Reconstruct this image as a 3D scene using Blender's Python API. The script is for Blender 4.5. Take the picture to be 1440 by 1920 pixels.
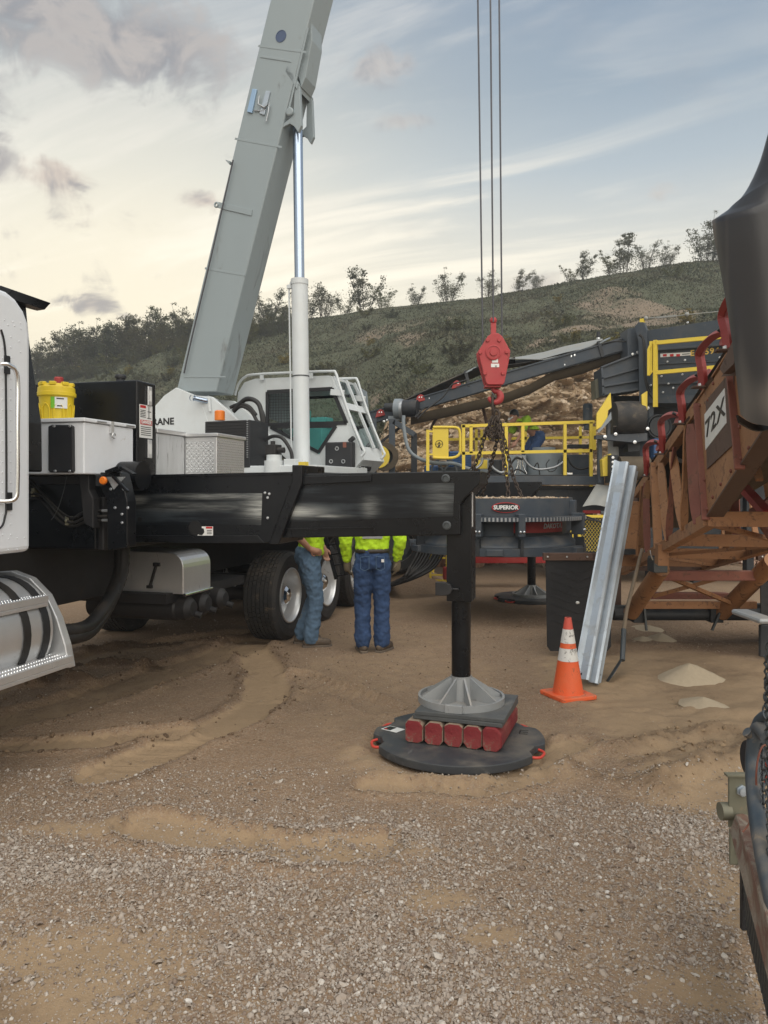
import bpy, bmesh, math, random
import numpy as np
from mathutils import Matrix, Vector
R = math.radians
for o in list(bpy.data.objects): bpy.data.objects.remove(o)
S = bpy.context.scene
C = S.collection
# ------------------------------------------------------------------ camera
F, CX, HY, CH = 1400.0, 720.0, 918.0, 1.65      # focal length in photo pixels, centre column, horizon row, eye height
cam = bpy.data.cameras.new('camera'); cam.sensor_fit = 'VERTICAL'; cam.sensor_height = 36.0; cam.sensor_width = 27.0
cam.lens = F / 1920 * 36.0; cam.shift_y = -(960 - HY) / 1920; cam.clip_start = 0.05; cam.clip_end = 3000
camo = bpy.data.objects.new('camera', cam); C.objects.link(camo)
camo.location = (0, 0, CH); camo.rotation_euler = (R(90), 0, 0); S.camera = camo

# ------------------------------------------------------------------ node helper
class NT:
    def __init__(s, nt): s.nt = nt; s.L = nt.links
    def n(s, t, **k):
        x = s.nt.nodes.new(t)
        for a, b in k.items(): setattr(x, a, b)
        return x
    def set(s, sock, v):
        if v is None: return
        if hasattr(v, 'is_output') or isinstance(v, bpy.types.NodeSocket): s.L.new(v, sock)
        else:
            if sock.type == 'RGBA' and not isinstance(v, (int, float)) and len(v) == 3: v = (*v, 1)
            sock.default_value = v
    def m(s, op, a, b=None, c=None, clamp=False):
        x = s.n('ShaderNodeMath', operation=op, use_clamp=clamp)
        s.set(x.inputs[0], a)
        if b is not None: s.set(x.inputs[1], b)
        if c is not None: s.set(x.inputs[2], c)
        return x.outputs[0]
    def v(s, op, a, b=None):
        x = s.n('ShaderNodeVectorMath', operation=op); s.set(x.inputs[0], a)
        if b is not None:
            if op == 'SCALE': s.set(x.inputs['Scale'], b)
            else: s.set(x.inputs[1], b)
        return x.outputs['Value'] if op in ('DOT_PRODUCT', 'LENGTH', 'DISTANCE') else x.outputs[0]
    def ss(s, x, a, b):      # smoothstep a..b
        r = s.n('ShaderNodeMapRange', interpolation_type='SMOOTHSTEP'); s.set(r.inputs[0], x)
        s.set(r.inputs[1], a); s.set(r.inputs[2], b); return r.outputs[0]
    def mix(s, f, a, b, t='MIX'):
        x = s.n('ShaderNodeMix', data_type='RGBA', blend_type=t)
        s.set(x.inputs[0], f); s.set(x.inputs[6], a); s.set(x.inputs[7], b); return x.outputs[2]
    def ramp(s, f, stops):
        x = s.n('ShaderNodeValToRGB'); e = x.color_ramp.elements
        while len(e) < len(stops): e.new(0.5)
        for k, (p, c) in zip(e, stops): k.position = p; k.color = (*c, 1) if len(c) == 3 else c
        s.set(x.inputs[0], f); return x.outputs[0]
    def noise(s, vec, sc, det=4, ro=.55, dist=0, out=0):
        x = s.n('ShaderNodeTexNoise'); s.set(x.inputs['Vector'], vec)
        x.inputs['Scale'].default_value = sc; x.inputs['Detail'].default_value = det
        x.inputs['Roughness'].default_value = ro; x.inputs['Distortion'].default_value = dist
        return x.outputs[out]
    def vor(s, vec, sc, feat='F1', out=0, rnd=1):
        x = s.n('ShaderNodeTexVoronoi', feature=feat); s.set(x.inputs['Vector'], vec)
        x.inputs['Scale'].default_value = sc; x.inputs['Randomness'].default_value = rnd; return x.outputs[out]
    def sep(s, v):
        x = s.n('ShaderNodeSeparateXYZ'); s.set(x.inputs[0], v); return x.outputs
    def comb(s, a, b, c):
        x = s.n('ShaderNodeCombineXYZ'); s.set(x.inputs[0], a); s.set(x.inputs[1], b); s.set(x.inputs[2], c); return x.outputs[0]

# ------------------------------------------------------------------ sky, sun, exposure
SUN_AZ, SUN_EL = 166.0, 48.0          # degrees; soft sun put behind the camera as fill, opposite the glow
W = bpy.data.worlds.new('World'); S.world = W; W.use_nodes = True
w = NT(W.node_tree); W.node_tree.nodes.clear()
d = w.n('ShaderNodeTexCoord').outputs['Generated']
dx, dy, dz = w.sep(d)
el = w.m('MULTIPLY', w.m('ARCSINE', dz), 180 / math.pi)
az = w.m('MULTIPLY', w.m('ARCTAN2', dx, dy), 180 / math.pi)
sky = w.n('ShaderNodeTexSky', sky_type='NISHITA'); sky.sun_disc = False
sky.sun_elevation = R(SUN_EL); sky.sun_rotation = R(SUN_AZ); sky.air_density = 1.2; sky.dust_density = 2.5; sky.ozone_density = 1.5
nish = w.v('SCALE', sky.outputs[0], 0.022)
e01 = w.m('DIVIDE', w.m('MAXIMUM', el, 0.0), 90.0)
veil = w.ramp(e01, [(0.0, (.50, .42, .30)), (.13, (.56, .515, .41)), (.19, (.465, .46, .415)), (.25, (.285, .330, .362)), (.31, (.185, .238, .292)), (.38, (.145, .196, .262)), (.6, (.16, .20, .245)), (1, (.19, .22, .255))])
sd = Vector((math.sin(R(SUN_AZ)) * math.cos(R(SUN_EL)), math.cos(R(SUN_AZ)) * math.cos(R(SUN_EL)), math.sin(R(SUN_EL))))
gd_ = Vector((math.sin(R(-18)), math.cos(R(-18)), .20)).normalized()      # the glow sits on the horizon, left
cs = w.v('DOT_PRODUCT', d, tuple(gd_))
glow = w.m('POWER', w.m('MAXIMUM', cs, 0.0), 15.0)
veil = w.mix(w.m('MULTIPLY', glow, .60), veil, (.78, .69, .50))
away = w.ss(cs, .35, .92)
veil = w.mix(w.m('MULTIPLY', w.m('SUBTRACT', 1.0, away), .30), veil, (.24, .26, .28))
base = w.mix(.80, nish, veil)
# clouds: a layer overhead seen in perspective, plus small puffs
pz = w.m('ADD', w.m('MAXIMUM', dz, 0.0), .22)
cx_, cy_ = w.m('DIVIDE', dx, pz), w.m('DIVIDE', dy, pz)
streak = w.comb(w.m('ADD', w.m('MULTIPLY', cx_, .8), w.m('MULTIPLY', cy_, .45)), w.m('ADD', w.m('MULTIPLY', cy_, 2.4), w.m('MULTIPLY', cx_, .8)), 3.0)
n1 = w.noise(streak, 1.7, 5, .6, .7)
ae = w.comb(az, el, 0.0)
n2 = w.noise(w.comb(w.m('MULTIPLY', cx_, 1.0), w.m('MULTIPLY', cy_, 1.5), 7.0), 3.1, 6, .62, .5)
n3 = w.noise(d, 19.0, 4, .62, .7)
sunny = w.ss(cs, .72, .97)
base = w.mix(w.m('MULTIPLY', w.ss(n1, .46, .68), w.m('ADD', .20, w.m('MULTIPLY', sunny, .65))), base, w.mix(w.ss(el, 10, 34), (.64, .59, .48), (.36, .36, .355)))
def blobs(l):
    q = None
    for a0, e0, sa, se in l:
        x = w.n('ShaderNodeVectorMath', operation='MULTIPLY_ADD'); w.set(x.inputs[0], ae); x.inputs[1].default_value = (1 / sa, 1 / se, 0); x.inputs[2].default_value = (-a0 / sa, -e0 / se, 0)
        k = w.v('DOT_PRODUCT', x.outputs[0], x.outputs[0]); q = k if q is None else w.m('MINIMUM', q, k)
    return w.m('EXPONENT', w.m('MULTIPLY', q, -1.0))
dens = w.m('ADD', w.m('MULTIPLY', n2, .55), w.m('MULTIPLY', n3, .45))
# broad grey banks
big = blobs([(-18.0, 29.0, 8.5, 3.6), (-29, 31, 12, 6), (-32, 24, 6, 3.5), (28, 42, 14, 6), (80, 34, 16, 7), (-100, 36, 18, 8), (160, 40, 20, 8)])
bigd = w.m('MULTIPLY', w.ss(w.m('ADD', dens, w.m('MULTIPLY', big, .20)), .545, .74), w.ss(big, .02, .55))
cloudc = w.mix(w.ss(w.m('ADD', w.m('MULTIPLY', n3, .6), w.m('MULTIPLY', n2, .4)), .38, .66), (.095, .105, .130), (.27, .255, .245))
base = w.mix(w.m('MULTIPLY', bigd, .95), base, cloudc)
# smaller ragged clouds, denser to the left
fld = w.m('MULTIPLY', w.ss(el, 8, 14), w.m('SUBTRACT', 1.0, w.m('MULTIPLY', w.ss(az, -16, -4), .72)))
puffs = blobs([(-23.6, 21.2, 2.8, 1.5), (-29, 22, 2.6, 2.4), (-21.5, 13.0, 2.6, .9), (-18.6, 12.1, 2.6, .6), (-13.5, 20.6, 2.2, 1.0), (1.4, 26.2, 2.6, .8), (20.2, 20.4, 1.7, 1.0), (11.5, 15.2, 3.4, .9), (-.2, 29.6, 3.0, 1.4), (34, 24, 5, 2.2), (-40, 19, 5, 2)])
pd = w.ss(w.m('ADD', dens, w.m('MULTIPLY', puffs, .20)), .57, .74)
pm_ = w.m('MAXIMUM', w.m('MULTIPLY', pd, w.ss(puffs, .04, .6)), w.m('MULTIPLY', w.m('MULTIPLY', w.ss(dens, .55, .70), fld), .55))
pc = w.mix(w.ss(n3, .42, .66), (.33, .28, .245), (.185, .175, .18))
base = w.mix(w.m('MULTIPLY', pm_, w.m('SUBTRACT', .85, w.m('MULTIPLY', w.ss(az, -14, 4), .40))), base, pc)
below = w.ss(el, -1.0, .5)
base = w.mix(below, (.10, .08, .06), base)
bg = w.n('ShaderNodeBackground'); w.set(bg.inputs[0], base); bg.inputs[1].default_value = 1.0
out = w.n('ShaderNodeOutputWorld'); w.L.new(bg.outputs[0], out.inputs[0])
sun = bpy.data.lights.new('sun', 'SUN'); sun.energy = 1.5; sun.angle = R(90); sun.color = (1, .93, .82)
suno = bpy.data.objects.new('sun', sun); C.objects.link(suno)
suno.rotation_euler = (-sd).to_track_quat('-Z', 'Y').to_euler(); suno.location = (0, 0, 40)
S.render.engine = 'CYCLES'; W.cycles.sampling_method = 'MANUAL'; W.cycles.sample_map_resolution = 512
S.cycles.max_bounces = 6; S.cycles.diffuse_bounces = 2; S.cycles.glossy_bounces = 3; S.cycles.transmission_bounces = 6; S.cycles.transparent_max_bounces = 8
S.view_settings.view_transform = 'Standard'; S.view_settings.look = 'None'; S.view_settings.gamma = 1.0
S.view_settings.exposure = 1.08; S.view_settings.use_curve_mapping = False
S.render.resolution_x = 768; S.render.resolution_y = 1024

# ------------------------------------------------------------------ geometry helpers
def P(x, y, Y): return Vector(((x - CX) / F * Y, Y, CH + (HY - y) / F * Y))
def G(x, y, z=0.0):
    Y = F * (CH - z) / (y - HY); return Vector(((x - CX) / F * Y, Y, z))
def frame(o, yaw=0.0): return Matrix.Translation(Vector(o)) @ Matrix.Rotation(yaw, 4, 'Z')
def hit(M, ax, val, x, y):       # local point of frame M where the sight line of photo point (x, y) meets local plane ax = val
    I = M.inverted(); o = I @ Vector((0, 0, CH)); q = I @ P(x, y, 1.0); r = q - o
    return o + r * ((val - o[ax]) / r[ax])
rng = random.Random(7)
class MB:
    def __init__(s, M=None): s.v = []; s.f = []; s.s = []; s.M = M.copy() if M else Matrix()
    def add(s, vs, fs, smooth=False):
        b = len(s.v); M = s.M
        s.v += [tuple(M @ Vector(p)) for p in vs]
        s.f += [tuple(b + i for i in f) for f in fs]; s.s += [smooth] * len(fs); return s
    def box(s, a, b):
        (x0, y0, z0), (x1, y1, z1) = a, b
        x0, x1 = min(x0, x1), max(x0, x1); y0, y1 = min(y0, y1), max(y0, y1); z0, z1 = min(z0, z1), max(z0, z1)
        return s.add([(x0, y0, z0), (x1, y0, z0), (x1, y1, z0), (x0, y1, z0), (x0, y0, z1), (x1, y0, z1), (x1, y1, z1), (x0, y1, z1)],
                     [(0, 3, 2, 1), (4, 5, 6, 7), (0, 1, 5, 4), (1, 2, 6, 5), (2, 3, 7, 6), (3, 0, 4, 7)])
    def hexa(s, bot, top):           # two quads, same winding (counter-clockwise seen from top)
        return s.add(list(bot) + list(top), [(0, 3, 2, 1), (4, 5, 6, 7), (0, 1, 5, 4), (1, 2, 6, 5), (2, 3, 7, 6), (3, 0, 4, 7)])
    def bar(s, p, q, w_, h_, up=(0, 0, 1)):
        p, q = Vector(p), Vector(q); t = (q - p).normalized(); u = Vector(up)
        x = t.cross(u)
        if x.length < 1e-4: x = t.cross(Vector((1, 0, 0)))
        x.normalize(); y = x.cross(t).normalized(); x *= w_ / 2; y *= h_ / 2
        return s.hexa([p - x - y, p + x - y, q + x - y, q - x - y], [p - x + y, p + x + y, q + x + y, q - x + y])
    def tube(s, pts, r, n=8, cap=True, closed=False, smooth=True):
        pts = [Vector(p) for p in pts]; m = len(pts); rs = r if isinstance(r, (list, tuple)) else [r] * m
        vs = []; prev = None
        for i, p in enumerate(pts):
            if closed: t = pts[(i + 1) % m] - pts[i - 1]
            else: t = pts[min(i + 1, m - 1)] - pts[max(i - 1, 0)]
            t = t.normalized() if t.length > 1e-9 else Vector((0, 0, 1))
            if prev is None:
                a = Vector((0, 0, 1)) if abs(t.z) < .9 else Vector((1, 0, 0)); x = t.cross(a).normalized()
            else:
                x = prev - t * prev.dot(t); x = x.normalized() if x.length > 1e-6 else t.orthogonal().normalized()
            prev = x; y = t.cross(x)
            vs += [p + (x * math.cos(k * 2 * math.pi / n) + y * math.sin(k * 2 * math.pi / n)) * rs[i] for k in range(n)]
        fs = []
        for i in range(m if closed else m - 1):
            j = (i + 1) % m
            for k in range(n): fs.append((i * n + k, i * n + (k + 1) % n, j * n + (k + 1) % n, j * n + k))
        s.add(vs, fs, smooth)
        if cap and not closed:
            s.add(vs[:n], [tuple(range(n - 1, -1, -1))]); s.add(vs[-n:], [tuple(range(n))])
        return s
    def cyl(s, p, q, r, n=16, r2=None): return s.tube([p, q], [r, r if r2 is None else r2], n)
    def lathe(s, prof, c=(0, 0, 0), ax='z', n=24, flat=False):   # prof: (radius, height) pairs, each segment its own ring pair
        c = Vector(c)
        def pt(r, h, a):
            u, v_ = r * math.cos(a), r * math.sin(a)
            return c + Vector({'z': (u, v_, h), 'x': (h, u, v_), 'y': (v_, h, u)}[ax])
        for (r0, h0), (r1, h1) in zip(prof, prof[1:]):
            vs = [pt(r0, h0, 2 * math.pi * k / n) for k in range(n)] + [pt(r1, h1, 2 * math.pi * k / n) for k in range(n)]
            s.add(vs, [(k, (k + 1) % n, n + (k + 1) % n, n + k) for k in range(n)], not flat)
        return s
    def disc(s, c, r, ax='z', n=24, sgn=1):
        return s.lathe([(0.0001, 0), (r, 0)], c, ax, n)
    def prism(s, poly, ax, d0, d1):
        def pt(a, b, d): return {'x': (d, a, b), 'y': (a, d, b), 'z': (a, b, d)}[ax]
        n = len(poly); vs = [pt(a, b, d0) for a, b in poly] + [pt(a, b, d1) for a, b in poly]
        return s.add(vs, [tuple(range(n - 1, -1, -1)), tuple(range(n, 2 * n))] + [(k, (k + 1) % n, n + (k + 1) % n, n + k) for k in range(n)])
    def poly3(s, pts, thick):        # a planar polygon given in 3-D with a thickness along its normal (backwards)
        pts = [Vector(p) for p in pts]; n = len(pts); nn = Vector((0, 0, 0))
        for i in range(n): nn += pts[i].cross(pts[(i + 1) % n])
        nn = nn.normalized() * thick
        return s.add(pts + [p - nn for p in pts], [tuple(range(n)), tuple(range(2 * n - 1, n - 1, -1))] + [(k, n + k, n + (k + 1) % n, (k + 1) % n) for k in range(n)])
    def sph(s, c, r, n=10, sc=(1, 1, 1)):
        c = Vector(c); m = max(4, n // 2); vs = []
        for i in range(m + 1):
            t = math.pi * i / m
            for k in range(n):
                a = 2 * math.pi * k / n
                vs.append(c + Vector((r * math.sin(t) * math.cos(a) * sc[0], r * math.sin(t) * math.sin(a) * sc[1], r * math.cos(t) * sc[2])))
        return s.add(vs, [(i * n + k, (i + 1) * n + k, (i + 1) * n + (k + 1) % n, i * n + (k + 1) % n) for i in range(m) for k in range(n)], True)
    def sheet(s, rows, thick=0.0, smooth=True):
        m, n = len(rows), len(rows[0]); pts = [[Vector(p) for p in r] for r in rows]
        fs = [(i * n + k, i * n + k + 1, (i + 1) * n + k + 1, (i + 1) * n + k) for i in range(m - 1) for k in range(n - 1)]
        flat = [p for r in pts for p in r]
        if thick == 0: return s.add(flat, fs, smooth)
        back = []
        for i in range(m):
            for k in range(n):
                a = pts[min(i + 1, m - 1)][k] - pts[max(i - 1, 0)][k]; b = pts[i][min(k + 1, n - 1)] - pts[i][max(k - 1, 0)]
                back.append(pts[i][k] - b.cross(a).normalized() * -thick)
        s.add(flat, fs, smooth); s.add(back, [f[::-1] for f in fs], smooth)
        def rim(idx):
            for a, b in zip(idx, idx[1:]): s.add([flat[a], flat[b], back[b], back[a]], [(0, 1, 2, 3)])
        rim([k for k in range(n)]); rim([(m - 1) * n + k for k in range(n)][::-1])
        rim([i * n for i in range(m)][::-1]); rim([i * n + n - 1 for i in range(m)])
        return s
    def build(s, name, mat, parent=None, bevel=0.0, seg=2, label=None, origin=None):
        me = bpy.data.meshes.new(name); v = np.array(s.v, dtype=np.float64)
        c = (v.min(0) + v.max(0)) / 2 if origin is None else np.array(origin)
        me.from_pydata([tuple(p) for p in (v - c)], [], s.f)
        me.polygons.foreach_set('use_smooth', s.s)
        me.materials.append(mat if not isinstance(mat, str) else MAT[mat]); me.update()
        o = bpy.data.objects.new(name, me); C.objects.link(o); o.location = tuple(c)
        if parent: adopt(o, parent)
        if bevel:
            b = o.modifiers.new('bevel', 'BEVEL'); b.width = bevel; b.segments = seg; b.limit_method = 'ANGLE'; b.angle_limit = R(38); b.use_clamp_overlap = True
        if label: o['label'] = label
        return o
WM = {}
def wm(o): return WM.get(o.name, o.matrix_basis)
def adopt(o, parent):
    o.parent = parent; m = parent.matrix_basis
    p = parent
    o.matrix_parent_inverse = full(parent).inverted()
def full(o):
    m = o.matrix_basis.copy()
    if o.parent: m = full(o.parent) @ o.matrix_parent_inverse @ m
    return m
def tag(o, label=None, cat=None, group=None, kind=None):
    if label: o['label'] = label
    if cat: o['category'] = cat
    if group: o['group'] = group
    if kind: o['kind'] = kind
    return o
def thing(name, label, cat, loc=(0, 0, 0), group=None):
    o = bpy.data.objects.new(name, None); C.objects.link(o); o.location = loc; o.empty_display_size = .2
    return tag(o, label, cat, group)
def dup(root, loc=None, rz=0.0, sc=None, label=None, parent=None):
    c = root.copy(); C.objects.link(c)
    if parent is not None: c.parent = parent
    for ch in [x for x in root.children]: dup(ch, parent=c)
    if loc is not None: c.location = loc
    if rz: c.rotation_euler = (0, 0, root.rotation_euler[2] + rz)
    if sc: c.scale = sc if hasattr(sc, '__len__') else (sc, sc, sc)
    if label: c['label'] = label
    return c
def text(name, s_, mat, M, size, parent, bold=0.0, ext=.0012, sx=1.0, spacing=1.0, shear=0.0):
    cu = bpy.data.curves.new(name, 'FONT'); cu.body = s_; cu.size = size; cu.align_x = 'CENTER'; cu.align_y = 'CENTER'
    cu.offset = bold; cu.extrude = ext; cu.space_character = spacing; cu.shear = shear; cu.resolution_u = 3
    t = bpy.data.objects.new('tmp', cu); C.objects.link(t)
    me = bpy.data.meshes.new_from_object(t.evaluated_get(bpy.context.evaluated_depsgraph_get()))
    bpy.data.objects.remove(t); bpy.data.curves.remove(cu)
    me.transform(M @ Matrix.Diagonal((sx, 1, 1, 1)))
    n = len(me.vertices)
    if not n: return None
    co = np.empty(n * 3); me.vertices.foreach_get('co', co); co = co.reshape(-1, 3); c = (co.min(0) + co.max(0)) / 2
    me.transform(Matrix.Translation(-Vector(c))); me.name = name
    me.materials.clear(); me.materials.append(MAT[mat] if isinstance(mat, str) else mat)
    o = bpy.data.objects.new(name, me); C.objects.link(o); o.location = tuple(c); adopt(o, parent); return o
def face_M(c, right, up):            # matrix for lettering: x along right, y along up
    r = Vector(right).normalized(); u = Vector(up); u = (u - r * u.dot(r)).normalized(); n = r.cross(u)
    m = Matrix((r, u, n)).transposed().to_4x4(); m.translation = Vector(c); return m
def arc(c, r, a0, a1, n, ax1, ax2):
    c = Vector(c); a = Vector(ax1); b = Vector(ax2)
    return [c + a * (r * math.cos(R(a0 + (a1 - a0) * i / n))) + b * (r * math.sin(R(a0 + (a1 - a0) * i / n))) for i in range(n + 1)]
def spline(pts, k=6):
    pts = [Vector(p) for p in pts]; out_ = []
    for i in range(len(pts) - 1):
        p0 = pts[max(i - 1, 0)]; p1 = pts[i]; p2 = pts[i + 1]; p3 = pts[min(i + 2, len(pts) - 1)]
        for j in range(k):
            t = j / k
            out_.append(.5 * ((2 * p1) + (p2 - p0) * t + (2 * p0 - 5 * p1 + 4 * p2 - p3) * t * t + (3 * p1 - p0 - 3 * p2 + p3) * t ** 3))
    return out_ + [pts[-1]]
# numpy value noise
def _h(ix, iy, seed):
    n = (ix * 374761393 + iy * 668265263 + seed * 1274126177) & 0xffffffff
    n = ((n ^ (n >> 13)) * 1274126177) & 0xffffffff
    return ((n ^ (n >> 16)) & 0xffff) / 65535.0
def vn(x, y, seed=0):
    ix = np.floor(x).astype(np.int64); iy = np.floor(y).astype(np.int64); fx = x - ix; fy = y - iy
    fx = fx * fx * (3 - 2 * fx); fy = fy * fy * (3 - 2 * fy)
    a = _h(ix, iy, seed); b = _h(ix + 1, iy, seed); c = _h(ix, iy + 1, seed); e = _h(ix + 1, iy + 1, seed)
    return (a * (1 - fx) + b * fx) * (1 - fy) + (c * (1 - fx) + e * fx) * fy
def fbm(x, y, oct=4, seed=0, g=.5):
    s_ = 0; a = 1; t = 0
    for i in range(oct): s_ = s_ + a * (vn(x, y, seed + i * 17) - .5); t += a; a *= g; x = x * 2.03 + 11.3; y = y * 2.03 + 5.7
    return s_ / t
def sst(x, a, b): t = np.clip((x - a) / (b - a), 0, 1); return t * t * (3 - 2 * t)

# ------------------------------------------------------------------ materials
MAT = {}
def mat(name, c, rough=.6, metal=0.0, var=.15, vs=5.0, c2=None, amt=.5, c2s=9.0, bump=.0, bs=60.0, spec=.5, dust=0.0, dustc=(.36, .28, .19), stretch=None, coat=0.0, rvar=.1, c2r=None, trans=0.0, det=8):
    m = bpy.data.materials.new(name); m.use_nodes = True; MAT[name] = m
    t = NT(m.node_tree); b = m.node_tree.nodes['Principled BSDF']
    co = t.n('ShaderNodeTexCoord').outputs['Object']
    if stretch: co = t.v('MULTIPLY', co, stretch)
    n1_ = t.noise(co, vs, 5, .6)
    col = t.mix(n1_, tuple(x * (1 - var) for x in c), tuple(min(1, x * (1 + var)) for x in c))
    ro = t.m('ADD', rough - rvar / 2, t.m('MULTIPLY', t.noise(co, vs * 2.3, 4, .6), rvar), clamp=True)
    me_ = metal
    if c2:
        k = t.ss(t.noise(co, c2s, det, .68, .6), .72 - amt * .44, .80 - amt * .36)
        col = t.mix(k, col, t.mix(t.noise(co, c2s * 3, 4, .6), tuple(x * .75 for x in c2), tuple(min(1, x * 1.25) for x in c2)))
        ro = t.m('ADD', t.m('MULTIPLY', k, (c2r if c2r is not None else .85) - rough), ro, clamp=True)
        if metal: me_ = t.m('MULTIPLY', t.m('SUBTRACT', 1.0, k), metal)
    if dust:
        nz = t.sep(t.n('ShaderNodeNewGeometry').outputs['Normal'])[2]
        k2 = t.m('MULTIPLY', t.m('ADD', t.m('MULTIPLY', t.ss(nz, .3, .95), .75), .25), t.m('MULTIPLY', t.ss(t.noise(co, 3.5, 7, .65), .38, .72), dust), clamp=True)
        col = t.mix(k2, col, dustc); ro = t.m('ADD', t.m('MULTIPLY', k2, .9 - rough), ro, clamp=True)
        if metal: me_ = t.m('MULTIPLY', t.m('SUBTRACT', 1.0, k2), me_)
    t.set(b.inputs['Base Color'], col); t.set(b.inputs['Roughness'], ro); t.set(b.inputs['Metallic'], me_)
    b.inputs['Specular IOR Level'].default_value = spec
    if coat: b.inputs['Coat Weight'].default_value = coat; b.inputs['Coat Roughness'].default_value = .12
    if trans: b.inputs['Transmission Weight'].default_value = trans
    if bump:
        bp = t.n('ShaderNodeBump'); bp.inputs['Strength'].default_value = bump; bp.inputs['Distance'].default_value = .01
        t.set(bp.inputs['Height'], t.noise(co, bs, 6, .65)); t.set(b.inputs['Normal'], bp.outputs[0])
    return m
mat('white_paint', (.80, .83, .87), .38, var=.05, c2=(.48, .44, .38), amt=.22, c2s=6, dust=.45, coat=.2)
mat('cab_white', (.80, .83, .87), .30, var=.03, dust=.25, coat=.35)
mat('crane_white', (.66, .70, .715), .42, var=.07, c2=(.40, .39, .36), amt=.20, c2s=5, dust=.4, coat=.15)
mat('boom_grey', (.30, .352, .372), .42, var=.07, vs=1.2, c2=(.225, .245, .245), amt=.30, c2s=2.2, stretch=(1, 1, .35), dust=.1, bump=.02, bs=3)
mat('black_paint', (.005, .006, .008), .28, spec=.38, var=.4, vs=4, c2=(.018, .019, .021), amt=.2, c2s=5, dust=.10, dustc=(.13, .11, .09), bump=.04, bs=18)
mat('black_rough', (.014, .014, .016), .55, var=.4, c2=(.045, .038, .032), amt=.25, c2s=8, dust=.22, dustc=(.13, .11, .09))
mat('black_plastic', (.014, .015, .018), .5, var=.25, dust=.2, dustc=(.13, .11, .09))
mat('rubber', (.022, .022, .023), .78, var=.3, c2=(.10, .08, .06), amt=.30, c2s=14, bump=.25, bs=90, dust=.6, dustc=(.14, .11, .08))
mat('hose', (.012, .012, .013), .5, var=.3, dust=.35, dustc=(.14, .11, .08))
mat('chrome', (.78, .79, .80), .12, 1.0, var=.05, c2=(.5, .48, .45), amt=.15)
mat('rod_steel', (.42, .49, .60), .25, 1.0, var=.05, stretch=(1, 1, .1))
mat('aluminium', (.70, .71, .72), .36, .75, var=.12, vs=8, c2=(.36, .36, .36), amt=.25, c2s=12, stretch=(1, 1, .35), dust=.3)
mat('brushed', (.60, .62, .64), .42, .75, var=.2, vs=22, c2=(.26, .27, .28), amt=.35, c2s=26, stretch=(1, 1, .12), dust=.25)
mat('galvanised', (.46, .52, .58), .48, .7, var=.16, vs=12, c2=(.36, .40, .44), amt=.4, c2s=9, bump=.05, bs=50, dust=.3)
mat('cast_grey', (.33, .345, .355), .5, .35, var=.12, c2=(.22, .22, .22), amt=.25, bump=.12, bs=70, dust=.45)
mat('pad_plastic', (.040, .044, .050), .6, var=.2, vs=9, c2=(.10, .10, .10), amt=.3, c2s=8, bump=.08, bs=40, dust=.55, dustc=(.22, .19, .15))
mat('plate_plastic', (.07, .075, .078), .55, var=.15, vs=9, c2=(.14, .14, .135), amt=.35, c2s=6, bump=.06, bs=40, dust=.30, dustc=(.28, .26, .22))
mat('timber_red', (.20, .014, .02), .78, var=.5, vs=10, c2=(.17, .12, .09), amt=.36, c2s=13, bump=.6, bs=45, dust=.5)
mat('timber_raw', (.25, .19, .14), .85, var=.3, vs=12, c2=(.2, .03, .03), amt=.38, c2s=10, bump=.5, bs=35, stretch=(3, .5, 3))
mat('orange_cone', (.80, .115, .025), .55, var=.15, c2=(.32, .10, .05), amt=.34, c2s=13, dust=.6, bump=.08, bs=30)
mat('cone_white', (.70, .70, .68), .5, var=.1, c2=(.17, .16, .15), amt=.46, c2s=18)
mat('yellow', (.80, .60, .06), .45, var=.07, c2=(.42, .32, .1), amt=.12, c2s=9, dust=.25)
mat('drum_yellow', (.78, .57, .02), .45, var=.06, c2=(.5, .37, .08), amt=.14, c2s=9, dust=.3)
mat('safety_yellow', (.50, .78, .02), .8, var=.10, vs=7)
mat('safety_dark', (.30, .50, .03), .85, var=.15, vs=8)
mat('denim', (.030, .065, .155), .85, var=.18, vs=9, c2=(.05, .10, .20), amt=.12, c2s=8, bump=.2, bs=240)
mat('denim_light', (.095, .16, .245), .88, var=.25, vs=7, c2=(.17, .19, .20), amt=.25, c2s=6, bump=.2, bs=240)
mat('skin', (.42, .22, .15), .55, var=.08)
mat('hair', (.03, .022, .016), .7, var=.3)
mat('glove', (.16, .13, .085), .85, var=.25, c2=(.05, .05, .05), amt=.3)
mat('boot', (.07, .05, .036), .7, var=.3, c2=(.16, .12, .09), amt=.5, c2s=12, dust=.6)
mat('sole', (.13, .105, .085), .85, var=.2, dust=.6)
mat('belt_leather', (.045, .037, .03), .6, var=.2)
mat('plant_blue', (.042, .056, .074), .5, var=.16, vs=3, c2=(.12, .12, .115), amt=.22, c2s=5, dust=.5, dustc=(.27, .23, .18))
mat('plant_dark', (.014, .018, .024), .55, var=.2, vs=3, c2=(.06, .06, .06), amt=.25, dust=.45, dustc=(.2, .17, .13))
mat('plant_pale', (.24, .28, .31), .5, var=.12, c2=(.22, .15, .09), amt=.22, c2s=4, dust=.4)
mat('blue_motor', (.02, .09, .24), .5, var=.2, dust=.4)
mat('belt_rubber', (.024, .024, .025), .68, var=.3, vs=4, c2=(.10, .085, .065), amt=.35, c2s=3, dust=.5)
mat('belt_flap', (.028, .027, .029), .33, var=.3, vs=1.6, c2=(.125, .11, .094), amt=.36, c2s=1.3, stretch=(1.8, 1.8, .6), bump=.10, bs=9, c2r=.48, det=2)  # paler second tone paints lit vertical highlights into the rubber's colour
mat('belt_pale', (.30, .31, .30), .55, var=.1, dust=.3)
mat('belt_under', (.085, .065, .042), .8, var=.25, dust=.2)
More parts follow.
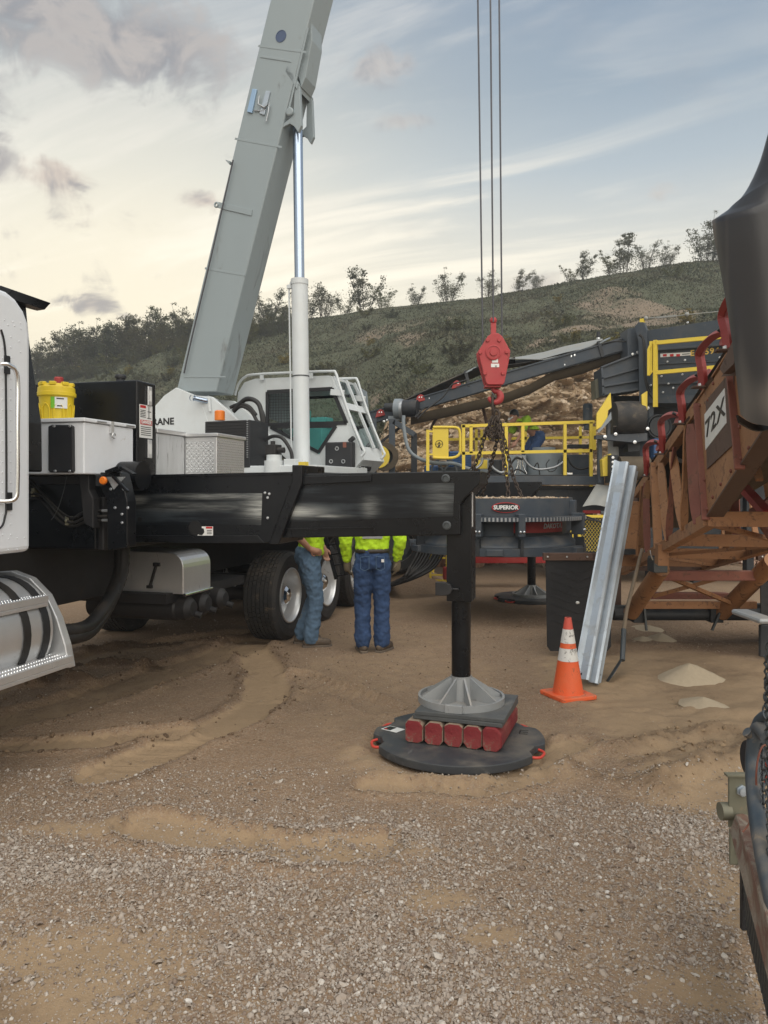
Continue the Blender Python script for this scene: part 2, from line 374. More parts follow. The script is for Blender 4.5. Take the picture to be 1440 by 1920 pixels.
mat('rust_orange', (.33, .155, .066), .66, var=.35, vs=4, c2=(.15, .075, .042), amt=.42, c2s=15, bump=.25, bs=45, dust=.45, c2r=.85)
mat('rust_red', (.21, .068, .045), .64, var=.25, vs=6, c2=(.13, .06, .04), amt=.40, c2s=15, bump=.2, bs=50, dust=.35)
mat('idler_red', (.27, .030, .025), .5, var=.18, c2=(.12, .035, .025), amt=.22, c2s=14, dust=.25)
mat('rust_brown', (.105, .060, .042), .7, var=.25, c2=(.06, .035, .028), amt=.4, bump=.15)
mat('hook_red', (.42, .035, .04), .5, var=.15, c2=(.20, .04, .035), amt=.26, c2s=8, dust=.35)
mat('wire_steel', (.10, .10, .11), .5, .6, var=.3, vs=30)
mat('chain_rust', (.075, .055, .042), .62, .5, var=.4, vs=20)
mat('bolt_steel', (.66, .68, .70), .28, .9, var=.1)
mat('amber', (.80, .20, .015), .3, var=.05)
mat('label_white', (.78, .78, .76), .5, var=.05, c2=(.5, .47, .42), amt=.15)
mat('label_red', (.52, .02, .02), .5, var=.05)
mat('label_black', (.01, .01, .011), .5, var=.1)
mat('label_green', (.18, .50, .03), .5, var=.05)
mat('decal_yellow', (.75, .50, .10), .6, var=.08, c2=(.06, .075, .09), amt=.15, c2s=30)
mat('red_plate', (.34, .02, .02), .5, var=.12, c2=(.1, .03, .03), amt=.2, dust=.4)
mat('number_white', (.74, .74, .71), .5, var=.05, c2=(.3, .25, .2), amt=.14, c2s=16)
mat('handle_red', (.60, .06, .04), .5, var=.1)
mat('wood_handle', (.21, .16, .11), .75, var=.25, stretch=(8, 8, .8))
mat('steel_dark', (.10, .11, .115), .5, .7, var=.25, c2=(.12, .08, .05), amt=.25)
mat('teal_blanket', (.16, .55, .52), .8, var=.06)
mat('rib_grey', (.42, .44, .46), .4, .7, var=.1)
mat('green_paint', (.10, .14, .08), .5, var=.2)
mat('khaki_plate', (.17, .17, .125), .55, .2, var=.2, c2=(.25, .2, .13), amt=.35, dust=.5)
mat('blue_pipe', (.045, .065, .085), .55, var=.25, c2=(.2, .17, .14), amt=.3, c2s=14, dust=.5)
mat('peel_orange', (.17, .085, .06), .7, var=.3, c2=(.26, .22, .175), amt=.66, c2s=12, dust=.9, stretch=(1, .4, 1), bump=.3, bs=40)
g = bpy.data.materials.new('glass'); g.use_nodes = True; MAT['glass'] = g
b_ = g.node_tree.nodes['Principled BSDF']; b_.inputs['Base Color'].default_value = (.80, .88, .88, 1); b_.inputs['Roughness'].default_value = .03
b_.inputs['Transmission Weight'].default_value = 1.0; b_.inputs['IOR'].default_value = 1.12
# ------------------------------------------------------------------ ground
def polyd(px, py, pts):              # distance to a polyline and arc length along it
    best = np.full(px.shape, 1e9); arcl = np.zeros(px.shape); side = np.zeros(px.shape); s0 = 0.0
    for (ax, ay), (bx, by) in zip(pts, pts[1:]):
        vx, vy = bx - ax, by - ay; L = math.hypot(vx, vy)
        t = np.clip(((px - ax) * vx + (py - ay) * vy) / (L * L), 0, 1)
        ex, ey = px - ax - t * vx, py - ay - t * vy; dd_ = np.hypot(ex, ey); m_ = dd_ < best
        best = np.where(m_, dd_, best); arcl = np.where(m_, s0 + t * L, arcl); side = np.where(m_, np.sign(vx * ey - vy * ex), side); s0 += L
    return best, arcl, side
def gpts(l): return [(lambda q: (q.x, q.y))(G(x, y)) for x, y in l]
PADC = Vector((.480, 4.83, 0))
TRK = [  # photo polylines of wheel tracks, half width (m), sand amount, lug pitch
    (gpts([(470, 1215), (500, 1260), (498, 1310), (450, 1345), (380, 1375), (300, 1408), (200, 1450)]), .20, 1.0, .075),
    (gpts([(-150, 1390), (40, 1345), (170, 1308), (290, 1268), (400, 1232), (470, 1205)]), .26, .55, .06),
    (gpts([(-120, 1330), (60, 1268), (200, 1228), (330, 1205), (430, 1190)]), .22, .5, .06),
    (gpts([(20, 1400), (140, 1392), (260, 1378), (330, 1372)]), .14, .8, .09),
    (gpts([(960, 1470), (1035, 1420), (1090, 1395)]), .13, .9, .05),
    (gpts([(690, 1475), (760, 1480), (900, 1490), (1010, 1465)]), .10, .7, .05),
    (gpts([(560, 1270), (650, 1300), (720, 1330)]), .16, .3, .1),
    (gpts([(280, 1550), (420, 1580), (560, 1600), (700, 1590)]), .16, .75, .2),
]
RIDGE = [(gpts([(40, 1288), (100, 1280), (150, 1283)]), .11, .075), (gpts([(75, 1262), (150, 1250), (230, 1248), (290, 1254)]), .10, .05), (gpts([(120, 1228), (260, 1212), (420, 1206)]), .09, .035),
         (gpts([(1160, 1415), (1250, 1385), (1360, 1375), (1460, 1390)]), .13, .06), (gpts([(1240, 1470), (1330, 1440), (1440, 1400)]), .12, .075), (gpts([(1060, 1440), (1150, 1465), (1260, 1490)]), .1, .03),
         (gpts([(1180, 1440), (1260, 1425), (1340, 1405)]), .08, .04)]
def ground_fn(X, Y, want=False):
    damp = sst(fbm(X * .5, Y * .5, 4, 15), .02, .25) * .45 * (1 - sst(Y, 9, 12))
    near = 1 - sst(np.hypot(X, Y - 5), 9, 16)
    h = fbm(X * .35, Y * .35, 3, 3) * .05 + fbm(X * 3, Y * 3, 3, 9) * .022 * near + fbm(X * 14, Y * 14, 3, 21) * .014 * near
    sand = np.clip((fbm(X * .55, Y * .8, 4, 5) - .05) * 2.4, 0, .32)
    for pts, hw, sa, pit in TRK:
        dd_, s_, sd_ = polyd(X, Y, pts); wob = fbm(X * 5, Y * 5, 2, 31) * .06
        inn = 1 - sst(dd_ + wob, hw * .75, hw * 1.05)
        edge = np.exp(-((dd_ + wob - hw * 1.15) / (hw * .28)) ** 2)
        lug = np.sin((s_ + dd_ * .5 * sd_) * 2 * np.pi / pit) * .009 * (vn(X * 2.1, Y * 2.1, 8) > .32)
        h = h * (1 - .6 * inn) - inn * .024 + edge * .030 * (.3 + 1.1 * vn(X * 4, Y * 4, 77)) + inn * lug * 1.6
        sand = np.maximum(sand, inn * sa * (.55 + .6 * vn(X * 3, Y * 3, 55))); damp = np.maximum(damp * (1 - inn), edge * .55 * sa * vn(X * 3, Y * 3, 57))
    for pts, hw, hh in RIDGE:
        dd_, s_, sd_ = polyd(X, Y, pts)
        k = np.exp(-(dd_ / hw) ** 2); h = h + k * hh * (.55 + .9 * vn(X * 9, Y * 9, 41)) + k * fbm(X * 30, Y * 30, 2, 43) * .05; sand = np.maximum(sand, k * .35); damp = np.maximum(damp, k * (1.0 if X is None or pts[0][0] < 0 else .45))
    # soil squeezed up round the crane pad
    r = np.hypot(X - PADC.x, Y - PADC.y); front = sst(PADC.y - Y + (X - PADC.x) * .12, -.25, .25)
    ring = np.exp(-((r - .68) / .11) ** 2) * (.35 + .65 * front); h = h + ring * .036 * (.5 + vn(X * 7, Y * 7, 51)); sand = np.maximum(sand, np.exp(-((r - .68) / .25) ** 2) * .5 * (.4 + .6 * front))
    h = np.where(r < .60, np.minimum(h, .0) - .01, h)
    # loose sand under the conveyor
    z = sst(X, 1.05, 1.9) * sst(Y, 3.2, 4.0) * (1 - sst(Y, 6.6, 8.2)); h = h + z * (fbm(X * 2.2, Y * 3.4, 3, 63) * .10 + fbm(X * 9, Y * 9, 3, 64) * .035); sand = np.maximum(sand, z * (.75 + .3 * vn(X * 2, Y * 2, 65)))
    z2 = (1 - sst(np.hypot((X - 2.9) / 1.2, (Y - 6.6) / 1.3), .5, 1.1)); sand = np.maximum(sand, z2); h = h * (1 - .5 * z2)
    # bare sandy spots inside the gravel
    for gx, gy, rx, ry in [(130, 1800, .55, .2), (60, 1900, .5, .25), (820, 1690, .16, .12), (920, 1760, .15, .09), (1400, 1700, .2, .4), (1330, 1860, .3, .16), (640, 1600, .5, .13), (250, 1560, .6, .1)]:
        q = G(gx, gy); sand = np.maximum(sand, .9 * np.exp(-(((X - q.x) / rx) ** 2 + ((Y - q.y) / ry) ** 2)))
    # ground rises a little to the foot of the quarry face
    h = h + sst(Y, 14, 26) * .35
    return (h, np.clip(sand, 0, 1), np.clip(damp, 0, 1)) if want else (h, np.clip(sand, 0, 1))
def grade(a, b, st, gr, lim):
    l = list(np.arange(a, b + 1e-9, st)); s_ = st; x = l[-1]
    while x < lim[1]: s_ *= gr; x += s_; l.append(x)
    s_ = st; x = l[0]; pre = []
    while x > lim[0]: s_ *= gr; x -= s_; pre.append(x)
    return np.array(pre[::-1] + l)
def grid_mesh(name, X, Y, Z, attrs=None):
    m_, n_ = X.shape; me = bpy.data.meshes.new(name)
    i = np.arange(m_ * n_).reshape(m_, n_)
    q = np.stack([i[:-1, :-1], i[:-1, 1:], i[1:, 1:], i[1:, :-1]], -1).reshape(-1, 4)
    me.vertices.add(m_ * n_); me.vertices.foreach_set('co', np.stack([X, Y, Z], -1).ravel().astype(np.float32))
    me.loops.add(q.size); me.loops.foreach_set('vertex_index', q.ravel().astype(np.int32))
    me.polygons.add(len(q)); me.polygons.foreach_set('loop_start', np.arange(0, q.size, 4, dtype=np.int32))
    me.polygons.foreach_set('use_smooth', np.ones(len(q), dtype=bool)); me.update(calc_edges=True)
    for k, a in (attrs or {}).items():
        at = me.attributes.new(k, 'FLOAT', 'POINT'); at.data.foreach_set('value', a.ravel().astype(np.float32))
    o = bpy.data.objects.new(name, me); C.objects.link(o); return o
gx = grade(-4.4, 4.4, .030, 1.10, (-150, 150)); gy = grade(2.0, 9.0, .028, 1.085, (-55, 130))
GX, GY = np.meshgrid(gx, gy); GH, GS, GD = ground_fn(GX, GY, True)
ground = grid_mesh('ground', GX, GY, GH, {'sand': GS, 'damp': GD}); tag(ground, kind='structure')
m = bpy.data.materials.new('dirt'); m.use_nodes = True; t = NT(m.node_tree); b = m.node_tree.nodes['Principled BSDF']
co = t.n('ShaderNodeTexCoord').outputs['Object']; at = t.n('ShaderNodeAttribute', attribute_name='sand').outputs['Fac']
n1 = t.noise(co, 1.3, 6, .6); n2 = t.noise(co, 28, 6, .7); n3 = t.noise(co, 140, 4, .7)
v1 = t.vor(co, 62, out=1); vd = t.vor(co, 62); v2 = t.vor(co, 150, out=1)
soil = t.mix(n1, (.228, .152, .098), (.315, .218, .142))
soil = t.mix(t.m('MULTIPLY', t.ss(n2, .42, .75), .6), soil, (.155, .102, .060))
peb = t.mix(t.sep(v1)[0], (.19, .13, .09), (.40, .315, .235))
soil = t.mix(t.m('MULTIPLY', t.m('MULTIPLY', t.ss(t.sep(v1)[1], .45, .6), t.ss(vd, .62, .30)), .65), soil, peb)
soil = t.mix(t.m('MULTIPLY', t.ss(t.sep(v2)[1], .72, .85), .5), soil, (.36, .285, .21))
sandc = t.mix(n3, (.298, .208, .127), (.408, .297, .188)); sandc = t.mix(t.m('MULTIPLY', t.ss(n2, .5, .8), .45), sandc, (.235, .16, .095))
n4 = t.noise(co, 7, 7, .68)
k = t.m('MULTIPLY', t.ss(t.m('ADD', at, t.m('ADD', t.m('MULTIPLY', t.m('SUBTRACT', n2, .5), .9), t.m('MULTIPLY', t.m('SUBTRACT', n4, .5), 1.1))), .12, .75), .95)
ad = t.n('ShaderNodeAttribute', attribute_name='damp').outputs['Fac']
t.set(b.inputs['Base Color'], t.mix(t.m('MULTIPLY', t.ss(t.m('ADD', ad, t.m('MULTIPLY', t.m('SUBTRACT', n4, .5), .6)), .15, .75), .72), t.mix(k, soil, sandc), (.095, .060, .040))); b.inputs['Roughness'].default_value = .95; b.inputs['Specular IOR Level'].default_value = .15
bp = t.n('ShaderNodeBump'); bp.inputs['Strength'].default_value = .75; bp.inputs['Distance'].default_value = .02
hh = t.m('ADD', t.m('MULTIPLY', n2, .5), t.m('ADD', t.m('MULTIPLY', n3, .16), t.m('MULTIPLY', t.m('MULTIPLY', t.ss(vd, .6, .2), t.m('SUBTRACT', 1.0, k)), .22)))
t.set(bp.inputs['Height'], hh); t.set(b.inputs['Normal'], bp.outputs[0]); ground.data.materials.append(m); MAT['dirt'] = m

# ------------------------------------------------------------------ loose gravel: every stone real geometry, nobody could count them
def pebble_mat(name, stops, rough=.85):
    m = bpy.data.materials.new(name); m.use_nodes = True; t = NT(m.node_tree); b = m.node_tree.nodes['Principled BSDF']; MAT[name] = m
    ri = t.n('ShaderNodeNewGeometry').outputs['Random Per Island']
    col = t.ramp(ri, stops); co = t.n('ShaderNodeTexCoord').outputs['Object']
    col = t.mix(t.m('MULTIPLY', t.ss(t.noise(co, 70, 5, .6), .4, .75), .45), col, (.27, .20, .14))
    t.set(b.inputs['Base Color'], col); b.inputs['Roughness'].default_value = rough; b.inputs['Specular IOR Level'].default_value = .25; return m
pebble_mat('gravel', [(0, (.20, .15, .12)), (.2, (.30, .245, .20)), (.45, (.39, .335, .285)), (.7, (.345, .285, .235)), (.9, (.47, .425, .375)), (.99, (.55, .51, .46)), (1, (.62, .59, .55))])
pebble_mat('pebble_brown', [(0, (.15, .105, .07)), (.4, (.25, .185, .13)), (.8, (.34, .27, .2)), (.97, (.44, .38, .31)), (1, (.55, .5, .44))]); pebble_mat('sand_clod', [(0, (.20, .135, .08)), (.5, (.27, .19, .115)), (1, (.34, .245, .15))]); pebble_mat('clod', [(0, (.085, .055, .035)), (.5, (.15, .10, .062)), (1, (.23, .16, .10))])
pebble_mat('rubble', [(0, (.30, .16, .11)), (.35, (.46, .28, .20)), (.7, (.56, .40, .31)), (1, (.62, .52, .44))])
bm = bmesh.new(); bmesh.ops.create_icosphere(bm, subdivisions=1, radius=1.0)
ICO_V = np.array([v.co[:] for v in bm.verts]); bm.verts.index_update(); ICO_F = np.array([[v.index for v in f.verts] for f in bm.faces]); bm.free()
def stones(name, pos, size, matname, seed, flat=.62, jit=.28, smooth=False, half=False):
    IF = ICO_F[ICO_V[ICO_F][:, :, 2].mean(1) > -.6] if half else ICO_F      # half-buried stones need no underside
    r_ = np.random.default_rng(seed); n = len(pos)
    base = ICO_V[None] * (1 + r_.uniform(-jit, jit, (n, len(ICO_V), 1)))
    base = base * np.stack([r_.uniform(.8, 1.35, n), r_.uniform(.7, 1.05, n), r_.uniform(flat * .75, flat * 1.2, n)], -1)[:, None, :] * size[:, None, None]
    q = r_.normal(size=(n, 4)); tilt = .35; q[:, 1:3] *= tilt; q /= np.linalg.norm(q, axis=1, keepdims=True)
    w_, x, y, z = q.T
    Rm = np.stack([np.stack([1 - 2 * (y * y + z * z), 2 * (x * y - w_ * z), 2 * (x * z + w_ * y)], -1), np.stack([2 * (x * y + w_ * z), 1 - 2 * (x * x + z * z), 2 * (y * z - w_ * x)], -1), np.stack([2 * (x * z - w_ * y), 2 * (y * z + w_ * x), 1 - 2 * (x * x + y * y)], -1)], 1)
    v = np.einsum('nij,nkj->nki', Rm, base) + pos[:, None, :]
    f = (IF[None] + (np.arange(n) * len(ICO_V))[:, None, None]).reshape(-1, 3)
    me = bpy.data.meshes.new(name); me.vertices.add(n * len(ICO_V)); me.vertices.foreach_set('co', v.ravel().astype(np.float32))
    me.loops.add(f.size); me.loops.foreach_set('vertex_index', f.ravel().astype(np.int32))
    me.polygons.add(len(f)); me.polygons.foreach_set('loop_start', np.arange(0, f.size, 3, dtype=np.int32)); me.polygons.foreach_set('use_smooth', np.full(len(f), smooth)); me.update(calc_edges=True)
    me.materials.append(MAT[matname]); o = bpy.data.objects.new(name, me); C.objects.link(o); return o
r_ = np.random.default_rng(4)
def gscatter(n, y0, y1, wk):
    Y = np.sqrt(r_.uniform(y0 * y0, y1 * y1, n)); X = r_.uniform(-wk, wk, n) * Y; return X, Y
X, Y = gscatter(230000, 1.9, 4.4, .57)
h, sa = ground_fn(X, Y)
patch = sst(fbm(X * 1.1, Y * 1.1, 4, 91) + .5, .36, .58)
edge = 1 - sst(Y + fbm(X * .9, Y * .9, 3, 93) * 1.7 + np.where(X > .4, -.35, .1) , 3.15, 3.75)
dens = (edge * (.30 + .70 * patch) + .035 + .10 * patch * (1 - edge)) * (1 - .80 * sst(sa + fbm(X * 6, Y * 6, 3, 99) * .8, .3, .9))
k_ = r_.uniform(0, 1, len(X)) < dens * .62
X, Y, h = X[k_], Y[k_], h[k_]; sz = np.clip(r_.lognormal(-5.38, .42, len(X)), .0020, .014)
sz *= np.where(r_.uniform(0, 1, len(X)) < .02, 1.5, 1.0)
print('gravel', len(X)); gravel = stones('gravel', np.stack([X, Y, h + sz * .30], -1), sz, 'gravel', 11, half=True); tag(gravel, 'loose grey and tan crushed gravel strewn over the foreground dirt', 'gravel', kind='stuff')
# fine chips between the stones, one octahedron each
X, Y = gscatter(120000, 1.9, 4.6, .57); h, sa = ground_fn(X, Y); k_ = r_.uniform(0, 1, len(X)) < (.35 + .65 * (1 - sst(Y + fbm(X * .9, Y * .9, 3, 93) * 1.7, 3.1, 4.3))) * (1 - .6 * sst(sa, .3, .9)) * .8
k_ &= np.hypot(X - PADC.x, Y - PADC.y) > .62; X, Y, h = X[k_], Y[k_], h[k_]; n = len(X); sz = np.clip(r_.lognormal(-6.05, .35, n), .0012, .005)
OV = np.array([(1, 0, 0), (-1, 0, 0), (0, 1, 0), (0, -1, 0), (0, 0, .7), (0, 0, -.5)], float); OF = np.array([(0, 2, 4), (2, 1, 4), (1, 3, 4), (3, 0, 4)]); an = r_.uniform(0, 6.28, n); c_, s_ = np.cos(an), np.sin(an)
bv = OV[None] * (1 + r_.uniform(-.4, .4, (n, 6, 1))) * sz[:, None, None]; v = np.stack([bv[..., 0] * c_[:, None] - bv[..., 1] * s_[:, None] * .7 + X[:, None], bv[..., 0] * s_[:, None] + bv[..., 1] * c_[:, None] * .7 + Y[:, None], bv[..., 2] + h[:, None] + sz[:, None] * .2], -1)
f = (OF[None] + (np.arange(n) * 6)[:, None, None]).reshape(-1, 3); me = bpy.data.meshes.new('fine_gravel'); me.vertices.add(n * 6); me.vertices.foreach_set('co', v.ravel().astype(np.float32)); me.loops.add(f.size); me.loops.foreach_set('vertex_index', f.ravel().astype(np.int32)); me.polygons.add(len(f)); me.polygons.foreach_set('loop_start', np.arange(0, f.size, 3, dtype=np.int32)); me.update(calc_edges=True)
me.materials.append(MAT['gravel']); o = bpy.data.objects.new('fine_gravel', me); C.objects.link(o); tag(o, 'fine stone chips filling the gaps of the foreground gravel', 'gravel', kind='stuff'); print('fine', n)
X, Y = gscatter(17000, 3.2, 9.5, .62); h, sa = ground_fn(X, Y); k_ = r_.uniform(0, 1, len(X)) < (1 - .9 * sst(sa, .25, .7)) * (.25 + .75 * sst(fbm(X * 1.5, Y * 1.5, 3, 97), -.15, .2))
rr = np.hypot(X - PADC.x, Y - PADC.y) > .62; k_ &= rr
X, Y, h = X[k_], Y[k_], h[k_]; sz = np.clip(r_.lognormal(-5.45, .42, len(X)), .002, .016)
tag(stones('scattered_pebbles', np.stack([X, Y, h + sz * .3], -1), sz, 'pebble_brown', 12, half=True), 'sparse small pebbles scattered over the brown dirt yard', 'pebbles', kind='stuff')

# crumbled soil along ridges and track edges
cx0, cy0, cs0 = [], [], []
for pts, hw, wt in [(p_, h_, 1.0) for p_, h_, _ in RIDGE] + [(p_, w_, .55) for p_, w_, _, _ in TRK[:4]]:
    for (ax, ay), (bx, by) in zip(pts, pts[1:]):
        L_ = math.hypot(bx - ax, by - ay); n = int(L_ * 130 * wt); t_ = r_.uniform(0, 1, n); nx, ny = -(by - ay) / L_, (bx - ax) / L_
        off = r_.normal(0, hw * .7, n) if wt == 1.0 else (hw * 1.15 + r_.normal(0, hw * .2, n)) * r_.choice((-1, 1), n)
        cx0.append(ax + (bx - ax) * t_ + nx * off); cy0.append(ay + (by - ay) * t_ + ny * off); cs0.append(np.clip(r_.lognormal(-4.95, .5, n), .003, .022))
X, Y, sz = np.concatenate(cx0), np.concatenate(cy0), np.concatenate(cs0); k_ = (Y > 3) & (np.hypot(X - PADC.x, Y - PADC.y) > .62); X, Y, sz = X[k_], Y[k_], sz[k_]; h, _ = ground_fn(X, Y); lf_ = X < .2; q_ = np.stack([X, Y, h + sz * .25], -1)
tag(stones('soil_clods', q_[lf_], sz[lf_], 'clod', 14, flat=.75), 'dark crumbled soil clods along the wheel tracks at left', 'soil', kind='stuff')
tag(stones('sand_clods', q_[~lf_] - np.array([0, 0, .002]), sz[~lf_] * .75, 'sand_clod', 15, flat=.75), 'crumbled brown sand clods right of the outrigger pad', 'soil', kind='stuff')
# ------------------------------------------------------------------ quarry hill behind
SKY = [(-900, 790), (-300, 745), (0, 712), (100, 692), (230, 664), (345, 643), (450, 612), (560, 594), (640, 588), (760, 573), (905, 556), (1030, 536), (1140, 516), (1250, 497), (1310, 489), (1440, 482), (1700, 476), (2400, 520)]
def hill_fn(px, tt):                  # px: photo column of the sight line, tt: 0 at the foot .. 1 at the ridge .. 1.4 behind
    sk = np.interp(px, [a for a, _ in SKY], [b_ for _, b_ in SKY])
    Yr = np.interp(px, [-900, 0, 400, 1440, 2400], [74, 70, 62, 54, 54])
    Y0 = np.interp(px, [-900, 0, 500, 760, 1150, 2400], [30, 27, 23, 20.5, 20.5, 22])
    zr = CH + (HY - sk) / F * Yr
    Yy = Y0 + (Yr - Y0) * np.where(tt < .12, tt * .55, .066 + (tt - .12) * (1 - .066) / .88)
    rock = np.interp(px, [-900, 300, 640, 720, 800, 1000, 1150, 1500, 2400], [.8, 1.0, 1.4, 3.6, 4.6, 5.4, 5.8, 6.0, 5])
    u = np.clip((tt - .12) / .88, 0, None)
    zs = rock + (zr - rock) * np.where(u < 1, np.minimum(u, 1) ** 1.22, 1 - (u - 1) * .25)
    z = np.where(tt < .12, rock * np.clip(tt / .12, 0, 1) ** .8, zs)
    return Yy, z
pxs = np.concatenate([np.linspace(-900, 0, 50, endpoint=False), np.linspace(0, 1440, 300, endpoint=False), np.linspace(1440, 2400, 50)])
tts = np.concatenate([np.linspace(0, .12, 90, endpoint=False), np.linspace(.12, 1.0, 150, endpoint=False), np.linspace(1.0, 1.5, 12)])
PX, TT = np.meshgrid(pxs, tts); HYY, HZ = hill_fn(PX, TT); HX = (PX - CX) / F * HYY
fade = sst(TT, .12, .2) * (1 - .85 * sst(TT, .86, .98))
HZ = HZ + fade * (fbm(HX * .12, HYY * .12, 4, 61) * 2.6 + fbm(HX * .7, HYY * .7, 3, 67) * .5)
gul = fade * np.abs(fbm(HX * .16 + HYY * .05, HYY * .03, 4, 71)) * 2.2; HZ = HZ - gul
rockm = (1 - sst(TT, .115, .14)) * sst(PX, 640, 760)
led = HZ * 2.6 + fbm(HX * .6, HZ * .5, 3, 73) * 2.2; ledf = led - np.floor(led); stp = (np.floor(led) + sst(ledf, .0, .22)) / 2.6 - HZ
blk = np.floor(HX * 1.7 + fbm(HX * 1.1, HZ * 3, 2, 75) * 1.6); jut = (_h(blk.astype(np.int64), np.floor(led).astype(np.int64), 5) - .5)
HYY = HYY + rockm * (stp * 1.1 - jut * .42 - fbm(HX * 2.2, HZ * 5.0, 5, 79, .62) * 1.15 - fbm(HX * .35, HZ * .5, 3, 83) * 2.0)
bare = np.clip(sst(fbm(HX * .13, HYY * .10, 4, 87), .03, .24) * .7 + sst(fbm(HX * .5, HYY * .35, 3, 88), .1, .3) * .35, 0, 1) * sst(TT, .12, .2) * (1 - sst(TT, .72, .88))
for bx, by, sx_, st_ in [(300, .50, 60, .14), (130, .50, 130, .09), (1085, .50, 100, .10), (740, .60, 70, .08), (690, .40, 60, .06), (1010, .42, 40, .06)]:
    bare = np.maximum(bare, np.exp(-(((PX - bx) / sx_) ** 2 + ((TT - by) / st_) ** 2)) * 1.1 * (.5 + fbm(HX * .6, HYY * .6, 3, 89) * 1.6))
bare = np.clip(bare, 0, 1)
hill = grid_mesh('hillside', HX, HYY, HZ - .05, {'rock': rockm, 'bare': bare}); tag(hill, kind='structure')
m = bpy.data.materials.new('hill'); m.use_nodes = True; t = NT(m.node_tree); b = m.node_tree.nodes['Principled BSDF']
co = t.n('ShaderNodeTexCoord').outputs['Object']; ar = t.n('ShaderNodeAttribute', attribute_name='rock').outputs['Fac']; ab = t.n('ShaderNodeAttribute', attribute_name='bare').outputs['Fac']
n1 = t.noise(co, .25, 7, .65); n2 = t.noise(co, 2.2, 7, .7); n3 = t.noise(co, 9, 5, .7)
gr = t.mix(n1, (.080, .090, .058), (.120, .122, .080)); gr = t.mix(t.ss(n2, .45, .75), gr, (.070, .080, .050)); gr = t.mix(t.m('MULTIPLY', t.ss(n3, .5, .75), .5), gr, (.155, .135, .092))
so = t.mix(n2, (.19, .15, .11), (.28, .225, .17)); so = t.mix(t.ss(n3, .5, .7), so, (.13, .10, .065))
rc = t.v('MULTIPLY', co, (1, 1, 2.2)); r1 = t.noise(rc, 2.6, 8, .72); r2 = t.noise(rc, 6, 6, .7)
ro = t.ramp(r1, [(.3, (.25, .17, .10)), (.45, (.38, .275, .175)), (.58, (.48, .37, .25)), (.75, (.56, .47, .36))]); ro = t.mix(t.m('MULTIPLY', t.ss(r2, .55, .75), .7), ro, (.20, .135, .085))
kb = t.ss(t.m('ADD', ab, t.m('MULTIPLY', t.m('SUBTRACT', n2, .5), .8)), .35, .7)
t.set(b.inputs['Base Color'], t.mix(ar, t.mix(kb, gr, so), ro)); b.inputs['Roughness'].default_value = .95; b.inputs['Specular IOR Level'].default_value = .1
bp = t.n('ShaderNodeBump'); bp.inputs['Strength'].default_value = .8; bp.inputs['Distance'].default_value = .12
t.set(bp.inputs['Height'], t.m('ADD', t.mix(ar, n2, r1), t.m('MULTIPLY', t.mix(ar, n3, r2), .4))); t.set(b.inputs['Normal'], bp.outputs[0]); hill.data.materials.append(m)
# fractured rock lying on and sticking out of the quarry face
pebble_mat('rock_face_stone', [(0, (.22, .15, .09)), (.3, (.36, .26, .165)), (.6, (.46, .35, .24)), (1, (.58, .49, .38))])
n = 12000; fi = r_.integers(2, 88, n); fj = r_.integers(55, 348, n); w0 = rockm[fi, fj] > .5; fi, fj = fi[w0], fj[w0]; n = len(fi); sz = np.clip(r_.lognormal(-3.2, .5, n), .02, .14)
tag(stones('rock_fragments', np.stack([HX[fi, fj] + r_.normal(0, .05, n), HYY[fi, fj] - sz * .15, HZ[fi, fj] + r_.normal(0, .05, n)], -1), sz, 'rock_face_stone', 29, flat=.45, jit=.34), 'broken tan rock ledges of the quarry face behind the platform', 'rock', kind='stuff')
# loose rubble at the foot of the quarry face
n = 5200; X = r_.uniform(-12, 14, n); Y = 15.6 + r_.gamma(2.0, 1.1, n); Y = np.clip(Y, 15.2, 21); h, _ = ground_fn(X, Y); ramp_ = np.clip((Y - 15.4) * .13, 0, .7)
sz = np.clip(r_.lognormal(-2.7, .5, n), .025, .28)
tag(stones('rubble', np.stack([X, Y, h + ramp_ + sz * .3], -1), sz, 'rubble', 19, flat=.75), 'bank of loose pink and tan rock rubble at the foot of the quarry face', 'rubble', kind='stuff')
# ================================================================== the crane truck
T = frame((-1.0, 8.2, 0), R(-15.2))          # truck frame: x across (towards us +), y rearwards, z up; origin under the first rear tyre
truck = thing('crane_truck', 'large truck crane with white cab, black deck, tall grey boom and extended outriggers', 'crane truck', T @ Vector((-1.2, 0, 0)))
def th(ax, val, x, y): return hit(T, ax, val, x, y)
def tz(val, pts): return [(lambda q: (q.x, q.z))(th(1, val, x, y)) for x, y in pts]      # photo outline on a cross plane -> (across, up)
def sz_(val, pts): return [(lambda q: (q.y, q.z))(th(0, val, x, y)) for x, y in pts]     # photo outline on a side plane -> (along, up)
def part(M, fn, name, mat, parent=None, bevel=0.0, **k):
    b = MB(M); fn(b); return b.build(name, mat, parent or truck, bevel, **k)
